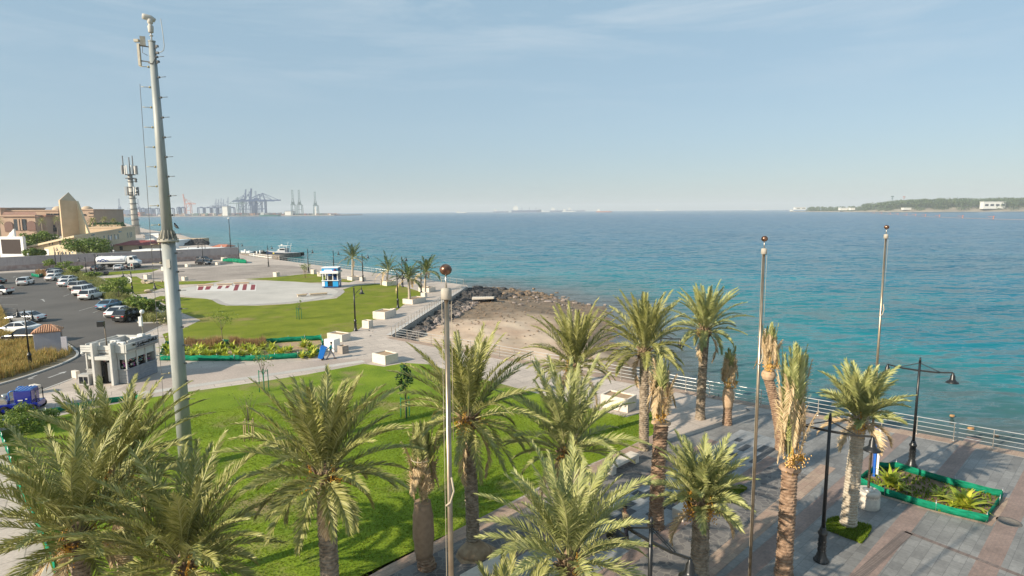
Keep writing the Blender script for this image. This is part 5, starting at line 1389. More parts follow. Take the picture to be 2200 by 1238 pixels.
# ---- gate hut with tiled roof
M['hut_wall'] = mat('hut_plaster', (0.40, 0.39, 0.43), (0.36, 0.35, 0.39), 3, 0.9)
M['tile'] = mat('clay_tile', (0.42, 0.20, 0.12), (0.52, 0.32, 0.20), 6, 0.85)
def hut():
    B = G(133, 758).xy; A = G(76, 764).xy; ux = (B - A).normalized(); rz = math.atan2(ux.y, ux.x); w = (B - A).length; d = 2.0
    h = ZT(A, 717)
    t = thing('gate_hut', 'small grey gate hut with clay tiled hip roof behind dry grass', 'hut', (A.x, A.y, 0), rz)
    o = MB().box((w / 2, d / 2, h / 2), (w, d, h)).build('wall', M['hut_wall'], t); bev(o)
    mb = MB(); e = .12
    z0 = h; z1 = h + .62
    a = [(-e, -e, z0), (w + e, -e, z0), (w + e, d + e, z0), (-e, d + e, z0)]; r0 = (w * .36, d / 2, z1); r1 = (w * .64, d / 2, z1)
    mb.add(a + [r0, r1], [(0, 1, 5, 4), (1, 2, 5), (2, 3, 4, 5), (3, 0, 4), (3, 2, 1, 0)])
    n_ = 13
    for k in range(n_):       # barrel tiles running up the front and back slopes
        f = (k + .5) / n_; x = -e + (w + 2 * e) * f
        top = min(1.0, min(f, 1 - f) / .36 * 1.0)
        for ys, yt in ((-e, d / 2), (d + e, d / 2)):
            p0 = Vector((x, ys, z0 + .03)); p1 = Vector((x + (0), ys + (yt - ys) * top, z0 + (z1 - z0) * top + .03)); mb.tube([p0, p1], .07, 6)
    for k in range(9):
        f = (k + .5) / 9; y = -e + (d + 2 * e) * f; top = min(1.0, min(f, 1 - f) * 2)
        for xs_, xt in ((-e, w * .36), (w + e, w * .64)):
            mb.tube([(xs_, y, z0 + .03), (xs_ + (xt - xs_) * top, y, z0 + (z1 - z0) * top + .03)], .07, 6)
    for (p_, q_) in ((a[0], r0), (a[1], r1), (a[2], r1), (a[3], r0), (r0, r1)): mb.tube([p_, q_], .085, 6)
    mb.build('roof', M['tile'], t)
    MB().box((w + .03, d * .5, h * .45), (.05, .85, h * .9)).build('door', M['glass_dark'], t)
    q = AT(140, 735, B.y + .3)
hut()
t = thing('concrete_panel', 'upright pale grey panel standing right of the gate hut', 'panel', tuple(G(141, 762)), R(10))
o = MB().box((0, 0, .95), (.55, .12, 1.9)).build('slab', M['hut_wall'], t); bev(o)

# ---- blue trailer machine
M['mblue'] = paintm('machine_blue', (0.008, 0.018, 0.24)); M['mblue2'] = paintm('machine_light_blue', (0.03, 0.16, 0.50))
def machine():
    p = G(28, 884).xy; t = thing('trailer_pump', 'dark blue wheeled machine trailer at the left edge by the white stone cubes', 'machine', (p.x, p.y, 0), R(17))
    mb = MB(); mb.box((0, 0, .55), (3.7, 1.3, .30)); mb.box((.9, 0, .38), (1.9, 1.1, .15)); o = mb.build('chassis', M['mblue'], t); bev(o, .03)
    mb = MB(); mb.box((.95, 0, 1.15), (1.1, 1.25, .95)); o = mb.build('engine_cover', M['mblue'], t); bev(o, .04)
    mb = MB(); mb.box((.95, 0, 1.66), (1.05, 1.1, .06))
    for k in range(4): mb.box((.6 + .24 * k, 0, 1.70), (.08, 1.1, .06))
    mb.build('cover_lid', M['mblue2'], t)
    mb = MB(); mb.tube([(.15, -.6, 1.0), (.1, -.6, 1.55), (.25, -.6, 1.68), (.5, -.6, 1.7)], .045, 6); mb.tube([(.15, .6, 1.0), (.1, .6, 1.55), (.25, .6, 1.68), (.5, .6, 1.7)], .045, 6); mb.build('guard_bar', M['mblue2'], t)
    mb = MB(); mb.tube([(-.4, -.5, .8), (-.4, .5, .8)], .32, 14); mb.tube([(-.4, 0, .9), (-.4, 0, 1.35)], .2, 10); mb.tube([(-.85, -.2, 1.0), (-.15, -.3, 1.2)], .12, 8); mb.build('pump', M['steel'], t)
    mb = MB(); mb.box((-1.3, 0, 1.05), (.75, 1.1, .8)); 
    for k in range(3): mb.tube([(-1.55 + .25 * k, -.5, 1.48), (-1.55 + .25 * k, .5, 1.48)], .09, 8)
    o = mb.build('tank', M['mblue'], t); bev(o, .03)
    mb = MB(); mb.tube([(1.75, -.55, .7), (1.75, -.55, 1.55), (1.75, .55, 1.55), (1.75, .55, .7)], .035, 6); mb.build('rear_frame', M['black_iron'], t)
    for (x, s) in ((1.55, -1), (1.55, 1), (-.2, -1), (-.2, 1)):
        w = MB().tube([(x, s * .62, .3), (x, s * .85, .3)], .3, 16).build('wheel', M['tyre'], t); MB().tube([(x, s * .7, .3), (x, s * .862, .3)], .14, 10).build('rim', M['mblue'], w)
    mb = MB(); mb.box((.8, -.64, .95), (.30, .012, .08)); mb.box((1.18, -.64, 1.02), (.12, .012, .07)); mb.box((-1.55, -.56, 1.0), (.12, .012, .22)); mb.build('maker_plate', M['white_plastic'], t)
machine()

# ---- blue and white drinks stall
M['st_blue'] = mat('stall_blue', (0.02, 0.30, 0.62), rough=.4); M['st_navy'] = mat('stall_navy', (0.015, 0.07, 0.22), rough=.4); M['st_pic'] = mat('stall_poster', (0.03, 0.04, 0.06), (0.25, 0.22, 0.24), 3.5, .4, detail=3)
def stall():
    A = G(695, 618.5).xy; B = G(725, 619.5).xy; w = 2.6; p = (A + B) / 2; h = ZT(p, 575)
    w = (B - A).length * .98; d = w * .85
    rz = R(3)
    t = thing('drinks_stall', 'small blue and white food stall on wheels on the circular plaza', 'stall', (p.x, p.y, 0), rz)
    s = h / 4.4
    mb = MB(); mb.box((0, d / 2, .22), (w, d, .2)); mb.build('chassis', M['st_navy'], t)
    mb = MB(); mb.box((-w * .33, .05, .85), (w * .34, .12, 1.1)); mb.box((w * .33, .05, .85), (w * .34, .12, 1.1)); mb.build('front_panel', M['st_blue'], t)
    mb = MB(); mb.box((-w * .43, -.02, .80), (w * .16, .04, .9)); mb.box((w / 2, d * .35, .75), (.03, d * .3, .7)); mb.build('white_flash', M['white_paint'], t)
    mb = MB(); mb.box((w / 2 - .05, d / 2, .85), (.1, d, 1.1)); mb.box((-w / 2 + .05, d / 2, .85), (.1, d, 1.1)); mb.box((0, d - .05, h * .5), (w - .2, .1, h * .8)); mb.build('side_panel', M['st_navy'], t)
    mb = MB(); mb.box((0, -.05, 1.46), (w * 1.08, .3, .1)); mb.box((w / 2 + .06, d / 2, 1.46), (.25, d, .1)); mb.build('counter', M['white_paint'], t)
    mb = MB()
    for x, y in ((-.46, .05), (-.15, .05), (.17, .05), (.46, .05), (.46, .95), (-.46, .95)): mb.box((x * w, y * d, 2.2), (.14, .14, 1.4))
    mb.build('post', M['white_plastic'], t)
    MB().box((0, .35, 1.2), (w * .28, .5, 2.2)).build('doorway', M['black'], t)
    mb = MB(); mb.box((w / 2 - .03, d / 2 + .1, 2.25), (.06, d * .8, 1.35)); mb.build('poster', M['st_pic'], t)
    o = MB().box((0, -.15, 3.05), (w * 1.14, .7, .5)).build('awning', M['white_paint'], t); bev(o, .08)
    MB().box((w / 2 + .05, d / 2, 3.1), (.5, d, .3)).build('side_awning', M['blind'], t)
    MB().box((0, d / 2, h - .6), (w, d, 1.0)).build('sign_box', M['st_blue'], t)
    MB().box((w / 2 + .012, d / 2, h - .6), (.02, d * .96, .95)).build('side_picture', M['st_navy'], t)
    mb = MB(); mb.box((0, d / 2, h - .06), (w * 1.06, d * 1.06, .12)); mb.box((-.1 * w, -.012, h - .62), (w * .5, .03, .42)); mb.build('roof', M['white_paint'], t)
    mb = MB(); mb.ball((w * .33, -.03, h - .62), .36, 8, sz=1.0); mb.build('round_picture', mat('plum_round', (0.10, 0.02, 0.10), rough=.5), t)
    mb = MB(); mb.box((-.12 * w, -.035, h - .78), (w * .22, .02, .2)); mb.build('food_picture', mat('food_tan', (0.55, 0.38, 0.2), rough=.5), t)
    for x, y in ((-.42, .2), (.42, .2), (-.42, .8), (.42, .8)):
        MB().tube([(x * w - .1, y * d, .3), (x * w + .1 + .12 * (1 if x > 0 else -1), y * d, .3)], .3, 14).build('wheel', M['tyre'], t)
stall()

# ---- sign totem, seen nearly edge on
M['totem_blue'] = mat('totem_blue', (0.02, 0.12, 0.50), rough=.4)
def totem():
    p = G(1879, 1020).xy; h = ZT(p, 921); t = thing('sign_totem', 'tall narrow blue and white information totem behind the rightmost flagpole', 'sign', (p.x, p.y, 0), R(61))
    o = MB().box((0, .06, h / 2), (.95, .10, h)).build('back_panel', M['totem_blue'], t); bev(o, .01)
    o = MB().box((0.05, -.08, h / 2 + .05), (.88, .12, h - .25)).build('front_panel', M['white_paint'], t); bev(o, .01)
    mb = MB()
    for k in range(9): mb.box((.05 - (.06 if k % 2 else 0), -.1425, h - .5 - .24 * k), (.6 - .12 * (k % 2), .006, .06))
    mb.build('printed_lines', M['totem_blue'], t)
    MB().box((0, 0, .04), (1.0, .4, .08)).build('foot', M['steel'], t)
totem()

# ================================================================ PEOPLE
M['skin'] = mat('skin', (0.16, 0.09, 0.06), rough=.55); M['turq'] = mat('turquoise_shirt', (0.02, 0.36, 0.40), (0.02, 0.30, 0.34), 9, .85)
M['trouser'] = mat('grey_trousers', (0.42, 0.40, 0.42), (0.30, 0.29, 0.32), 6, .9); M['khaki'] = mat('khaki_shirt', (0.38, 0.30, 0.18), (0.32, 0.25, 0.15), 6, .9)
M['dark_cloth'] = mat('dark_cloth', (0.02, 0.02, 0.03), rough=.9); M['hair'] = mat('black_hair', (0.012, 0.010, 0.009), rough=.6)
def skin_mesh(name, joints, edges, m, parent, sub=2):
    me = bpy.data.meshes.new(name); me.from_pydata([j[:3] for j in joints], edges, []); me.materials.append(m)
    o = bpy.data.objects.new(name, me); sc.collection.objects.link(o); o.parent = parent
    sk = o.modifiers.new('skin', 'SKIN'); sk.use_smooth_shade = True
    for i, j in enumerate(joints):
        r_ = j[3] if isinstance(j[3], tuple) else (j[3], j[3])
        me.skin_vertices[0].data[i].radius = r_; me.skin_vertices[0].data[i].use_root = (i == 0)
    s_ = o.modifiers.new('subsurf', 'SUBSURF'); s_.levels = sub; s_.render_levels = sub
    return o
def person(pos, rz, label, shirt, pants, stride=.28, armL=None, armR=None, lean=.06, shoes='black'):
    """walks along local +x"""
    t = thing('person', label, 'person', (pos[0], pos[1], 0.0), rz)
    l = lean
    kneeF = (stride * .62, .09, .50); footF = (stride, .09, .09); kneeB = (-stride * .25, -.09, .50); footB = (-stride * 1.05, -.09, .11)
    aL = armL or [(.06 + l, .21, 1.16), (.02, .25, .95)]; aR = armR or [(-.08 + l, -.21, 1.16), (-.02, -.25, .95)]
    J = [(0, 0, .93, (.10, .14)), (l * .5, 0, 1.15, (.10, .13)), (l, 0, 1.36, (.09, .15)), (l * 1.25, 0, 1.47, .055), (l * 1.5 + .01, 0, 1.56, .065), (l * 1.5 + .015, 0, 1.66, .075),
         (0, .09, .88, .085), kneeF + (.058,), footF + (.042,), (footF[0] + .13, .10, .035, .032),
         (0, -.09, .88, .085), kneeB + (.058,), footB + (.042,), (footB[0] + .12, -.10, .04, .032),
         (l, .175, 1.39, .055), aL[0] + (.042,), aL[1] + (.032,),
         (l, -.175, 1.39, .055), aR[0] + (.042,), aR[1] + (.032,)]
    hands = []
    for bi, (el, wr) in ((16, aL), (19, aR)):
        el = Vector(el); wr = Vector(wr); d = (wr - el).normalized(); side = Vector((d.z, 0, -d.x)).normalized()
        palm = wr + d * .07; J.append(tuple(palm) + (.028,)); pi = len(J) - 1; hands.append((bi, pi))
        for k, ff in enumerate((-.03, -.01, .01, .03)):
            b = palm + side * ff + d * .025; e = b + d * (.055 - .008 * abs(k - 1)) + Vector((0, 0, -.008))
            J.append(tuple(e) + (.009,)); hands.append((pi, len(J) - 1))
        J.append(tuple(wr + side * .045 + d * .05) + (.010,)); hands.append((pi, len(J) - 1))
    E = [(0, 1), (1, 2), (2, 3), (3, 4), (4, 5), (0, 6), (6, 7), (7, 8), (8, 9), (0, 10), (10, 11), (11, 12), (12, 13), (2, 14), (14, 15), (15, 16), (2, 17), (17, 18), (18, 19)] + hands
    skin_mesh('body', J, E, M['skin'], t)
    g = .018
    skin_mesh('shirt', [(0, 0, .90, (.125, .165)), (l * .5, 0, 1.15, (.122, .155)), (l, 0, 1.36, (.11, .17)), (l * 1.1, 0, 1.43, .075), (l, .175, 1.39, .073), ((l + aL[0][0]) / 2 + .0, .20, 1.26, .066), (l, -.175, 1.39, .073), ((l + aR[0][0]) / 2, -.20, 1.26, .066)],
              [(0, 1), (1, 2), (2, 3), (2, 4), (4, 5), (2, 6), (6, 7)], M[shirt], t)
    skin_mesh('trousers', [(0, 0, .95, (.125, .16)), (0, .09, .86, .105), kneeF + (.078,), (footF[0], footF[1], footF[2] + .05, .06), (0, -.09, .86, .105), kneeB + (.078,), (footB[0], footB[1], footB[2] + .05, .06)],
              [(0, 1), (1, 2), (2, 3), (0, 4), (4, 5), (5, 6)], M[pants], t)
    hx = l * 1.5 + .02
    MB().ball((hx, 0, 1.655), .098, 9, sz=1.18).build('head', M['skin'], t)
    mb = MB(); mb.ball((hx - .018, 0, 1.685), .104, 9, sz=1.08); mb.build('hair', M['hair'], t)
    mb = MB(); mb.add([(hx + .09, -.015, 1.63), (hx + .09, .015, 1.63), (hx + .118, 0, 1.625), (hx + .092, 0, 1.67)], [(0, 1, 2), (1, 3, 2), (3, 0, 2)]); mb.build('nose', M['skin'], t)
    mb = MB()
    for s_ in (-1, 1): mb.ball((hx + .088, s_ * .032, 1.665), .012, 5)
    mb.build('eyes', M['black'], t)
    mb = MB()
    for s_ in (-1, 1): mb.ball((hx - .005, s_ * .098, 1.65), .022, 5)
    mb.build('ears', M['skin'], t)
    for (x, y) in ((footF[0], .095), (footB[0], -.095)):
        mb = MB(); mb.box((x + .05, y, .045), (.27, .10, .09)); o = mb.build('shoe', M[shoes], t); bev(o, .03, 3)
    return t
pw_ = G(711, 772).xy
pt_ = person(pw_, R(8), 'worker in turquoise shirt and grey trousers pulling a blue bin behind', 'turq', 'trouser', .36,
       armL=[(.10, .22, 1.15), (.22, .22, 1.02)], armR=[(-.16, -.22, 1.16), (-.38, -.16, 1.05)])
def bin_():
    q = Vector(pw_) + Vector((-.62, -.18)); t = thing('wheelie_bin', 'tall blue plastic bin tilted back and dragged by the worker', 'bin', (q.x - .1, q.y, 0.0), R(8))
    mb = MB(); a = R(20)
    def tl(x, y, z): return (x * math.cos(a) + z * math.sin(a) * .9 - .25, y, -x * math.sin(a) + z * math.cos(a) + .10)
    sx, sy = .29, .32; z0, z1 = .04, 1.22
    vs = [tl(i * sx * (.82 if z == z0 else 1), j * sy * (.85 if z == z0 else 1), z) for z in (z0, z1) for (i, j) in ((-1, -1), (1, -1), (1, 1), (-1, 1))]
    M['bin_blue'] = mat('bin_blue', (0.01, 0.16, 0.55), rough=.4)
    mb.add(vs, [(3, 2, 1, 0), (4, 5, 6, 7), (0, 1, 5, 4), (1, 2, 6, 5), (2, 3, 7, 6), (3, 0, 4, 7)]); o = mb.build('body', M['bin_blue'], t); bev(o, .03)
    mb = MB(); vs = [tl(i * sx * 1.08, j * sy * 1.06, z) for z in (1.225, 1.30) for (i, j) in ((-1, -1), (1, -1), (1, 1), (-1, 1))]; mb.add(vs, [(3, 2, 1, 0), (4, 5, 6, 7), (0, 1, 5, 4), (1, 2, 6, 5), (2, 3, 7, 6), (3, 0, 4, 7)]); mb.build('lid', M['bin_blue'], t)
    mb = MB(); mb.tube([tl(sx + .02, -.2, 1.2), tl(sx + .10, -.2, 1.24), tl(sx + .10, .2, 1.24), tl(sx + .02, .2, 1.2)], .018, 6); mb.build('handle', M['bin_blue'], t)
    for s in (-1, 1):
        c = tl(sx * .8, s * .27, .03); MB().tube([(c[0], s * .25, max(c[2], .1)), (c[0], s * .32, max(c[2], .1))], .1, 12).build('wheel', M['tyre'], t)
bin_()
pb = AT(1346, 1128, 24.3); person((pb.x, 24.3), R(205), 'person in khaki shirt and dark trousers standing on the walk, half hidden by fronds', 'khaki', 'dark_cloth', .16)
# ================================================================ COMPOUND WALL, BUILDINGS
M['wall'] = paving('wall_render', (0.42, 0.37, 0.36), (0.39, 0.345, 0.34), (0.30, 0.26, 0.25), 2.6, 1.0, 0, 0.02, (0.8, 1.1), 0.9, 0.3)
M['wall_low'] = mat('wall_stone_low', (0.30, 0.22, 0.20), (0.42, 0.34, 0.31), 1.2, 0.95, bump=0.5, bscale=6)
def wall_run(pts, h, label, name='compound_wall', low=1.4):
    a = Vector(pts[0]); t = thing(name, label, 'wall', (a.x, a.y, 0))
    mb = MB(); mb2 = MB(); mb3 = MB()
    for p_, q_ in zip(pts[:-1], pts[1:]):
        p_ = Vector(p_) - a; q_ = Vector(q_) - a; L_ = (q_ - p_).length; rz = math.atan2((q_ - p_).y, (q_ - p_).x); c = (p_ + q_) / 2
        mb.box((c.x, c.y, h / 2), (L_, .3, h), rz); mb2.box((c.x, c.y, low / 2), (L_, .36, low), rz); mb3.box((c.x, c.y, h + .06), (L_ + .1, .42, .12), rz)
    mb.build('wall_face', M['wall'], t); mb2.build('plinth', M['wall_low'], t); mb3.build('coping', M['kerb'], t)
w0 = G(0, 583).xy; w1 = G(513, 555.5).xy; wv = (w1 - w0).normalized()
wall_run([tuple(w0 - wv * 120), tuple(w0), tuple(w1)], 3.5, 'long pinkish compound wall with darker stone foot behind the car park')
t = thing('wall_lamp', 'row of small white globe lamps', 'lamp') if False else None
for k in range(6):
    q = w0 + wv * (6 + k * 9.5); o = MB().tube([(0, 0, 0), (0, 0, .35)], .05, 6).build('globe_lamp', M['white_plastic']); o.location = (q.x, q.y, 3.62)
    MB().ball((0, 0, .5), .22, 7).build('globe', M['white_plastic'], o)
    tag(o, ['small white globe lamp at the left end of the wall top', 'small white globe lamp above the planting strip end on the wall', 'white globe lamp on the wall left of the utility cube', 'white globe lamp on the wall right of the utility cube', 'white globe lamp on the wall just left of the tanker', 'white globe lamp on the wall above the tanker tank'][k], 'lamp', 'globe lamps on the compound wall')
# low stone pier root next to the boats
M['pier'] = mat('pier_stone', (0.16, 0.13, 0.11), (0.28, 0.24, 0.20), 2, 0.95, bump=.4, bscale=8)
pier = thing('pier', 'low dark stone pier with pale bollards beside the patrol boat', 'pier', tuple(G(520, 548)))
P0 = G(520, 548).xy
d1 = G(640, 561, SEA + .6).xy - P0; 
mb = MB(); mb.prism([(0, 0), (d1.x * .62 - 4, d1.y * .2 + 16), (d1.x * .62, d1.y * .2 + 19), (2, 6)], -3, -.4); mb.box((4, 5, -1.2), (26, 3.2, 2.2), -.55); mb.build('deck', M['pier'], pier)
mb = MB()
for px, py in ((527, 541), (536, 544), (552, 545), (559, 543), (546, 551)):
    q = G(px, py, -.2).xy - P0; mb.tube([(q.x, q.y, -1.2), (q.x, q.y, .7)], .28, 8)
mb.build('mooring_post', M['white_plastic'], pier)
mb = MB(); q0 = G(536, 550, -.2).xy - P0; q1 = G(585, 557, -.2).xy - P0; mb.bar((q0.x, q0.y, .2), (q1.x, q1.y, .2), .3, .3); mb.bar((q0.x, q0.y, .8), (q1.x, q1.y, .8), .12); mb.build('gangway', M['white_plastic'], pier)

M['cream'] = mat('cream_render', (0.60, 0.50, 0.34), (0.55, 0.45, 0.31), 1.0, 0.9)
M['tan'] = mat('tan_stone', (0.50, 0.37, 0.24), (0.56, 0.42, 0.28), .6, 0.9)
M['fin'] = mat('fin_stone_sunlit', (0.66, 0.54, 0.36), (0.60, 0.49, 0.33), .6, 0.9)  # lighter than the shaft: sunlight on the fin is put into its colour
M['brown'] = mat('brown_render', (0.36, 0.255, 0.185), (0.42, 0.30, 0.22), .15, 0.9)
M['brown_d'] = mat('brown_roof', (0.32, 0.17, 0.12), (0.26, 0.15, 0.11), .3, 0.9)
M['dome'] = mat('dome_stone', (0.50, 0.38, 0.27), rough=0.9)
M['win'] = mat('window_glass', (0.02, 0.03, 0.04), rough=.15, spec=.8)
M['red_roof'] = mat('red_roof', (0.24, 0.055, 0.05), rough=.8)

def wedge():
    C0 = AT(165, 556, 195).xy; Lf_ = AT(65, 552, 200).xy; Rt = AT(293, 525, 272).xy; bk = Lf_ + (Rt - C0)
    zC = ZT(C0, 510); zL = ZT(Lf_, 533); zR = ZT(Rt, 489)
    zR = ZT(Rt, 489)
    t = thing('wedge_building', 'cream wedge-shaped building with sloping flat roof and slit windows behind the wall', 'building', (C0.x, C0.y, 0))
    pts = [Lf_ - C0, Vector((0, 0)), Rt - C0, bk - C0]; zs = [zL, zC, zR, zL + zR - zC]
    mb = MB(); vs = [(p_.x, p_.y, -.2) for p_ in pts] + [(p_.x, p_.y, z) for p_, z in zip(pts, zs)]
    mb.add(vs, [(0, 1, 5, 4), (1, 2, 6, 5), (2, 3, 7, 6), (3, 0, 4, 7), (4, 5, 6, 7)]); mb.build('wall', M['cream'], t)
    ce = sum((p_ for p_ in pts), Vector((0, 0))) / 4; mb = MB()
    q = [ce + (p_ - ce) * 1.035 for p_ in pts]; mb.add([(p_.x, p_.y, z + .02) for p_, z in zip(q, zs)] + [(p_.x, p_.y, z + .65) for p_, z in zip(q, zs)], [(3, 2, 1, 0), (4, 5, 6, 7), (0, 1, 5, 4), (1, 2, 6, 5), (2, 3, 7, 6), (3, 0, 4, 7)]); mb.build('roof', M['cream'], t)
    def slit(a, b, f, z0, z1, w=.45, m='win'):
        p_ = a + (b - a) * f; rz = math.atan2((b - a).y, (b - a).x); nn = Vector(((b - a).y, -(b - a).x)).normalized() * .03
        MB().box((p_.x + nn.x, p_.y + nn.y, (z0 + z1) / 2), (w, .12, z1 - z0), rz).build('window', M[m], t)
    A_, B_, C_ = pts[0], pts[1], pts[2]
    for f in (.45, .52, .68, .75): slit(A_, B_, f, zC - 2.6, zC - 1.0)
    for f in (.2, .55, .62, .70, .78, .86): slit(A_, B_, f, .6, 2.2)
    slit(A_, B_, .38, .5, 3.0, 1.8, 'white_plastic')
    L2 = (C_ - B_).length
    for f in (.40, .47, .52, .58, .64, .83, .88, .91): slit(B_, C_, f, 4.2, 6.4, .9)
    for f in (.24, .68): slit(B_, C_, f, 6.9, 7.4, 4.0)
    for f in (.50, .60): slit(B_, C_, f, 4.4, 5.8, 2.0, 'white_plastic')
    # tower standing out of the roof
    tw = thing('stone_tower', 'tall tan stone tower with pointed top and slanting right fin', 'tower', (0, 0, 0))
    Y0 = 214.0
    a = AT(128, 430, Y0); a2 = AT(136, 514, Y0); b_ = AT(164.5, 432, Y0 + 5); b2 = AT(171, 508, Y0 + 5); ap = AT(147, 413, Y0 + 6); f2 = AT(191, 504, Y0 + 3.2)
    zb_ = min(a2.z, b2.z) - 6
    def down(p_, q_):   # extend edge p->q down to zb_
        k = (zb_ - p_.z) / (q_.z - p_.z); return p_ + (q_ - p_) * k
    A0 = down(a, a2); B0 = down(b_, b2); F0 = down(b_, f2); Bk = Vector((a.x + 1, Y0 + 12, 0)); 
    bo = Vector((-4.2, 5, 0)); bk_t = a + bo; bk_b = A0 + bo; bf_t = b_ + bo; bf_b = B0 + bo
    mb = MB(); mb.add([A0, B0, b_, a, bk_b, bf_b, bf_t, bk_t, ap], [(0, 1, 2, 3), (5, 4, 7, 6), (4, 0, 3, 7), (1, 5, 6, 2), (3, 2, 8), (2, 6, 8), (6, 7, 8), (7, 3, 8)]); mb.build('shaft', M['tan'], tw)
    e = Vector((0, 1.0, 0)); mb = MB(); mb.add([B0 + Vector((.02, 0, 0)), F0, b_ + Vector((.02, 0, 0)), B0 + e, F0 + e, b_ + e], [(0, 1, 2), (5, 4, 3), (1, 4, 5, 2), (0, 3, 4, 1)]); mb.build('fin', M['fin'], tw)
    return
wedge()
def simple_house(px0, px1, pyt, pyb, Y, depth, label, m, name='building', roofm=None, wins=(), rz=0.0, roofh=0.0, cat='building'):
    a = AT(px0, pyb, Y); b = AT(px1, pyb, Y); h = AT((px0 + px1) / 2, pyt, Y).z; w = abs(b.x - a.x)
    t = thing(name, label, cat, (a.x, Y, 0), rz)
    MB().box((w / 2, depth / 2, h / 2 - .25), (w, depth, h + .5)).build('wall', M[m], t)
    mb = MB()
    if roofh: mb.add([(-.4, -.4, h), (w + .4, -.4, h), (w + .4, depth + .4, h), (-.4, depth + .4, h), (w * .2, depth / 2, h + roofh), (w * .8, depth / 2, h + roofh)], [(0, 1, 5, 4), (1, 2, 5), (2, 3, 4, 5), (3, 0, 4), (3, 2, 1, 0)])
    else: mb.box((w / 2, depth / 2, h + .3), (w + .5, depth + .5, .6))
    mb.build('roof', M[roofm or m], t)
    for (f, z, ww, hh) in wins:
        o = MB().box((w * f, -.03, h * z), (ww, .12, hh)).build('window', M['win'], t)
    return t, w, h
simple_house(245, 328, 527, 545, 232, 14, 'low brown annex with dark red pitched roof right of the wedge building', 'tan', roofm='red_roof', roofh=1.6, wins=((.2, .5, 1.2, 1.5), (.7, .5, 1.2, 1.5)))
simple_house(286, 352, 541, 546, 205, 8, 'long low white shed just behind the wall, left of the mast', 'white_paint', wins=())
simple_house(378, 455, 539, 546, 208, 10, 'long white container roof behind the wall, right of the mast', 'white_paint')
simple_house(455, 485, 531, 540, 225, 8, 'small building with rusty orange roof at the wall end', 'white_paint', roofm='orange', roofh=.8)
simple_house(330, 372, 520, 533, 262, 14, 'white building among clutter near the breakwater', 'white_paint', wins=((.3, .5, 2, 1.5),))
simple_house(312, 345, 505, 515, 330, 12, 'flat white pavilion farther along the shore', 'white_paint')

# big brown palace
def palace():
    Y = 392.0
    t = thing('palace_building', 'large brown palace building with arches, flat roofs and two small domes', 'building', (0, 0, 0))
    def blk(px0, px1, pyt, Yb, dp, nm, m='brown', pyb=520):
        a = AT(px0, pyb, Yb); b = AT(px1, pyb, Yb); h = AT((px0 + px1) / 2, pyt, Yb).z
        MB().box(((a.x + b.x) / 2, Yb + dp / 2, h / 2), (b.x - a.x, dp, h)).build(nm, M[m], t)
        MB().box(((a.x + b.x) / 2, Yb + dp / 2, h + .4), (b.x - a.x + 1, dp + 1, .8)).build('parapet', M[m], t)
        return (a.x, b.x, h)
    def strip(px0, px1, py0, py1, Yb, nm='window', m='win'):
        a = AT(px0, py1, Yb); b = AT(px1, py0, Yb)
        o = MB().box(((a.x + b.x) / 2, Yb, (a.z + b.z) / 2), (abs(b.x - a.x), .5, abs(b.z - a.z))).build(nm, M[m], t)
    blk(-60, 9, 449, 420, 40, 'rear_block'); blk(-40, 100, 454, 425, 30, 'long_block'); blk(98, 132, 453.5, 415, 30, 'middle_block')
    blk(4, 81, 465, 392, 30, 'portal_block'); blk(81, 104, 466, 398, 26, 'side_block'); blk(104, 131, 466, 404, 22, 'end_block')
    blk(174, 207, 452, 415, 32, 'right_block'); blk(205, 222, 463, 430, 20, 'terrace_block')
    # sloping tiled roof over the portal
    a = AT(2, 466, 391); b = AT(82, 466, 391); c = AT(8, 455.5, 402); d = AT(76, 455.5, 402)
    MB().add([a, b, d, c], [(0, 1, 2, 3)]).build('roof', M['brown_d'], t)
    a = AT(73, 466, 397); b = AT(98, 463, 397); MB().box(((a.x + b.x) / 2, 405, a.z + .6), (b.x - a.x, 16, 1.2)).build('roof', M['brown_d'], t)
    def arch(px, wpx, pyt, pyb, Yb):
        a = AT(px, pyb, Yb); b = AT(px + wpx, pyb, Yb); top = AT(px, pyt, Yb).z; r = (b.x - a.x) / 2; cx = (a.x + b.x) / 2
        poly = [(cx - r, a.z), (cx + r, a.z)] + [(cx + r * 1.06 * math.cos(u), top - r + r * math.sin(u)) for u in np.linspace(0, PI, 14)]
        mb = MB(); mb.add([(x, Yb - .35, z) for x, z in poly] + [(x, Yb + .3, z) for x, z in poly], [tuple(range(len(poly)))] + [(i, i + len(poly), (i + 1) % len(poly) + len(poly), (i + 1) % len(poly)) for i in range(len(poly))])
        mb.build('arch_recess', M['arch_in'], t)
    M['arch_in'] = mat('arch_recess', (0.17, 0.10, 0.08), rough=.9)
    arch(12, 17, 476, 498, 391.8); arch(60, 18, 475, 496, 391.8)
    strip(32, 55, 471, 495, 391.8, 'glass_front')
    for x in (40, 46): strip(x, x + .5, 471, 495, 391.4, 'mullion', 'brown')
    for x in (100, 104.5, 110, 116, 119.5, 124): strip(x, x + 2.2, 459, 464, 414.6)
    strip(111, 121, 489, 498, 403.6); strip(115, 118, 484, 488.5, 403.6)
    strip(177, 183, 460, 463, 414.6); strip(190, 200, 457, 458.5, 414.6); strip(188, 200, 463.2, 464.4, 414.6, 'ledge', 'dome')
    for y in (459, 465, 471): strip(208, 214, y, y + 3.4, 429.6)
    for px, w_ in ((126, 12), (187.5, 12)):
        a = AT(px, 452, 430); r = abs(AT(px + w_, 452, 430).x - a.x)
        MB().lathe([(r, 0)] + [(r * math.cos(u), r * .82 * math.sin(u)) for u in np.linspace(.05, PI / 2 - .01, 9)], (a.x, 430, a.z - .3), 24).build('dome', M['dome'], t)
palace()
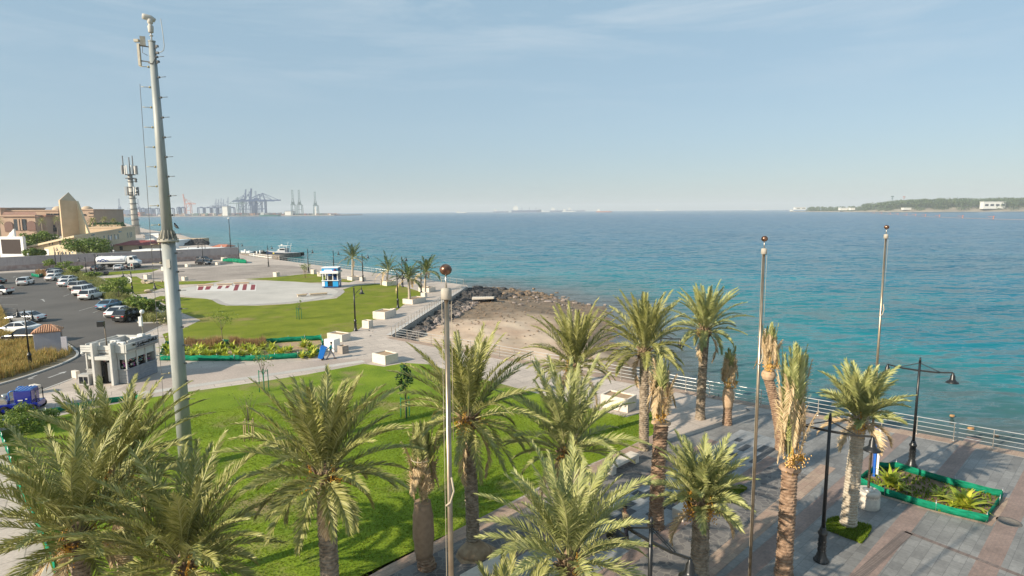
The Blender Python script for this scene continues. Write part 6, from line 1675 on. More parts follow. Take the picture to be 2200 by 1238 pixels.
# terraces with hedges and clutter along the shore behind the wedge building
M['hedge_green'] = leafmat('hedge_leaf', [(0.02, 0.06, 0.015), (0.04, 0.10, 0.02), (0.03, 0.08, 0.02)], .6, .1, .2)
M['tree_leaf'] = leafmat('broad_leaf', [(0.06, 0.11, 0.015), (0.12, 0.18, 0.025), (0.19, 0.25, 0.04), (0.08, 0.13, 0.018)], .5, .25, .35)
M['leaf_pale'] = leafmat('light_leaf', [(0.09, 0.15, 0.02), (0.17, 0.24, 0.04), (0.24, 0.30, 0.06), (0.12, 0.18, 0.03)], .5, .3, .3)  # lighter green, own leaf colour of the young trees and bushes
M['leaf_dark'] = leafmat('dark_leaf', [(0.012, 0.045, 0.012), (0.03, 0.10, 0.02), (0.05, 0.15, 0.03)], .35, .2, .5)
def foliage(name, blobs, n, size, m, parent, seed=0, mats=None):
    """leaf-sized faces spread through several overlapping uneven clumps; blobs: (x, y, z, rx, ry, rz)"""
    rg = np.random.default_rng(seed); V = []; B = np.array(blobs, float)
    wt = (B[:, 3] * B[:, 4] * B[:, 5]) ** (2 / 3); idx = rg.choice(len(B), n, p=wt / wt.sum())
    d = nrm(rg.normal(size=(n, 3))); rr = rg.uniform(.35, 1, n) ** .5 * rg.uniform(.8, 1.12, n)
    c = B[idx, :3] + d * B[idx, 3:] * rr[:, None]
    nn = nrm(d + rg.normal(size=(n, 3)) * .7 + np.array([0, 0, .4])); a = nrm(np.cross(nn, rg.normal(size=(n, 3)))); b = np.cross(nn, a)
    s = size * rg.uniform(.6, 1.3, n)[:, None]
    V = np.stack([c - a * s, c + b * s * .55, c + a * s, c - b * s * .55], 1).reshape(-1, 3)
    Q = np.arange(n * 4).reshape(n, 4)
    return np_mesh(name, V, Q, np.zeros((0, 3), int), m, parent)
def bushy(pos, h, r, label, seed, n=900, size=.16, m='tree_leaf', trunk=.4, cat='tree', name='broadleaf_tree', group=None, tr=.09, nb=9, sq=.8):
    rn = random.Random(seed); t = thing(name, label, cat, (pos[0], pos[1], 0), 0, group)
    zc = h * trunk + (h * (1 - trunk)) / 2; rz_ = h * (1 - trunk) / 2
    bl = [(0, 0, zc, r * .6, r * .6, rz_ * .7)]
    for i in range(nb):
        a = i * 2.4 + rn.random(); q = r * rn.uniform(.35, .8); zz = zc + rz_ * rn.uniform(-.65, .75); s = rn.uniform(.28, .5)
        bl.append((q * math.cos(a), q * math.sin(a), zz, r * s, r * s, rz_ * s * 1.1))
    if trunk > .05 or tr > 0:
        mb = MB(); top = Vector((rn.uniform(-.1, .1) * r, rn.uniform(-.1, .1) * r, zc))
        mb.tube([(0, 0, 0), (top.x * .3, top.y * .5, h * trunk * .6), top], [tr * 1.3, tr, tr * .6], 7)
        for b_ in bl[1:7]: mb.tube([(top.x * .4, top.y * .4, max(.1, h * trunk * .75)), ((b_[0]) * .5, b_[1] * .5, (b_[2] + h * trunk) / 2), (b_[0], b_[1], b_[2])], [tr * .55, tr * .35, tr * .15], 5)
        mb.build('trunk', M['bark'], t)
    foliage('crown', bl, n, size, M[m], t, seed); return t
def bpx(px, py): return tuple(G(px, py).xy)
def H_(p_, py): return ZT(p_, py)
# trees behind the wall
for (px, Y, top, r, lab, sd) in ((92, 205, 498, 5.6, 'round green tree left of the stone tower behind the sloping roof', 1), (190, 186, 508, 6.0, 'large round dark tree in front of the wedge building', 2), (76, 188, 534, 2.6, 'small tree at the low end of the wedge building', 3)):
    v = AT(px, 560, Y); hh = ZT((v.x, Y), top); bushy((v.x, Y), hh, r, lab, sd, 3000, .38, 'tree_leaf', .18, tr=.25, nb=14)
def far_palm(px, Y, top, label, sd, g='palms in the palace garden', Lf=3.4, n=18):
    v = AT(px, 520, Y); zc = ZT((v.x, Y), top) - Lf * .3; rg = np.random.default_rng(sd)
    t = thing('garden_palm', label, 'palm tree', (v.x, Y, 0), 0, g)
    MB().tube([(0, 0, 0), (0, 0, zc)], [.35, .25], 6).build('trunk', M['trunk'], t)
    F = Fronds()
    for i in range(n):
        f = i / (n - 1); F.frond(np.array([0, 0, zc]), i * 2.4, R(80 - 105 * f), Lf, R(40 + 40 * f), 12, .8, rg, w=.22, thick=.06)
    F.build('crown', [M['frond'], M['rachis']], t)
for k, (px, Y, top) in enumerate(((3, 380, 474), (94, 380, 474), (127, 385, 470), (184, 330, 484), (203, 330, 473), (229, 360, 470), (248, 350, 474))):
    far_palm(px, Y, top, ['garden palm at the left edge before the palace arch', 'garden palm right of the round palace arch', 'garden palm touching the tower left side', 'garden palm just right of the tower fin', 'garden palm below the right dome', 'small garden palm above the clipped hedge', 'small garden palm nearest the white mobile mast'][k], 60 + k, Lf=3.4 if px < 200 else 2.6)
v = AT(235, 486, 340); t = thing('clipped_hedge', 'long clipped green hedge on the terrace by the sea', 'hedge', (v.x, 340, 0)); hh = AT(235, 479, 340).z
foliage('leaves', [(x, 0, hh - 1.5, 2.2, 1.8, 1.9) for x in np.linspace(-9, 7, 12)], 2500, .5, M['hedge_green'], t, 4)
MB().box((-1, 0, (hh - 1) / 2), (17, 2.8, hh - 1)).build('planter_wall', M['tan'], t)
simple_house(190, 262, 490, 498, 318, 10, 'pinkish terrace with parasols and stalls above the wedge roof', 'tan', wins=((.2, .5, 2, 1.5), (.5, .5, 2, 1.5), (.8, .5, 2, 1.5)))
CR = ['first from the left', 'nearest the wedge building', 'beside the mast', 'low in the yard', 'near the hedge', 'far back', 'in the middle', 'by the shed', 'next to the red roof', 'toward the sea', 'behind the white shed', 'largest one', 'smallest one', 'at the yard edge', 'by the pavilion', 'last before the rocks']
rn = random.Random(77)
for k in range(16):
    px = rn.uniform(300, 372); py = rn.uniform(508, 536); p_ = G(px, py); s = rn.uniform(.8, 2.0)
    m_ = rn.choice(['white_paint', 'tan', 'brown_d', 'white_plastic', 'grey_conc'])
    o = MB().box((0, 0, s * .5), (s * 2.4, s * 1.6, s)).box((s * .3, 0, s * 1.1), (s * 1.2, s * 1.2, s * .3)).build('storage_crate', M[m_]); o.location = (p_.x, p_.y, 0); o.rotation_euler = (0, 0, rn.uniform(-.4, .4))
    tag(o, '%s crate among the clutter in the service yard, %s' % ({'white_paint': 'white', 'tan': 'tan', 'brown_d': 'rust-brown', 'white_plastic': 'off-white', 'grey_conc': 'grey'}[m_], CR[k]), 'crate', 'crates on the service yard')
# breakwater rocks
M['dark_rock'] = mat('dark_rock', (0.03, 0.03, 0.032), (0.075, 0.07, 0.068), 3, 0.9, bump=.5, bscale=12)
rn = random.Random(5); mb = MB()
for k in range(620):
    f = rn.random(); a = G(366, 528).xy.lerp(G(440, 526.5).xy, f); z = rn.random() ** .8; top_ = 1.9 * (1 - max(0, f - .8) * 3.5)
    q = a + Vector((-z * 2, z * 7)); mb.rock((q.x, q.y, z * top_), rn.uniform(.7, 1.4), rn)
tag(mb.build('breakwater_rocks', M['dark_rock']), kind='stuff')

A_ = G(360, 523).xy; B_ = G(425, 522.5).xy; o = MB().box((0, 0, .9), ((B_ - A_).length, 12, 1.8), math.atan2((B_ - A_).y, (B_ - A_).x)).build('breakwater_road', M['tan']); o.location = ((A_.x + B_.x) / 2 - 3, (A_.y + B_.y) / 2 + 11, 0); o['kind'] = 'structure'
# ---- big video screen
v = AT(28, 560, 196); t = thing('video_screen', 'large dark video screen in a pale frame on a post behind the wall', 'screen', (v.x, 196, 0), R(-8))
zt = ZT((v.x, 196), 508.5); zb = ZT((v.x, 196), 553); wS = (AT(57, 530, 196).x - AT(-2, 530, 196).x)
MB().box((0, .5, (zt + zb) / 2), (wS, 1.0, zt - zb)).build('frame', M['white_plastic'], t); M['scr'] = mat('dark_screen', (0.035, 0.022, 0.018), rough=.4)
MB().box((-.1, -.02, (zt + zb) / 2 + .1), (wS * .80, .06, (zt - zb) * .70)).build('screen', M['scr'], t); MB().box((1.4, .5, zb / 2), (1.6, .8, zb)).build('post', M['white_plastic'], t)
MB().add([(-1.2, 0, zt), (1.6, 0, zt), (1.6, 0, zt + 2.6), (-1.2, .6, zt), (1.6, .6, zt), (1.6, .6, zt + 2.6)], [(0, 1, 2), (5, 4, 3), (1, 4, 5, 2), (0, 2, 5, 3), (0, 3, 4, 1)]).build('top_ornament', M['white_plastic'], t)
MB().tube([(.5, -.1, zt + .7), (.5, .0, zt + .7)], .7, 20).build('round_badge', M['white_paint'], t)

# ---- mobile phone mast behind
def cell():
    Y = 420.0; b = AT(292, 487, Y); tp_ = AT(279, 374, Y)
    t = thing('mobile_phone_mast', 'white mobile phone mast crowded with antennas behind the wedge building', 'mast', (b.x, Y, 0))
    dx = tp_.x - b.x; zb_, z1 = 0, tp_.z
    def at(f): return Vector((dx * f, 0, z1 * f))
    mb = MB(); mb.tube([at(-.05), at(.5), at(1)], [2.6, 1.9, 1.5], 12); mb.build('shaft', M['galv_pale'], t)
    for f in (.66, .93, .99): MB().lathe([(3.2, -.3), (3.2, .3)], at(f), 12).build('platform', M['galv_dark'], t)
    for k in range(9): MB().lathe([(3.1 - k * .10, 0), (3.1 - k * .10, .35)], at(.15 + .09 * k), 12).build('joint_ring', M['galv_dark'], t)
    for k in range(9):
        a = k * 2 * PI / 9; q = at(.985); r = 4.6
        MB().box((q.x + r * math.cos(a), r * math.sin(a), q.z + 3.3), (.9, .9, 6.0), a).build('panel_antenna', M['white_plastic' if k % 3 else 'galv_dark'], t)
    for k in range(6):
        a = k * PI / 3 + .4; q = at(.68)
        MB().box((q.x + 3.9 * math.cos(a), 3.9 * math.sin(a), q.z + 1.6), (.8, .8, 6.0), a).build('panel_antenna', M['white_plastic' if k % 2 else 'galv_dark'], t)
    for k, (x, h) in enumerate(((-4.2, 12.5), (.2, 11.5), (2.6, 12.5))):
        q = at(1); MB().tube([(q.x + x, 0, q.z), (q.x + x, 0, q.z + h)], .35, 6).build('whip_antenna', M['galv_dark'], t)
    for k, f in enumerate((.88, .91, .70, .76)):
        q = at(f); MB().ball((q.x + 4.0, -.5, q.z), .9, 6).build('dish', M['galv_dark'], t)
M['galv_pale'] = mat('pale_mast_paint', (0.50, 0.48, 0.43), (0.42, 0.40, 0.36), 1, .7); M['galv_dark'] = mat('dark_mast_steel', (0.13, 0.13, 0.13), rough=.6)
cell()

# ---- the tall galvanised mast in the foreground
def mast():
    Y = 32.4; b = AT(402, 1012, Y); tp_ = AT(326, 90, Y)
    t = thing('camera_mast', 'very tall galvanised tapering mast with climbing pegs and camera on top', 'mast', (b.x, Y, 0))
    dx = tp_.x - b.x; H = tp_.z
    def at(z): return Vector((dx * z / H, 0, z))
    zf = AT(365, 516, Y).z
    mb = MB(); mb.tube([at(0), at(zf * .5), at(zf - .02)], [.385, .365, .345], 24); mb.build('lower_tube', M['galv'], t)
    mb = MB(); mb.tube([at(zf), at((zf + H) / 2), at(H)], [.275, .225, .16], 24); mb.build('upper_tube', M['galv'], t)
    mb = MB(); mb.lathe([(.41, -.10), (.53, -.08), (.53, 0), (.41, .01)], at(zf), 24); mb.lathe([(.34, 0), (.46, .01), (.46, .07), (.34, .08)], at(zf), 24)
    for k in range(12):
        a = k * PI / 6; d = Vector((math.cos(a), math.sin(a), 0)); c = at(zf)
        mb.add([c + d * .32 + Vector((0, 0, .07)), c + d * .47 + Vector((0, 0, .07)), c + d * .32 + Vector((0, 0, .55)), c + d * .33 + Vector((-d.y, d.x, 0)) * .03 + Vector((0, 0, .07)), c + d * .47 + Vector((-d.y, d.x, 0)) * .03 + Vector((0, 0, .07)), c + d * .32 + Vector((-d.y, d.x, 0)) * .03 + Vector((0, 0, .55))], [(0, 1, 2), (5, 4, 3), (1, 4, 5, 2)])
        mb.tube([c + d * .49 + Vector((0, 0, -.14)), c + d * .49 + Vector((0, 0, .1))], .02, 5)
    mb.build('flange', M['flange'], t)
    zs = []
    z = 3.6
    k = 0
    while z < H - .6:
        c = at(z); r = np.interp(z, [0, zf, zf + .01, H], [.46, .41, .335, .20])
        for s, dz, az in ((-1, 0, PI + .5), (1, .52, -.15)):
            d = Vector((math.cos(az), math.sin(az) , 0)); 
            q = at(z + dz) + d * r
            MB().tube([q - d * .02, q + d * .07], .055, 8).tube([q, q + d * .42 + Vector((0, 0, .01 * s))], .017, 5).build('climbing_peg', M['peg' if s < 0 else 'galv_dark'], t)
        z += 1.03; k += 1
    mb = MB(); dd = Vector((math.cos(PI + .5), math.sin(PI + .5), 0)) * .46
    mb.tube([at(z_) + dd + dd.normalized() * float(np.interp(z_, [0, zf, H], [.42, .36, .2])) for z_ in np.linspace(2.5, H - 2.2, 14)], .014, 5); mb.build('safety_cable', M['galv_dark'], t)
    c0_ = at(H); hd = bpy.data.objects.new('mast_head', None)
    c = Vector((0, 0, 0)); n_before = set(bpy.data.objects)
    MB().lathe([(.21, -.02), (.25, 0), (.25, .06), (.05, .07)], c, 18).build('cap', M['galv'], t)
    mb = MB(); mb.tube([c, c + Vector((.0, 0, .65))], .05, 8); mb.lathe([(.12, .38), (.12, .44)], c, 10); mb.lathe([(.16, .62), (.16, .66), (.17, .68), (.19, 1.05), (.12, 1.15), (.12, 1.2), (.18, 1.24), (.19, 1.5), (.10, 1.56)], c, 14); mb.build('camera_stand', M['galv_pale'], t)
    h = c + Vector((-.05, 0, 1.62)); d = Vector((-.82, -.5, .12)).normalized()
    o = MB().tube([h - d * .25 + Vector((.1, .05, -.12)), h - d * .1, h + d * .25, h + d * .42], [.14, .19, .20, .18], 16).build('camera', M['galv_pale'], t)
    MB().tube([h + d * .41, h + d * .43], .14, 14).build('camera_lens', M['white_paint'], o)
    o = MB().box(tuple(c + Vector((-.46, -.3, -.02))), (.34, .12, .62), .5).build('panel_antenna', M['flange'], t)
    mb = MB(); mb.box(tuple(c + Vector((-.78, -.3, -.95))), (.16, .16, 1.5)); mb.box(tuple(c + Vector((-.88, -.3, .0))), (.3, .24, .18)); mb.build('side_antenna', M['flange'], t)
    mb = MB()
    for dz in (-.32, -1.35): mb.bar(c + Vector((-.78, -.3, dz)), c + Vector((.35, -.05, dz - .12)), .07)
    mb.tube([c + Vector((-.5, -.3, -.4)), c + Vector((-.55, -.3, -.8)), c + Vector((-.2, -.3, -1.0))], .02, 5)
    mb.tube([c + Vector((-.2, -.28, -1.5)), c + Vector((.1, -.3, -1.55)), c + Vector((.25, -.2, -1.2)), c + Vector((.26, 0, -.8))], .035, 6)
    for dz in (-.3, -.75, -1.35): mb.box(tuple(c + Vector((.34, 0, dz))), (.16, .18, .14))
    mb.build('bracket', M['galv_dark'], t)
    MB().tube([c + Vector((.3, 0, -.72)), c + Vector((.62, 0, -.7)), c + Vector((.78, 0, -.58)), c + Vector((.86, 0, -.3)), c + Vector((.84, 0, .4)), c + Vector((.76, 0, 1.55))], .028, 6).build('whip_antenna', M['galv'], t)
    for o_ in [q for q in bpy.data.objects if q not in n_before and q.parent is t]:
        o_.scale = (.74, .74, .74); o_.location = c0_
    bpy.data.objects.remove(hd)
    MB().box(tuple(at(zf - 1.25) + Vector((.15, -.42, 0))), (.2, .06, .45)).build('inspection_plate', M['galv_pale'], t)
    # crow on a peg
    q = AT(379, 486, Y + .02)
    bd = thing('crow', 'black bird sitting on a climbing peg of the tall mast', 'bird', (q.x, Y + .0, q.z - .14), R(150))
    mb = MB(); n_ = 10
    mb.tube([(-.24, 0, .02), (-.12, 0, .06), (0, 0, .13), (.08, 0, .20), (.12, 0, .25)], [.015, .05, .075, .06, .02], 10); mb.ball((.12, 0, .27), .045, 6); mb.tube([(.15, 0, .275), (.21, 0, .262)], [.018, .003], 5); mb.tube([(.0, .02, .08), (.01, .02, 0)], .006, 4); mb.tube([(.0, -.02, .08), (.01, -.02, 0)], .006, 4); mb.build('body', M['black'], bd)
M['flange'] = mat('cast_flange', (0.46, 0.42, 0.34), (0.36, 0.33, 0.27), 5, .7); M['peg'] = mat('brass_peg', (0.34, 0.29, 0.18), rough=.5, metal=.4)
mast()
PG = ['dark pigeon left of the small tied palm by the quay', 'dark pigeon closest to the quay railing left of the small tied palm', 'dark pigeon on the paving between small tied palm and second flagpole', 'left pigeon of three near the near corner of the middle lawn', 'right pigeon of three near the near corner of the middle lawn', 'lowest pigeon of three near the near corner of the middle lawn', 'dark pigeon on the dark walk beside the short palm']
for k, (px, py) in enumerate(((1534, 856.5), (1544, 853), (1606, 884), (793, 712.5), (801, 714), (796, 724), (1545, 1010))):
    p_ = G(px, py); bd = thing('pigeon', PG[k], 'bird', (p_.x, p_.y, 0.01), k * 1.3, 'pigeons on the promenade')
    MB().tube([(-.17, 0, .09), (-.06, 0, .11), (.04, 0, .13), (.10, 0, .19)], [.012, .05, .055, .02], 8).ball((.11, 0, .21), .03, 5).tube([(0, .02, .08), (0, .02, 0)], .005, 4).tube([(0, -.02, .08), (0, -.02, 0)], .005, 4).build('body', M['galv_dark'], bd)
# ================================================================ FAR SHORE, PORT, SHIPS
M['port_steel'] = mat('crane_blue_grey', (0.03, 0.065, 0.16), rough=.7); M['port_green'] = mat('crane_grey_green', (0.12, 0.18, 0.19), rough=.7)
M['port_red'] = mat('crane_red', (0.42, 0.16, 0.11), rough=.7); M['port_white'] = mat('port_white', (0.7, 0.68, 0.62), rough=.7)
DP = 3000.0
def PX(px, py=460, D=DP): return AT(px, py, D)
def sts(px, top, base, D, label, m, style, s=1.0, flip=1, px2=None):
    """ship-to-shore gantry crane. style 'front': seen end-on; 'side_up': boom raised; 'side_down': boom level"""
    b = AT(px, base, D); Ht = AT(px, top, D).z; t = thing('harbour_crane', label, 'crane', (b.x, D, 0), 0, 'container cranes in the port')
    u = D / F_PX
    mb = MB(); w = 1.9 * s
    if style == 'front':
        hw = 11 * s; hp = Ht * .42; ht = Ht * .66
        for sx in (-1, 1):
            mb.bar((sx * hw, 0, 0), (sx * hw * .82, 0, hp), w * 1.5); mb.bar((sx * hw * .82, 0, hp), (sx * hw * .25, 0, ht), w); mb.bar((sx * hw * .30, 0, hp), (sx * hw * .28, 0, Ht), w)
            mb.bar((sx * hw, 18, 0), (sx * hw * .82, 18, hp), w * 1.3)
        mb.bar((-hw, 0, hp * .55), (hw, 0, hp * .55), w); mb.bar((-hw * 1.05, 0, hp), (hw * 1.05, 0, hp), w * 2.2); mb.bar((-hw * .3, 0, ht), (hw * .3, 0, ht), w)
        for f in (.76, .86, .97): mb.bar((-hw * .3, 0, Ht * f), (hw * .3, 0, Ht * f), w)
        mb.box((-hw * .2, 9, hp * 1.15), (hw * .9, 14, hp * .22))
        mb.build('frame', m, t)
        if 'white' in label: MB().box((0, -2, hp * .45), (hw * .55, 2, hp * .85)).build('hoist_tower', M['port_white'], t)
    else:
        hb = Ht * (.55 if style == 'side_up' else .68); g = 16 * s
        for sx in (-1, 1):
            for y in (0, 16): mb.bar((sx * g, y, 0), (sx * g, y, hb), w * 1.5)
        mb.bar((-g, 0, hb * .45), (g, 0, hb * .45), w * 1.3); mb.bar((-g, 0, 2), (g, 0, 2), w * 1.6); mb.bar((-g, 0, hb * .45), (g, 0, hb), w * .8)
        bk = -flip * g * 3.0; mb.bar((bk, 4, hb), (flip * g, 4, hb), w * 2.6)
        ap = Vector((flip * g * .6, 4, Ht if style == 'side_down' else hb + (Ht - hb) * .52)); mb.bar((flip * g, 4, hb), ap, w * 1.3); mb.bar((-flip * g * .4, 4, hb), ap, w)
        mb.bar(ap, (bk * .9, 4, hb), w * .7)
        if style == 'side_down':
            e = Vector((flip * g * 4.3, 4, hb)); mb.bar((flip * g, 4, hb), e, w * 2.2); mb.bar(ap, e * .97 + Vector((0, 0, 1)), w * .7); mb.bar(ap, Vector((flip * g * 2.6, 4, hb)), w * .6)
        else:
            mb.bar((flip * g, 4, hb), (flip * g * 1.4, 4, Ht), w * 2.6); mb.bar(ap, (flip * g * 1.3, 4, Ht * .9), w * .6)
        mb.box((-flip * g * .8, 4, hb + 5 * s), (g * .9, 8, 6 * s)); mb.build('frame', m, t)
    return t
for (px, top, lab) in ((630.5, 408, 'narrow tall crane seen end-on, left of three at the port end'), (644.5, 408, 'narrow tall crane seen end-on, middle of three at the port end'), (678.5, 412, 'tall crane with white tower, last at the port end')):
    sts(px, top, 461, DP, lab, M['port_green'], 'front', 1.0)
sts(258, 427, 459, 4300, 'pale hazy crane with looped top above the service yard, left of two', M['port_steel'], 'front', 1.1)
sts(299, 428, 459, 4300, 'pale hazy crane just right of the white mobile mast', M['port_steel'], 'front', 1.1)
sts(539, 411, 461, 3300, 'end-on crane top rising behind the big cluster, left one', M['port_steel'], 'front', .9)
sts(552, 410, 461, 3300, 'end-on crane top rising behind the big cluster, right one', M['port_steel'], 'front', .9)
sts(560, 415, 461, DP, 'largest crane of the cluster with level boom reaching right', M['port_steel'], 'side_down', 1.5)
sts(553, 417, 461, 3150, 'second level-boom crane half hidden in the cluster', M['port_steel'], 'side_down', 1.35)
sts(530, 405, 461, 3050, 'crane of the cluster with thick boom raised almost upright', M['port_steel'], 'side_up', 1.35, 1)
sts(521, 407, 461, 3200, 'thinner raised-boom crane left in the cluster', M['port_steel'], 'side_up', 1.1, 1)
sts(515, 424, 461, 2950, 'low crane with level boom pointing left', M['port_green'], 'side_down', .75, -1)
sts(404, 417, 460, 3500, 'reddish crane with leaning raised boom and long back stay', M['port_red'], 'side_up', 1.0, -1)
for k, (px, top) in enumerate(((461, 428), (466, 429), (472, 426), (477, 428), (487, 424))):
    sts(px, top, 459, 5200, ['faint raised-boom crane, first of five in the haze', 'faint raised-boom crane, second of five in the haze', 'faint raised-boom crane, third of five in the haze', 'faint raised-boom crane, fourth of five in the haze', 'faint raised-boom crane, last of five in the haze'][k], M['port_steel'], 'side_up', .9, 1)
# yard gantries
def rtg(px0, px1, py, D, label, m):
    a = AT(px0, 460, D); b = AT(px1, 460, D); h = AT(px0, py, D).z; w = b.x - a.x
    t = thing('yard_gantry', label, 'gantry crane', (a.x, D, 0), 0, 'low yard gantries in the port'); mb = MB()
    for x in (0, w): mb.bar((x, 0, 0), (x, 0, h), 3.0); mb.bar((x, 14, 0), (x, 14, h), 3.0)
    mb.bar((0, 0, h), (w, 0, h), 4); mb.bar((0, 14, h), (w, 14, h), 4); mb.box((w * .6, 7, h + 2.5), (8, 12, 4)); mb.build('frame', m, t)
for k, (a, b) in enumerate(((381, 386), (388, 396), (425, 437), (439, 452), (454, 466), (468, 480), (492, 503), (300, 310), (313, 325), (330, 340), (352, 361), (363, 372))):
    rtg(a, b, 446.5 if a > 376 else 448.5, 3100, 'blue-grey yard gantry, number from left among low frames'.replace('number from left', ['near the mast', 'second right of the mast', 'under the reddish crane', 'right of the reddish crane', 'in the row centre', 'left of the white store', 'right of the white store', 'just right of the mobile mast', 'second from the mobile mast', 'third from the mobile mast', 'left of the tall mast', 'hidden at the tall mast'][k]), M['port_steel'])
# quay, containers (hundreds: one mass), sheds
mb = MB(); a = PX(150).x; b = PX(722).x; mb.box(((a + b) / 2, DP + 250, -.5), (b - a, 560, 5)); tag(mb.build('port_quay', M['seawall']), kind='structure')
mb = MB(); a = PX(60).x; b = PX(330).x; mb.box(((a + b) / 2 * 1.3, 4300, 4), ((b - a) * 1.7, 300, 12)); tag(mb.build('far_shore', M['seawall']), kind='structure')
M['cont'] = leafmat('containers', [(0.30, 0.10, 0.07), (0.10, 0.15, 0.24), (0.36, 0.20, 0.12), (0.5, 0.48, 0.44), (0.08, 0.16, 0.13), (0.14, 0.14, 0.16), (0.30, 0.08, 0.07)], .8, 0, .2)
rn = random.Random(9); mb = MB()
for k in range(620):
    px = rn.uniform(228, 712); hh = rn.randint(1, 5 if px < 600 else 3); v = PX(px)
    mb.box((v.x, DP + rn.uniform(5, 160), 2 + hh * 1.3), (rn.choice((6, 12, 12, 20)), 3, hh * 2.6))
tag(mb.build('container_stacks', M['cont']), 'low mass of stacked shipping containers along the far quay', 'containers', kind='stuff')
def shed(px0, px1, pt, D, m, label, nm='port_shed'):
    a = AT(px0, 460, D); b = AT(px1, 460, D); h = AT(px0, pt, D).z; t = thing(nm, label, 'building', ((a.x + b.x) / 2, D, 0))
    MB().box((0, 20, h / 2), (b.x - a.x, 40, h)).build('wall', M[m], t); MB().box((0, 20, h + .8), (b.x - a.x + 3, 43, 1.6)).build('roof', M['port_steel'], t)
shed(478, 489, 443.5, 2990, 'port_white', 'cream block-like store standing out among the gantries'); shed(289, 301, 456, 2990, 'port_red', 'small pinkish shed on the quay right of the mobile mast')
shed(26, 111, 446, 6500, 'port_steel', 'very faint long flat building on the far left horizon'); shed(612, 628, 454, 3000, 'port_white', 'low white sheds left of the end-on cranes')
# a hazy skyline of harbour works behind the terrace
def skyl(px, w, top, label):
    D = 5200; a = AT(px, 460, D); t = thing('harbour_building', label, 'building', (a.x, D, 0)); h = AT(px, top, D).z
    MB().box((0, 0, h / 2), (w, 30, h)).build('block', M['port_steel'], t); MB().tube([(w * .2, 0, h), (w * .25, 0, h * 1.5)], 1.5, 5).build('mast', M['port_steel'], t)
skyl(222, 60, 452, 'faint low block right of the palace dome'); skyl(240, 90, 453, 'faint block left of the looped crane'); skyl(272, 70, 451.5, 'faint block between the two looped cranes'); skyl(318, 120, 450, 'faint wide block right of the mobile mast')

def ship(px, py, Lm, D, label, hull='port_white', name='cargo_ship', rz=0.0, cat='ship'):
    v = AT(px, py, D); t = thing(name, label, cat, (v.x, D, SEA), rz, 'ships at anchor on the horizon' if D > 4000 else None)
    Lm = Lm * (1.9 if D > 4000 else 1); h = Lm * .07; mb = MB(); w = Lm * .14
    loft(mb, [(-Lm / 2, [(-w * .4, 0), (w * .4, 0), (w * .45, h), (-w * .45, h)]), (-Lm * .4, [(-w / 2, -1), (w / 2, -1), (w / 2, h), (-w / 2, h)]), (Lm * .35, [(-w / 2, -1), (w / 2, -1), (w / 2, h), (-w / 2, h)]), (Lm / 2, [(-.5, 0), (.5, 0), (.8, h * 1.3), (-.8, h * 1.3)])]); mb.build('hull', M[hull], t)
    MB().box((-Lm * .36, 0, h + Lm * .06), (Lm * .16, w * .8, Lm * .12)).box((-Lm * .36, 0, h + Lm * .14), (Lm * .06, w * .9, Lm * .03)).build('superstructure', M['port_white'], t)
    for f, k_ in ((-.15, .09), (.1, .09), (.32, .09), (-.36, .2)): MB().tube([(Lm * f, 0, h), (Lm * f, 0, h + Lm * k_)], Lm * .006, 5).build('ship_mast', M['port_steel'], t)
    return t
for k, (px, L_, D, hull) in enumerate(((992, 60, 6500, 'port_white'), (1076, 110, 8200, 'port_steel'), (1092, 60, 8600, 'port_white'), (1131, 190, 7200, 'port_steel'), (1172, 70, 8600, 'port_white'), (1204, 150, 8200, 'port_steel'), (1223, 90, 7600, 'port_white'), (1238, 150, 9500, 'port_steel'), (1298, 70, 5200, 'port_red'), (1420, 90, 9500, 'port_white'), (1626, 60, 9000, 'port_white'))):
    ship(px, 450, L_, D, ['lone small white ship, leftmost on the open horizon', 'dark ship on the horizon, first of a pair', 'small white ship right beside a dark one', 'longest ship on the horizon with white bridge', 'small white ship between two longer ones', 'long dark ship with white stern on the horizon', 'white ship with a tall mast left of a grey hull', 'flat grey hull behind the tall-masted ship', 'small reddish boat nearest of the horizon ships', 'faint white ship above the middle of the sea', 'tiny pale ship closest to the island tip'][k], hull)
M['ship_green'] = mat('green_hull', (0.04, 0.20, 0.16), rough=.6)
sh = ship(580, 458, 95, 2860, 'green-hulled container ship moored before the big cranes', 'ship_green', 'container_ship', 0.25)
mb = MB(); rn = random.Random(4)
for k in range(26): mb.box((rn.uniform(-25, 42), rn.uniform(-4, 4), 9 + rn.random() * 5), (12, 3, 5))
mb.build('deck_containers', M['cont'], sh)
ship(716, 457.5, 45, 2980, 'small pale workboat at the tip of the port', 'port_steel', 'workboat')

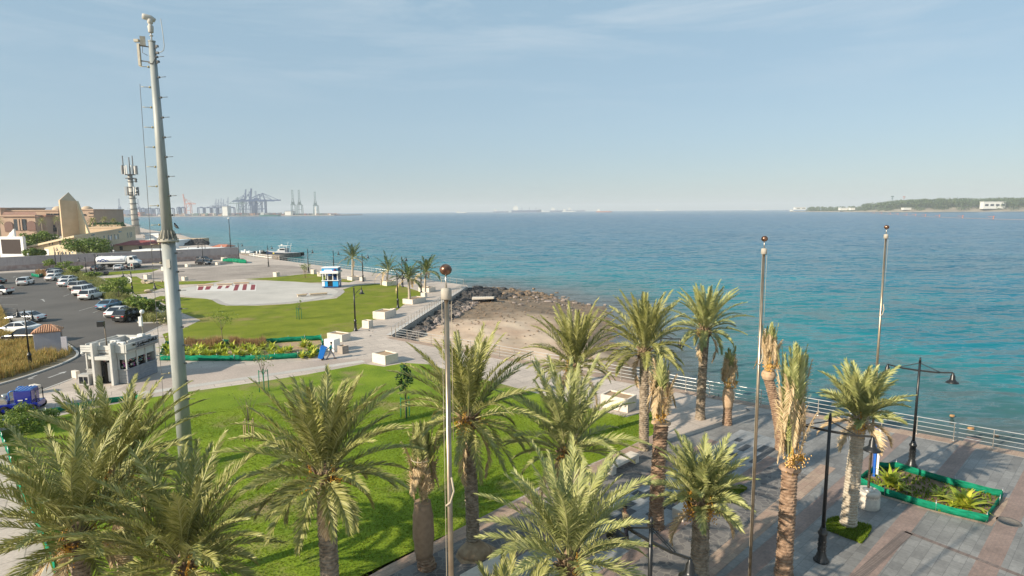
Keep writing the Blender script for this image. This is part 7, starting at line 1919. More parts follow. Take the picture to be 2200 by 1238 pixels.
# ---- patrol boat by the pier
M['hull_navy'] = mat('hull_navy', (0.018, 0.035, 0.09), rough=.4); M['hull_grey'] = mat('hull_grey', (0.40, 0.41, 0.43), rough=.4)
def boat():
    a = G(573, 549, SEA).xy; b = G(645, 551, SEA).xy; c = (a + b) / 2; Lb = (b - a).length; rz = math.atan2((b - a).y, (b - a).x) + PI
    t = thing('patrol_boat', 'grey and navy patrol boat moored at the pier, bow to the left', 'boat', (c.x, c.y, SEA), rz)
    def S(w, z0, zt): return [(-w * .55, z0), (w * .55, z0), (w * .9, (z0 + zt) * .55), (w, zt), (-w, zt), (-w * .9, (z0 + zt) * .55)]
    mb = MB(); loft(mb, [(-Lb * .48, S(1.5, -.3, 1.1)), (-Lb * .2, S(1.7, -.4, 1.15)), (Lb * .15, S(1.6, -.35, 1.3)), (Lb * .36, S(1.0, -.2, 1.55)), (Lb * .5, S(.08, .5, 1.85))]); mb.build('hull', M['hull_navy'], t)
    mb = MB(); loft(mb, [(-Lb * .47, [(-1.5, 1.12), (1.5, 1.12), (1.5, 1.34), (-1.5, 1.34)]), (Lb * .15, [(-1.6, 1.32), (1.6, 1.32), (1.6, 1.52), (-1.6, 1.52)]), (Lb * .36, [(-1.0, 1.56), (1.0, 1.56), (1.0, 1.75), (-1.0, 1.75)]), (Lb * .49, [(-.1, 1.86), (.1, 1.86), (.1, 2.0), (-.1, 2.0)])]); mb.build('deck', M['hull_grey'], t)
    mb = MB(); loft(mb, [(-Lb * .12, sec(1.1, 1.4, 3.0, .85)), (Lb * .02, sec(1.15, 1.45, 3.1, .85)), (Lb * .10, sec(1.1, 1.5, 2.2, .9)), (Lb * .16, sec(1.0, 1.5, 1.7, .9))]); mb.build('cabin', M['hull_grey'], t)
    MB().box((-Lb * .04, 0, 2.55), (Lb * .14, 2.36, .5)).build('window', M['glass_dark'], t)
    mb = MB(); mb.box((-Lb * .06, 0, 3.9), (Lb * .26, 2.3, .12))
    for x in (-.17, .04):
        for s in (-1, 1): mb.tube([(Lb * x, s, 1.5), (Lb * x, s, 3.9)], .06, 5)
    mb.tube([(-Lb * .2, 0, 1.4), (-Lb * .26, 0, 4.9)], .08, 6); mb.tube([(-Lb * .28, -.5, 4.2), (-Lb * .28, .5, 4.2)], .05, 5); mb.build('canopy', M['white_plastic'], t)
    mb = MB(); mb.ball((Lb * .02, 0, 4.25), .45, 8, sz=.6); mb.box((Lb * .10, 0, 2.1), (.9, .9, .9)); mb.tube([(-Lb * .14, 0, 4.0), (-Lb * .17, 0, 5.4)], .04, 5); mb.build('radar', M['white_plastic'], t)
    mb = MB()
    for y in (-.9, 0, .9): mb.box((-Lb * .53, y, .9), (.9, .55, 1.3))
    mb.build('outboard_motor', M['black'], t)
    MB().tube([(Lb * .2, 1.46, .95), (Lb * .2, 1.52, .95)], .42, 16).tube([(Lb * .2, -1.46, .95), (Lb * .2, -1.55, .95)], .42, 16).build('yellow_badge', mat('badge', (0.55, 0.42, 0.05)), t)
boat()
b2 = thing('small_boat', 'dark inflatable boat lying at the pier behind the patrol boat', 'boat', tuple(G(560, 545, SEA)), R(160))
mb = MB(); mb.tube([(-3, -1, .3), (2, -1, .35), (3.4, 0, .6), (2, 1, .35), (-3, 1, .3)], .4, 8); mb.build('tube', M['black'], b2); MB().box((-1, 0, .8), (1.2, .9, 1.0)).build('console', M['galv_dark'], b2)
rnb = thing('small_boat', 'low white boat shape at the pier root near the wall end', 'boat', tuple(G(530, 545, SEA)), R(150))
mb = MB(); loft(mb, [(-3, [(-1, 0), (1, 0), (1.2, .9), (-1.2, .9)]), (2, [(-1, 0), (1, 0), (1.2, 1), (-1.2, 1)]), (3.6, [(-.1, .5), (.1, .5), (.1, 1.2), (-.1, 1.2)])]); mb.build('hull', M['white_paint'], rnb)

# ---- wooded island on the right
D0 = 2500.0
M['isl_sand'] = mat('island_shore', (0.20, 0.17, 0.13), (0.30, 0.26, 0.20), .02, .9); 
M['isl_leaf'] = leafmat('island_foliage', [(0.03, 0.06, 0.02), (0.06, 0.10, 0.03), (0.11, 0.15, 0.05), (0.04, 0.075, 0.025)], .6, .1, .2)
pts = [AT(px, 455, D).xy for px, D in ((1695, 3600), (1750, 3250), (1830, 2900), (1900, 2600), (2000, 2450), (2100, 2380), (2330, 2250))]
pts2 = [Vector((q.x * 1.08 + 40, q.y + (500 if i else 60))) for i, q in enumerate(pts)]
mb = MB(); n_ = len(pts)
hs = [1, 1.5, 2.5, 9, 16, 18, 18]
vs = [(q.x, q.y, -3) for q in pts] + [(q.x * 1.003, q.y + 8, .6) for q in pts] + [(q.x * 1.02, q.y + 60, h_) for q, h_ in zip(pts, hs)] + [(q.x, q.y, h_) for q, h_ in zip(pts2, hs)] + [(q.x, q.y + 10, -3) for q in pts2]
fs = [(k * n_ + i, k * n_ + i + 1, (k + 1) * n_ + i + 1, (k + 1) * n_ + i) for k in range(4) for i in range(n_ - 1)]
mb.add(vs, fs); tag(mb.build('island_ground', M['isl_sand']), kind='structure')
rg = np.random.default_rng(21)
def on_isl(px, back=30):
    D = np.interp(px, [1695, 1750, 1830, 1900, 2000, 2100, 2330], [3600, 3250, 2900, 2600, 2450, 2380, 2250]) + back
    return AT(px, 455, D).x, D
blobs = []
for k in range(520):
    px = rg.uniform(1735, 2330)
    yt = np.interp(px, [1700, 1745, 1840, 1862, 1930, 2020, 2200, 2330], [451, 443.5, 442, 436, 429, 425, 423.5, 423.5]) + rg.uniform(0, 1) ** 2 * 8
    bk = rg.uniform(20, 160); x, D = on_isl(px, bk); z = max(6, AT(px, yt, D).z)
    r = z * rg.uniform(.22, .36) + 3; blobs.append((x, D, max(z - r * .8, r * .6), r * 1.15, r, r * .8))
    if rg.random() < .7: blobs.append((x + rg.uniform(-8, 8), D - 8, r * .7, r * 1.2, r, r * .7))
foliage('island_woods', blobs, 60000, 3.0, M['isl_leaf'], None, 3)
o = bpy.data.objects['island_woods']; tag(o, 'dense green woods covering the low island on the right horizon', 'woods', kind='stuff')
def white_house(px0, px1, pt, pb, label, wins=0):
    x0, D = on_isl((px0 + px1) / 2, 12); a = AT(px0, pb, D); b = AT(px1, pb, D); h = AT(px0, pt, D).z - a.z
    t = thing('island_house', label, 'building', (a.x, D, a.z)); w = b.x - a.x
    MB().box((w / 2, 9, h / 2), (w, 18, h)).build('wall', M['port_white'], t); MB().box((w / 2, 9, h + .7), (w + 3, 21, 1.4)).build('roof', M['port_white'], t)
    for k in range(wins): MB().box((w * (k + .6) / wins, -.5, h * .55), (w / wins * .62, 1.0, h * .28)).build('window', M['win'], t)
white_house(2112, 2159, 434, 449, 'large white modern house among the island trees', 4); white_house(1942, 1958, 447, 451, 'small white box building at the island shore'); white_house(1708, 1731, 446, 450.5, 'white pavilion at the island tip', 2)
white_house(1805, 1824, 447, 452, 'white tented hall left of the woods'); white_house(1828, 1837, 447, 451.5, 'small white house right of the tented hall'); white_house(1700, 1704, 451, 453.5, 'tiny reddish hut on the outermost island tip')
for px, top, lab in ((1915, 421, 'tall dark lookout mast above the island woods'), (1940, 422, 'fainter thin mast right of the lookout mast')):
    x, D = on_isl(px, 120 if px < 1930 else 700); t = thing('lattice_mast', lab, 'mast', (x, D, 0)); h = ZT((x, D), top)
    MB().tube([(0, 0, 0), (0, 0, h)], 1.4 if px < 1930 else .8, 6).build('shaft', M['port_green'], t); MB().box((0, 0, h - 3), (9, 9, 5)).box((0, 0, h - 11), (6, 6, 2)).build('platform', M['port_green'] if px < 1930 else M['port_red'], t)
# floating barrier with orange posts
bl = [AT(px, py, 1) for px, py in ((1832, 455.5), (1880, 459), (1940, 463), (2000, 466.3), (2060, 468.8), (2130, 471), (2200, 472.8), (2330, 476))]
bp = [G(px, py, SEA) for px, py in ((1832, 455.5), (1880, 459), (1940, 463), (2000, 466.3), (2060, 468.8), (2130, 471), (2200, 472.8), (2330, 476))]
M['float'] = mat('float_dull_orange', (0.26, 0.20, 0.18), rough=.7)
t = thing('floating_barrier', 'long thin line of floats crossing the water before the island', 'barrier', tuple(bp[0]))
mb = MB(); mb.tube([p_ - bp[0] for p_ in bp], .55, 6); mb.build('float_line', M['float'], t)
lb = ['nearest', 'second nearest', 'third nearest', 'fourth nearest', 'fifth nearest', 'sixth nearest', 'seventh nearest', 'eighth nearest', 'ninth nearest', 'farthest']
for k, (px, py) in enumerate(((2134, 471), (2068, 469), (2018, 467), (1988, 465.6), (1967, 464.4), (1948, 463.4), (1929, 462.2), (1913, 461.2), (1894, 460), (1878, 458.8))):
    q = G(px, py, SEA); s = 1.0; t = thing('barrier_marker', 'orange marker post with side arm on the floating barrier, ' + lb[k] + ' to the viewer', 'marker', tuple(q), 0, 'orange markers on the floating barrier')
    MB().lathe([(1.1 * s, 0), (.8 * s, 1.0), (.35 * s, 1.2), (.35 * s, 3.6 * s)], n=8).build('buoy', M['orange'], t); MB().bar((0, 0, 3.3 * s), (-8 * s, 0, 3.5 * s), .45).box((.4, 0, 3.9 * s), (1.6, 1.2, 1.2)).build('arm', M['orange'], t)

# ================================================================ NETTED BEDS AND PLANTS
def net(pts, label, h=.55, closed=False, sag=.06, gap=1.6, seed=0):
    rn = random.Random(seed); P_ = [Vector(p) for p in pts]; o = P_[0]
    t = thing('green_net_fence', label, 'net fence', (o.x, o.y, 0)); mb = MB(); seq = []
    n_ = len(P_)
    for i in range(n_ if closed else n_ - 1):
        a = P_[i] - o; b = P_[(i + 1) % n_] - o; L_ = (b - a).length; k = max(1, int(L_ / gap))
        for j in range(k):
            q = a + (b - a) * j / k; MB().tube([(q.x, q.y, 0), (q.x + rn.uniform(-.03, .03), q.y, h + .14)], .018, 5).build('stake', M['rim'], t)
            m_ = 5
            for s in range(m_):
                f = (j + s / m_) / k; q2 = a + (b - a) * f; sg = sag * math.sin(PI * s / m_) * rn.uniform(.6, 1.6); nn = Vector((-(b - a).y, (b - a).x)).normalized() * rn.uniform(-.05, .05)
                seq.append((q2 + nn, h - sg))
    if closed: seq.append(seq[0])
    else: seq.append((P_[-1] - o, h))
    vs = []
    for q, z in seq: vs += [(q.x, q.y, .02), (q.x + .03, q.y - .03, z * .5), (q.x, q.y, z)]
    m_ = len(seq); fs = []
    for i in range(m_ - 1):
        for j in range(2): fs.append((3 * i + j, 3 * i + 3 + j, 3 * i + 4 + j, 3 * i + 1 + j))
    mb.add(vs, fs, sm=True); ob = mb.build('netting', M['net'], t); sl = ob.modifiers.new('solid', 'SOLIDIFY'); sl.thickness = .008
    return t
fb = xy([(343, 775), (430, 776), (540, 776), (640, 770), (688, 762), (694, 742), (690, 731), (620, 735), (560, 740), (480, 741), (400, 740), (356, 745)])
net(fb, 'green net around the yellow-leaved flower bed between the two lawns', .62, True, seed=1)
sheet('flower_bed', [(345, 774), (430, 775), (540, 775), (640, 769), (687, 761), (693, 742), (688, 732), (620, 736), (560, 741), (480, 742), (400, 741), (357, 746)], .03, M['soil'])
gb_px = [(1843, 1040), (1900, 1066), (2010, 1098), (2118, 1124), (2146, 1086), (2152, 1070), (2050, 1045), (1925, 1008), (1885, 1008)]
gb = xy(gb_px); net(gb, 'green net around the rectangular flower bed on the stone plaza', .42, True, .03, seed=2)
cxy = sum((Vector(p) for p in gb), Vector((0, 0))) / len(gb)
wsheet('flower_bed', [tuple(cxy + (Vector(p) - cxy) * .985) for p in gb], .03, M['dark_soil'])
wsheet('bed_rim', [tuple(cxy + (Vector(p) - cxy) * 1.10) for p in gb], .018, M['brick_tan'])
net(xy([(100, 893), (160, 880), (230, 869), (290, 858), (302, 860)]), 'low green net along the path behind the left big palm', .5, seed=3)
net(xy([(-20, 890), (0, 938), (20, 985), (32, 1030), (58, 1090), (85, 1150), (120, 1240)]), 'green net along the left edge of the near lawn', .6, seed=4)
net(xy([(478, 562), (500, 563.5), (515, 565.5), (530, 566.2), (527, 563.6), (505, 561.6), (484, 560.4)]), 'crumpled green net patch on the far promenade by the pier', .9, True, .1, 2.5, seed=5)
net(xy([(262, 655), (300, 648), (316, 650), (320, 657)]), 'green net round the shrub bed beside the blue car, nearer one', .9, seed=6)
net(xy([(190, 612), (205, 609), (212, 614), (210, 619)]), 'green net round the shrub bed farther up the row', .9, seed=7)
net(xy([(68, 594), (84, 597), (92, 594)]), 'green net at the far end of the planting strip', .8, seed=8)
M['yellow_leaf'] = leafmat('yellow_strap_leaf', [(0.42, 0.44, 0.04), (0.56, 0.54, 0.08), (0.36, 0.42, 0.04), (0.30, 0.38, 0.03)], .45, .25, .4)
def rosette(pos, s, n, label, seed, m='yellow_leaf', name='strap_leaf_plant', group=None, z0=.03, hgt=1.0):
    rg = np.random.default_rng(seed); V = []; Q = []; o = 0
    for i in range(n):
        a = i * 2.4 + rg.uniform(-.3, .3); e = R(rg.uniform(25, 85)); L_ = s * rg.uniform(.7, 1.1); w = s * .085; d = np.array([math.cos(a), math.sin(a)]); nn = np.array([-d[1], d[0]])
        K = 5; p_ = np.array([0, 0, 0.0]); r_ = []
        for k in range(K):
            f = k / (K - 1); ww = w * (1 - f ** 2 * .95) * (.6 + .8 * math.sin(PI * min(f + .2, 1)));
            r_.append((p_[0] + nn[0] * ww, p_[1] + nn[1] * ww, p_[2])); r_.append((p_[0] - nn[0] * ww, p_[1] - nn[1] * ww, p_[2]))
            ee = e - R(72) * f ** 1.4; p_ = p_ + np.array([d[0] * math.cos(ee), d[1] * math.cos(ee), math.sin(ee) * hgt]) * L_ / K
        V += r_; Q += [(o + 2 * k, o + 2 * k + 1, o + 2 * k + 3, o + 2 * k + 2) for k in range(K - 1)]; o += 2 * K
    ob = np_mesh(name, V, Q, np.zeros((0, 3), int), M[m]); ob.location = (pos[0], pos[1], z0); tag(ob, label, 'plant', group); return ob
for k, (px, py, s, lab) in enumerate(((1912, 1046, 1.5, 'large yellow strap-leaved plant at the flagpole end of the netted bed'), (1935, 1056, .8, 'smaller plant right beside the large yellow one, in the netted bed'), (2022, 1074, 1.0, 'darker medium plant in the middle of the netted bed'), (2072, 1092, 1.75, 'largest yellow strap-leaved plant near the right end of the netted bed'), (2045, 1092, .6, 'small yellow seedling at the foot of the largest plant in the netted bed'))):
    rosette(bpx(px, py), s, 34 if s > .8 else 20, lab, k, 'yellow_leaf' if k != 2 else 'leaf_pale')
rn = random.Random(12)
FB = ['next to the mast', 'by the worker end', 'mid bed', 'front row', 'back row']
k = 0
proto = {}
while k < 70:
    px = rn.uniform(352, 684); py = rn.uniform(746, 773)
    pos_ = bpx(px, py)
    ob = rosette(pos_, rn.uniform(1.0, 1.7), 20, 'yellow-leaved bedding plant in the netted bed, place %d from its left' % (k + 1), k + 100, group='yellow plants in the netted flower bed')
    ob['px'] = px; k += 1
obs = sorted([o for o in bpy.data.objects if 'px' in o.keys()], key=lambda o: o['px'])
for i, o in enumerate(obs):
    o['label'] = 'yellow-green strap-leaved plant among many alike in the long netted bed'; del o['px']
def tufts(name, poly_px, n, h, cols, label, seed, z=0.0, w=.02, lean=.35, blades=6, cat='grass', poly_w=None):
    rg = np.random.default_rng(seed); W_ = np.array(poly_w if poly_w is not None else xy(poly_px)); lo = W_.min(0); hi = W_.max(0); P_ = []
    while len(P_) < n:
        c = rg.uniform(lo, hi, (n, 2)); c = c[inside(c, W_)]; P_ += list(c)
    P_ = np.array(P_[:n]); P_ = np.repeat(P_, blades, 0); m_ = len(P_); dens = vnoise(P_, 1.1, seed)
    P_ = P_ + rg.normal(size=P_.shape) * h * .12; a = rg.uniform(0, 2 * PI, m_); L_ = h * rg.uniform(.55, 1.15, m_) * (.6 + .8 * dens); ln = rg.uniform(.05, lean, m_)
    d = np.stack([np.cos(a), np.sin(a)], 1); nn = np.stack([-np.sin(a), np.cos(a)], 1) * (w * rg.uniform(.7, 1.3, m_))[:, None]
    b0 = np.column_stack([P_ - nn, np.full(m_, z)]); b1 = np.column_stack([P_ + nn, np.full(m_, z)])
    md = P_ + d * (L_ * ln * .4)[:, None]; tp_ = P_ + d * (L_ * ln * 1.3)[:, None]
    c0 = np.column_stack([md - nn * .9, z + L_ * .6]); c1 = np.column_stack([md + nn * .9, z + L_ * .6]); tt = np.column_stack([tp_, z + L_ * .97])
    V = np.stack([b0, b1, c1, c0, tt], 1).reshape(-1, 3); b = np.arange(m_)[:, None] * 5
    o = np_mesh(name, V, b + np.array([[0, 1, 2, 3]]), b + np.array([[3, 2, 4]]), cols); tag(o, label, cat, kind='stuff'); return o
M['dry_grass'] = leafmat('dry_grass', [(0.42, 0.26, 0.08), (0.52, 0.36, 0.13), (0.36, 0.28, 0.08), (0.24, 0.22, 0.05), (0.55, 0.42, 0.20)], .8, .3, .2)
M['brown_grass'] = leafmat('brown_grass', [(0.30, 0.17, 0.08), (0.40, 0.26, 0.13), (0.22, 0.14, 0.06)], .8, .3, .2)
M['green_grass'] = leafmat('green_grass', [(0.10, 0.17, 0.01), (0.16, 0.23, 0.018), (0.23, 0.29, 0.03)], .7, .3, .2)
M['lawn_leaf'] = leafmat('lawn_leaf', [(0.15, 0.22, 0.015), (0.22, 0.29, 0.025), (0.29, 0.33, 0.045)], .8, .4, .1)
M['shrub_grass'] = leafmat('shrub_grass', [(0.18, 0.20, 0.06), (0.28, 0.29, 0.10), (0.34, 0.33, 0.14), (0.12, 0.15, 0.04)], .7, .3, .2)
tufts('dry_grass', [(-40, 660), (0, 665), (30, 722), (70, 735), (78, 762), (135, 762), (140, 752), (150, 752), (152, 762), (122, 778), (60, 800), (0, 818), (-80, 838)], 4200, .85, M['dry_grass'], 'tall golden dry grass around the gate hut and double lamp', 1, .04)
tufts('brown_grass', [(395, 741), (475, 742), (475, 752), (395, 752)], 420, .95, M['brown_grass'], 'brown dry grass tufts along the back of the netted bed', 2, .04)
tufts('brown_grass', [(495, 739), (512, 739), (512, 746), (495, 746)], 90, .95, M['brown_grass'], 'single brown dry grass clump at the back of the netted bed', 3, .04)
tufts('brown_grass', [(517, 740), (570, 740), (570, 749), (517, 749)], 300, .9, M['brown_grass'], 'brown grass band nearer the worker end of the netted bed', 4, .04)
tufts('green_ground_cover', gb_px, 520, .12, M['green_grass'], 'green weeds covering parts of the netted bed soil', 5, .03)
sq = lambda c, d1_, d2_: [c, (c[0] + d1_[0], c[1] + d1_[1]), (c[0] + d1_[0] + d2_[0], c[1] + d1_[1] + d2_[1]), (c[0] + d2_[0], c[1] + d2_[1])]
gs_px = [(1776, 1121), (1796, 1111), (1871, 1136), (1868, 1146), (1851, 1169), (1776, 1140)]
wsheet('grass_square_soil', xy(gs_px), .012, M['dark_soil']); tufts('grass_square', gs_px, 1700, .17, M['green_grass'], 'lush green grass square at the foot of the whitish palm', 6, .01, w=.016)
gs2 = [(1545, 1062), (1590, 1046), (1604, 1052), (1575, 1070)]
tufts('grass_square', gs2, 500, .15, M['green_grass'], 'small green grass patch left of the second flagpole', 7, .01)
sheet('bare_sand', [(985, 1180), (1030, 1160), (1066, 1178), (1072, 1192), (1020, 1212), (990, 1212), (978, 1196)], .016, M['soil'])
c_ = G(1020, 1186); rg_ = random.Random(3); MBm = MB().lathe([(.75, 0), (.62, .16), (.45, .32), (.30, .42)], n=18); o = MBm.build('soil_mound', M['soil']); o.location = (c_.x, c_.y, .0); tag(o, kind='structure')
# real blades along the near lawn, where single leaves can be told from the height of the camera
lw = xy([(140, 1300), (30, 1020), (300, 900), (700, 850), (1150, 860), (1400, 900), (1400, 930), (1130, 1060), (830, 1215), (560, 1370)])
tufts('lawn_blades', None, 52000, .05, M['lawn_leaf'], 'fine short blades of the near lawn', 8, .01, w=.014, blades=3, lean=.9, poly_w=lw)
# shrubby strip beside the cars
tufts('shrub_strip', [(128, 592), (160, 586), (190, 596), (240, 617), (262, 631), (250, 640), (212, 628), (170, 606), (140, 600)], 2300, 1.15, M['shrub_grass'], 'pale green feathery shrubs in the strip beside the white cars', 9, .03, w=.035)
tufts('shrub_strip', [(215, 634), (262, 640), (310, 656), (345, 690), (310, 694), (290, 668), (240, 652)], 2300, 1.1, M['shrub_grass'], 'pale green feathery shrubs between blue car and mast', 10, .03, w=.035)
tufts('orange_shrubs', [(75, 589), (130, 583), (150, 590), (100, 597)], 700, 1.0, M['brown_grass'], 'reddish flowering low shrubs at the far end of the planting strip', 11, .03, w=.05)
bushy(bpx(352, 697), 2.1, 1.9, 'round feathery grey-green bush just left of the mast', 50, 2600, .09, 'shrub_grass', .02, 'shrub', 'round_bush', tr=.0)
for k, (px, py, top, r, lab, m_, n_) in enumerate(((107, 580, 557, 1.8, 'small light green tree left of the two plain posts', 'leaf_pale', 900), (140, 588, 560, 2.1, 'ragged small tree right of the two plain posts', 'leaf_pale', 800), (163, 596, 571, 2.0, 'small leafy tree behind the white saloons in the strip', 'leaf_pale', 900), (201, 606, 581, 1.7, 'thin young tree beside the long path in the strip', 'leaf_pale', 600),
    (256, 654, 599, 2.4, 'leafy tree with dark and light sprays in the netted strip, left of the round sign', 'leaf_pale', 1500), (300, 684, 631, 2.0, 'light green young tree behind the black off-roader', 'leaf_pale', 1000), (325, 690, 640, 2.0, 'dense dark green small tree left of the mast', 'tree_leaf', 1500))):
    p_ = bpx(px, py); bushy(p_, ZT(p_, top), r, lab, 70 + k, n_, .17, m_, .35, tr=.06, nb=7)
# saplings on the lawns
def sapling(base, top, r, label, seed, n, m='leaf_pale', size=.09, stakes=3, stakem='wood', sth=None, wide=1.0):
    p_ = bpx(*base); h = ZT(p_, top); t = bushy(p_, h, r, label, seed, n, size, m, .45, tr=.035, nb=7, name='sapling', group='young trees on the lawns')
    if stakes:
        sh_ = sth or h * .42; s_ = thing('tree_guard', {'wood': 'wooden', 'net': 'green'}[stakem] + ' stakes around the ' + label, 'tree stakes', (p_[0], p_[1], 0), seed)
        for k in range(stakes):
            a = k * 2 * PI / stakes; MB().tube([(.36 * math.cos(a), .36 * math.sin(a), 0), (.33 * math.cos(a), .33 * math.sin(a), sh_)], .032, 6).build('stake', M[stakem], s_)
        mb = MB(); mb.tube([(.34 * math.cos(k * 2 * PI / stakes), .34 * math.sin(k * 2 * PI / stakes), sh_ * .93) for k in list(range(stakes)) + [0]], .016, 5); mb.build('tie', M['net'], s_)
sapling((536, 945), 832, 1.0, 'nearly bare sapling beside the tall lawn palm', 1, 110, 'dry_leafy' if 'dry_leafy' in M else 'leaf_pale', .05, 4, 'wood', 1.35)
sapling((568, 842), 740, .95, 'sapling before the near path and netted bed', 2, 240, 'leaf_pale', .07, 4, 'net', 1.85)
sapling((872, 898), 782, .62, 'dark glossy sapling on the near lawn', 3, 420, 'leaf_dark', .11, 3, 'net', 1.5)
sapling((478, 730), 668, 1.9, 'thin-leaved young tree on the middle lawn', 4, 420, 'leaf_pale', .08, 0)
sapling((643, 686), 640, .6, 'small wrapped sapling in the middle of the middle lawn', 5, 90, 'leaf_pale', .08, 3, 'net', 1.6)
sapling((656, 597), 566, 1.3, 'sapling with three white stakes left of the stall', 6, 260, 'leaf_pale', .12, 3, 'wood', 2.6)
bushy(bpx(30, 930), 1.9, 1.6, 'bright yellow-green bush left of the big palm by the green net', 55, 2600, .085, 'leaf_pale', .02, 'shrub', 'round_bush', tr=.0)
bushy(bpx(82, 912), 1.3, 1.2, 'smaller yellow-green bush right behind the big left palm', 56, 1500, .08, 'leaf_pale', .02, 'shrub', 'round_bush', tr=.0)
# flat sign disc, garden stones, manhole
t = thing('round_sign', 'round pale sign fixed to the lamp post on the left grass piece', 'sign', (G(281, 631).x, G(281, 631).y - .15, 0)); z = ZT(G(281, 631), 601.5)
MB().tube([(0, 0, z), (0, -.06, z)], .55, 20).build('disc', M['white_plastic'], t)
t = thing('warning_board', 'small red and white board standing before the dark green car', 'sign', tuple(G(284, 583))); MB().box((0, 0, 1.6), (.7, .06, .8)).build('board', M['port_white'], t); MB().box((0, -.04, 1.6), (.45, .03, .55)).build('red_field', M['red_paint'], t)
for x in (-.3, .3): MB().tube([(x, 0, 0), (x, 0, 1.3)], .04, 5).build('leg', M['port_white'], t)
M['pale_rock'] = mat('pale_rock', (0.46, 0.38, 0.28), (0.34, 0.28, 0.21), 3, .9, bump=.4, bscale=8); rn = random.Random(31)
for k, (px, py, r, lab) in enumerate(((311, 609, 1.0, 'largest pale garden stone on the left grass piece'), (320, 609.5, .7, 'middle garden stone of the group on the left grass piece'), (327, 607, .6, 'rightmost garden stone of the group on the left grass piece'), (319, 629, 1.0, 'single pale garden stone at the grass tip'), (225, 591, 1.1, 'dark flat stone on the small far grass strip'))):
    p_ = G(px, py); o = MB().rock((0, 0, r * .35), r, rn, flat=.5).build('garden_stone', M['pale_rock'] if k < 4 else M['dark_rock']); o.location = (p_.x, p_.y, 0); tag(o, lab, 'stone', 'garden stones')
M['manhole'] = mat('manhole', (0.10, 0.09, 0.085), (0.16, 0.145, 0.13), 12, .8)
p_ = G(2168, 1122); o = MB().lathe([(.48, 0), (.48, .012), (.40, .012), (.40, .008), (.0001, .008)], n=28).build('manhole_cover', M['manhole']); o.location = (p_.x, p_.y, .006); tag(o, 'round metal manhole cover right of the netted flower bed', 'manhole cover')

# ================================================================ RIPRAP, ROCKS
M['rock_grey'] = mat('grey_boulder', (0.05, 0.045, 0.043), (0.15, 0.13, 0.115), 1.6, .9, bump=.5, bscale=10)
M['rock_brown'] = mat('brown_boulder', (0.24, 0.17, 0.115), (0.13, 0.10, 0.075), 1.5, .9, bump=.5, bscale=10)
M['rock_purple'] = mat('grey_brown_boulder', (0.19, 0.155, 0.14), (0.30, 0.25, 0.22), 1.5, .9, bump=.5, bscale=10)
def bz_at(x, y): return float(beach_z(np.array([[x, y]]))[0])
def scatter(name, label, n, fn, rr, m, seed, flat=.7):
    rn = random.Random(seed); mb = MB(); c = 0
    while c < n:
        x, y = fn(rn)
        if not seaside(np.array([[x, y]]))[0]: continue
        r = rn.uniform(*rr) * (1.5 if rn.random() < .08 else 1); z = max(bz_at(x, y), SEA - .3)
        mb.rock((x, y, z + r * .25), r, rn, flat=flat); c += 1
    tag(mb.build(name, M[m]), label, 'rocks', kind='stuff')
def along_ramp(w0, w1):
    def f(rn):
        s = rn.random(); q = QA.lerp(QB, s ** .9); o = rn.uniform(w0, w1) * (.45 + .8 * s); return q.x + o, q.y - o * .25
    return f
scatter('riprap', 'heap of dark grey boulders below the ramp wall', 520, along_ramp(.3, 4.2), (.22, .55), 'rock_grey', 1)
scatter('riprap', 'brownish grey boulders spilling toward the sand', 260, along_ramp(2.6, 5.2), (.2, .42), 'rock_purple', 2)
def blob(px, py, sx, sy, z=SEA + .5):
    c = G(px, py, z)
    return lambda rn: (c.x + rn.gauss(0, sx), c.y + rn.gauss(0, sy))
scatter('riprap', 'black boulders piled at the promenade corner', 230, blob(1032, 637, 2.2, 5.0), (.35, .8), 'dark_rock', 3)
scatter('shore_rocks', 'brown rocks scattered on the point of the beach', 75, blob(1122, 634, 4.0, 4.5, SEA), (.2, .55), 'rock_brown', 4, .55)
scatter('shore_rocks', 'pale brown rocks farther along the beach point', 34, blob(1175, 655, 4.0, 6.0, SEA), (.2, .55), 'rock_purple', 5, .55)
def along_wl(rn):
    i = rn.randrange(6); a = Vector(waterline[i]); b = Vector(waterline[i + 1]); q = a.lerp(b, rn.random()); return q.x + rn.gauss(.5, 1.6), q.y + rn.gauss(.3, 1.6)
scatter('shore_rocks', 'low dark rocks along the waterline', 36, along_wl, (.12, .4), 'rock_grey', 6, .5)
scatter('beach_pebbles', 'small dark stones and weed on the upper beach', 1100, lambda rn: (rn.uniform(-9, 14), 62 + 58 * rn.random() ** .5), (.05, .17), 'rock_brown', 7, .6)
def along_quay(rn):
    s = rn.uniform(24, 78); q = QA + dirA * s; o = abs(rn.gauss(0, 2.4)) + .2; return q.x - dirA.y * o, q.y + dirA.x * o
rn = random.Random(8); mb = MB()
for k in range(620):
    x, y = along_quay(rn); r = rn.uniform(.07, .30); mb.rock((x, y, SEA + rn.uniform(-.12, .05) - .02 * k / 620), r, rn, flat=.5)
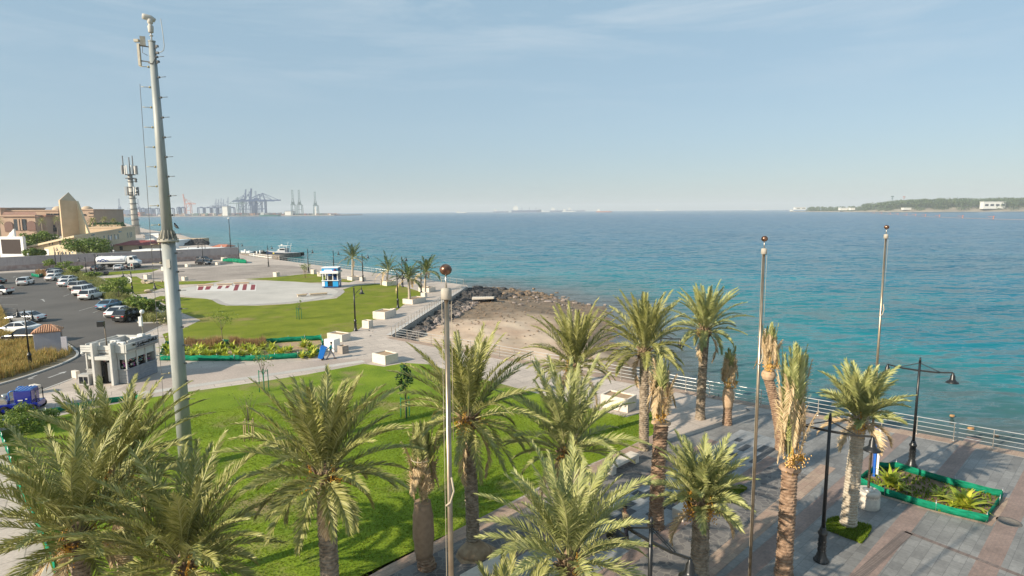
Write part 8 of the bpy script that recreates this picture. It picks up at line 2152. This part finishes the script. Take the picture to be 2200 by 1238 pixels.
tag(mb.build('foot_rocks', M['rock_brown']), 'brown rubble in the shallow water under the quay railing', 'rocks', kind='stuff')
for k, (px, py, r, lab) in enumerate(((2046, 894, .20, 'orange-brown rock alone in the shallows right of the quay lamp'), (1296, 696, .32, 'reddish rock in the shallows beside the tall palm crown'), (2086, 921, .2, 'brown boulder among rubble below the railing, near the middle'), (2142, 936, .18, 'ochre boulder among rubble below the railing, near the right edge'), (1154, 662, .8, 'bigger boulder at the foot of the rocky beach point'))):
    p_ = G(px, py, SEA + .1); o = MB().rock((0, 0, 0), r, rn, flat=.7).build('shore_boulder', M['rock_brown'] if k % 2 else mat('ochre_rock', (0.42, 0.24, 0.10), (0.30, 0.17, 0.08), 4, .9)); o.location = p_; tag(o, lab, 'rock', 'single rocks by the shore')
p_ = G(1037, 652, SEA + 1.1); t = thing('concrete_slab', 'broken pale concrete slab lying tilted among the boulders', 'slab', (p_.x, p_.y, bz_at(p_.x, p_.y) + .45), .25)
o = MB().add([(-2.0, -1.0, .1), (1.6, -1.5, .15), (2.3, .9, -.15), (-1.4, 1.3, -.1), (-2.0, -1.0, .5), (1.6, -1.5, .5), (2.3, .9, .22), (-1.4, 1.3, .3)], [(3, 2, 1, 0), (4, 5, 6, 7), (0, 1, 5, 4), (1, 2, 6, 5), (2, 3, 7, 6), (3, 0, 4, 7)]).build('slab', M['stone'], t); bev(o, .05)

# ================================================================ AIR
mb = MB(); mb.box((0, 0, 0), (1, 1, 1)); hz = mb.build('haze', bpy.data.materials.new('haze')); hz['kind'] = 'stuff'; hz['label'] = 'pale sea haze that softens the port and horizon'
hz.scale = (30800, 16200, 176); hz.location = (0, 7500, 170 - 88)
hm = hz.data.materials[0]; hm.use_nodes = True; n = hm.node_tree.nodes; n.clear(); out = n.new('ShaderNodeOutputMaterial'); v = n.new('ShaderNodeVolumePrincipled')
v.inputs['Color'].default_value = (0.86, 0.93, 1.0, 1); v.inputs['Density'].default_value = HAZE_D; v.inputs['Anisotropy'].default_value = 0.0
hm.node_tree.links.new(v.outputs['Volume'], out.inputs['Volume'])
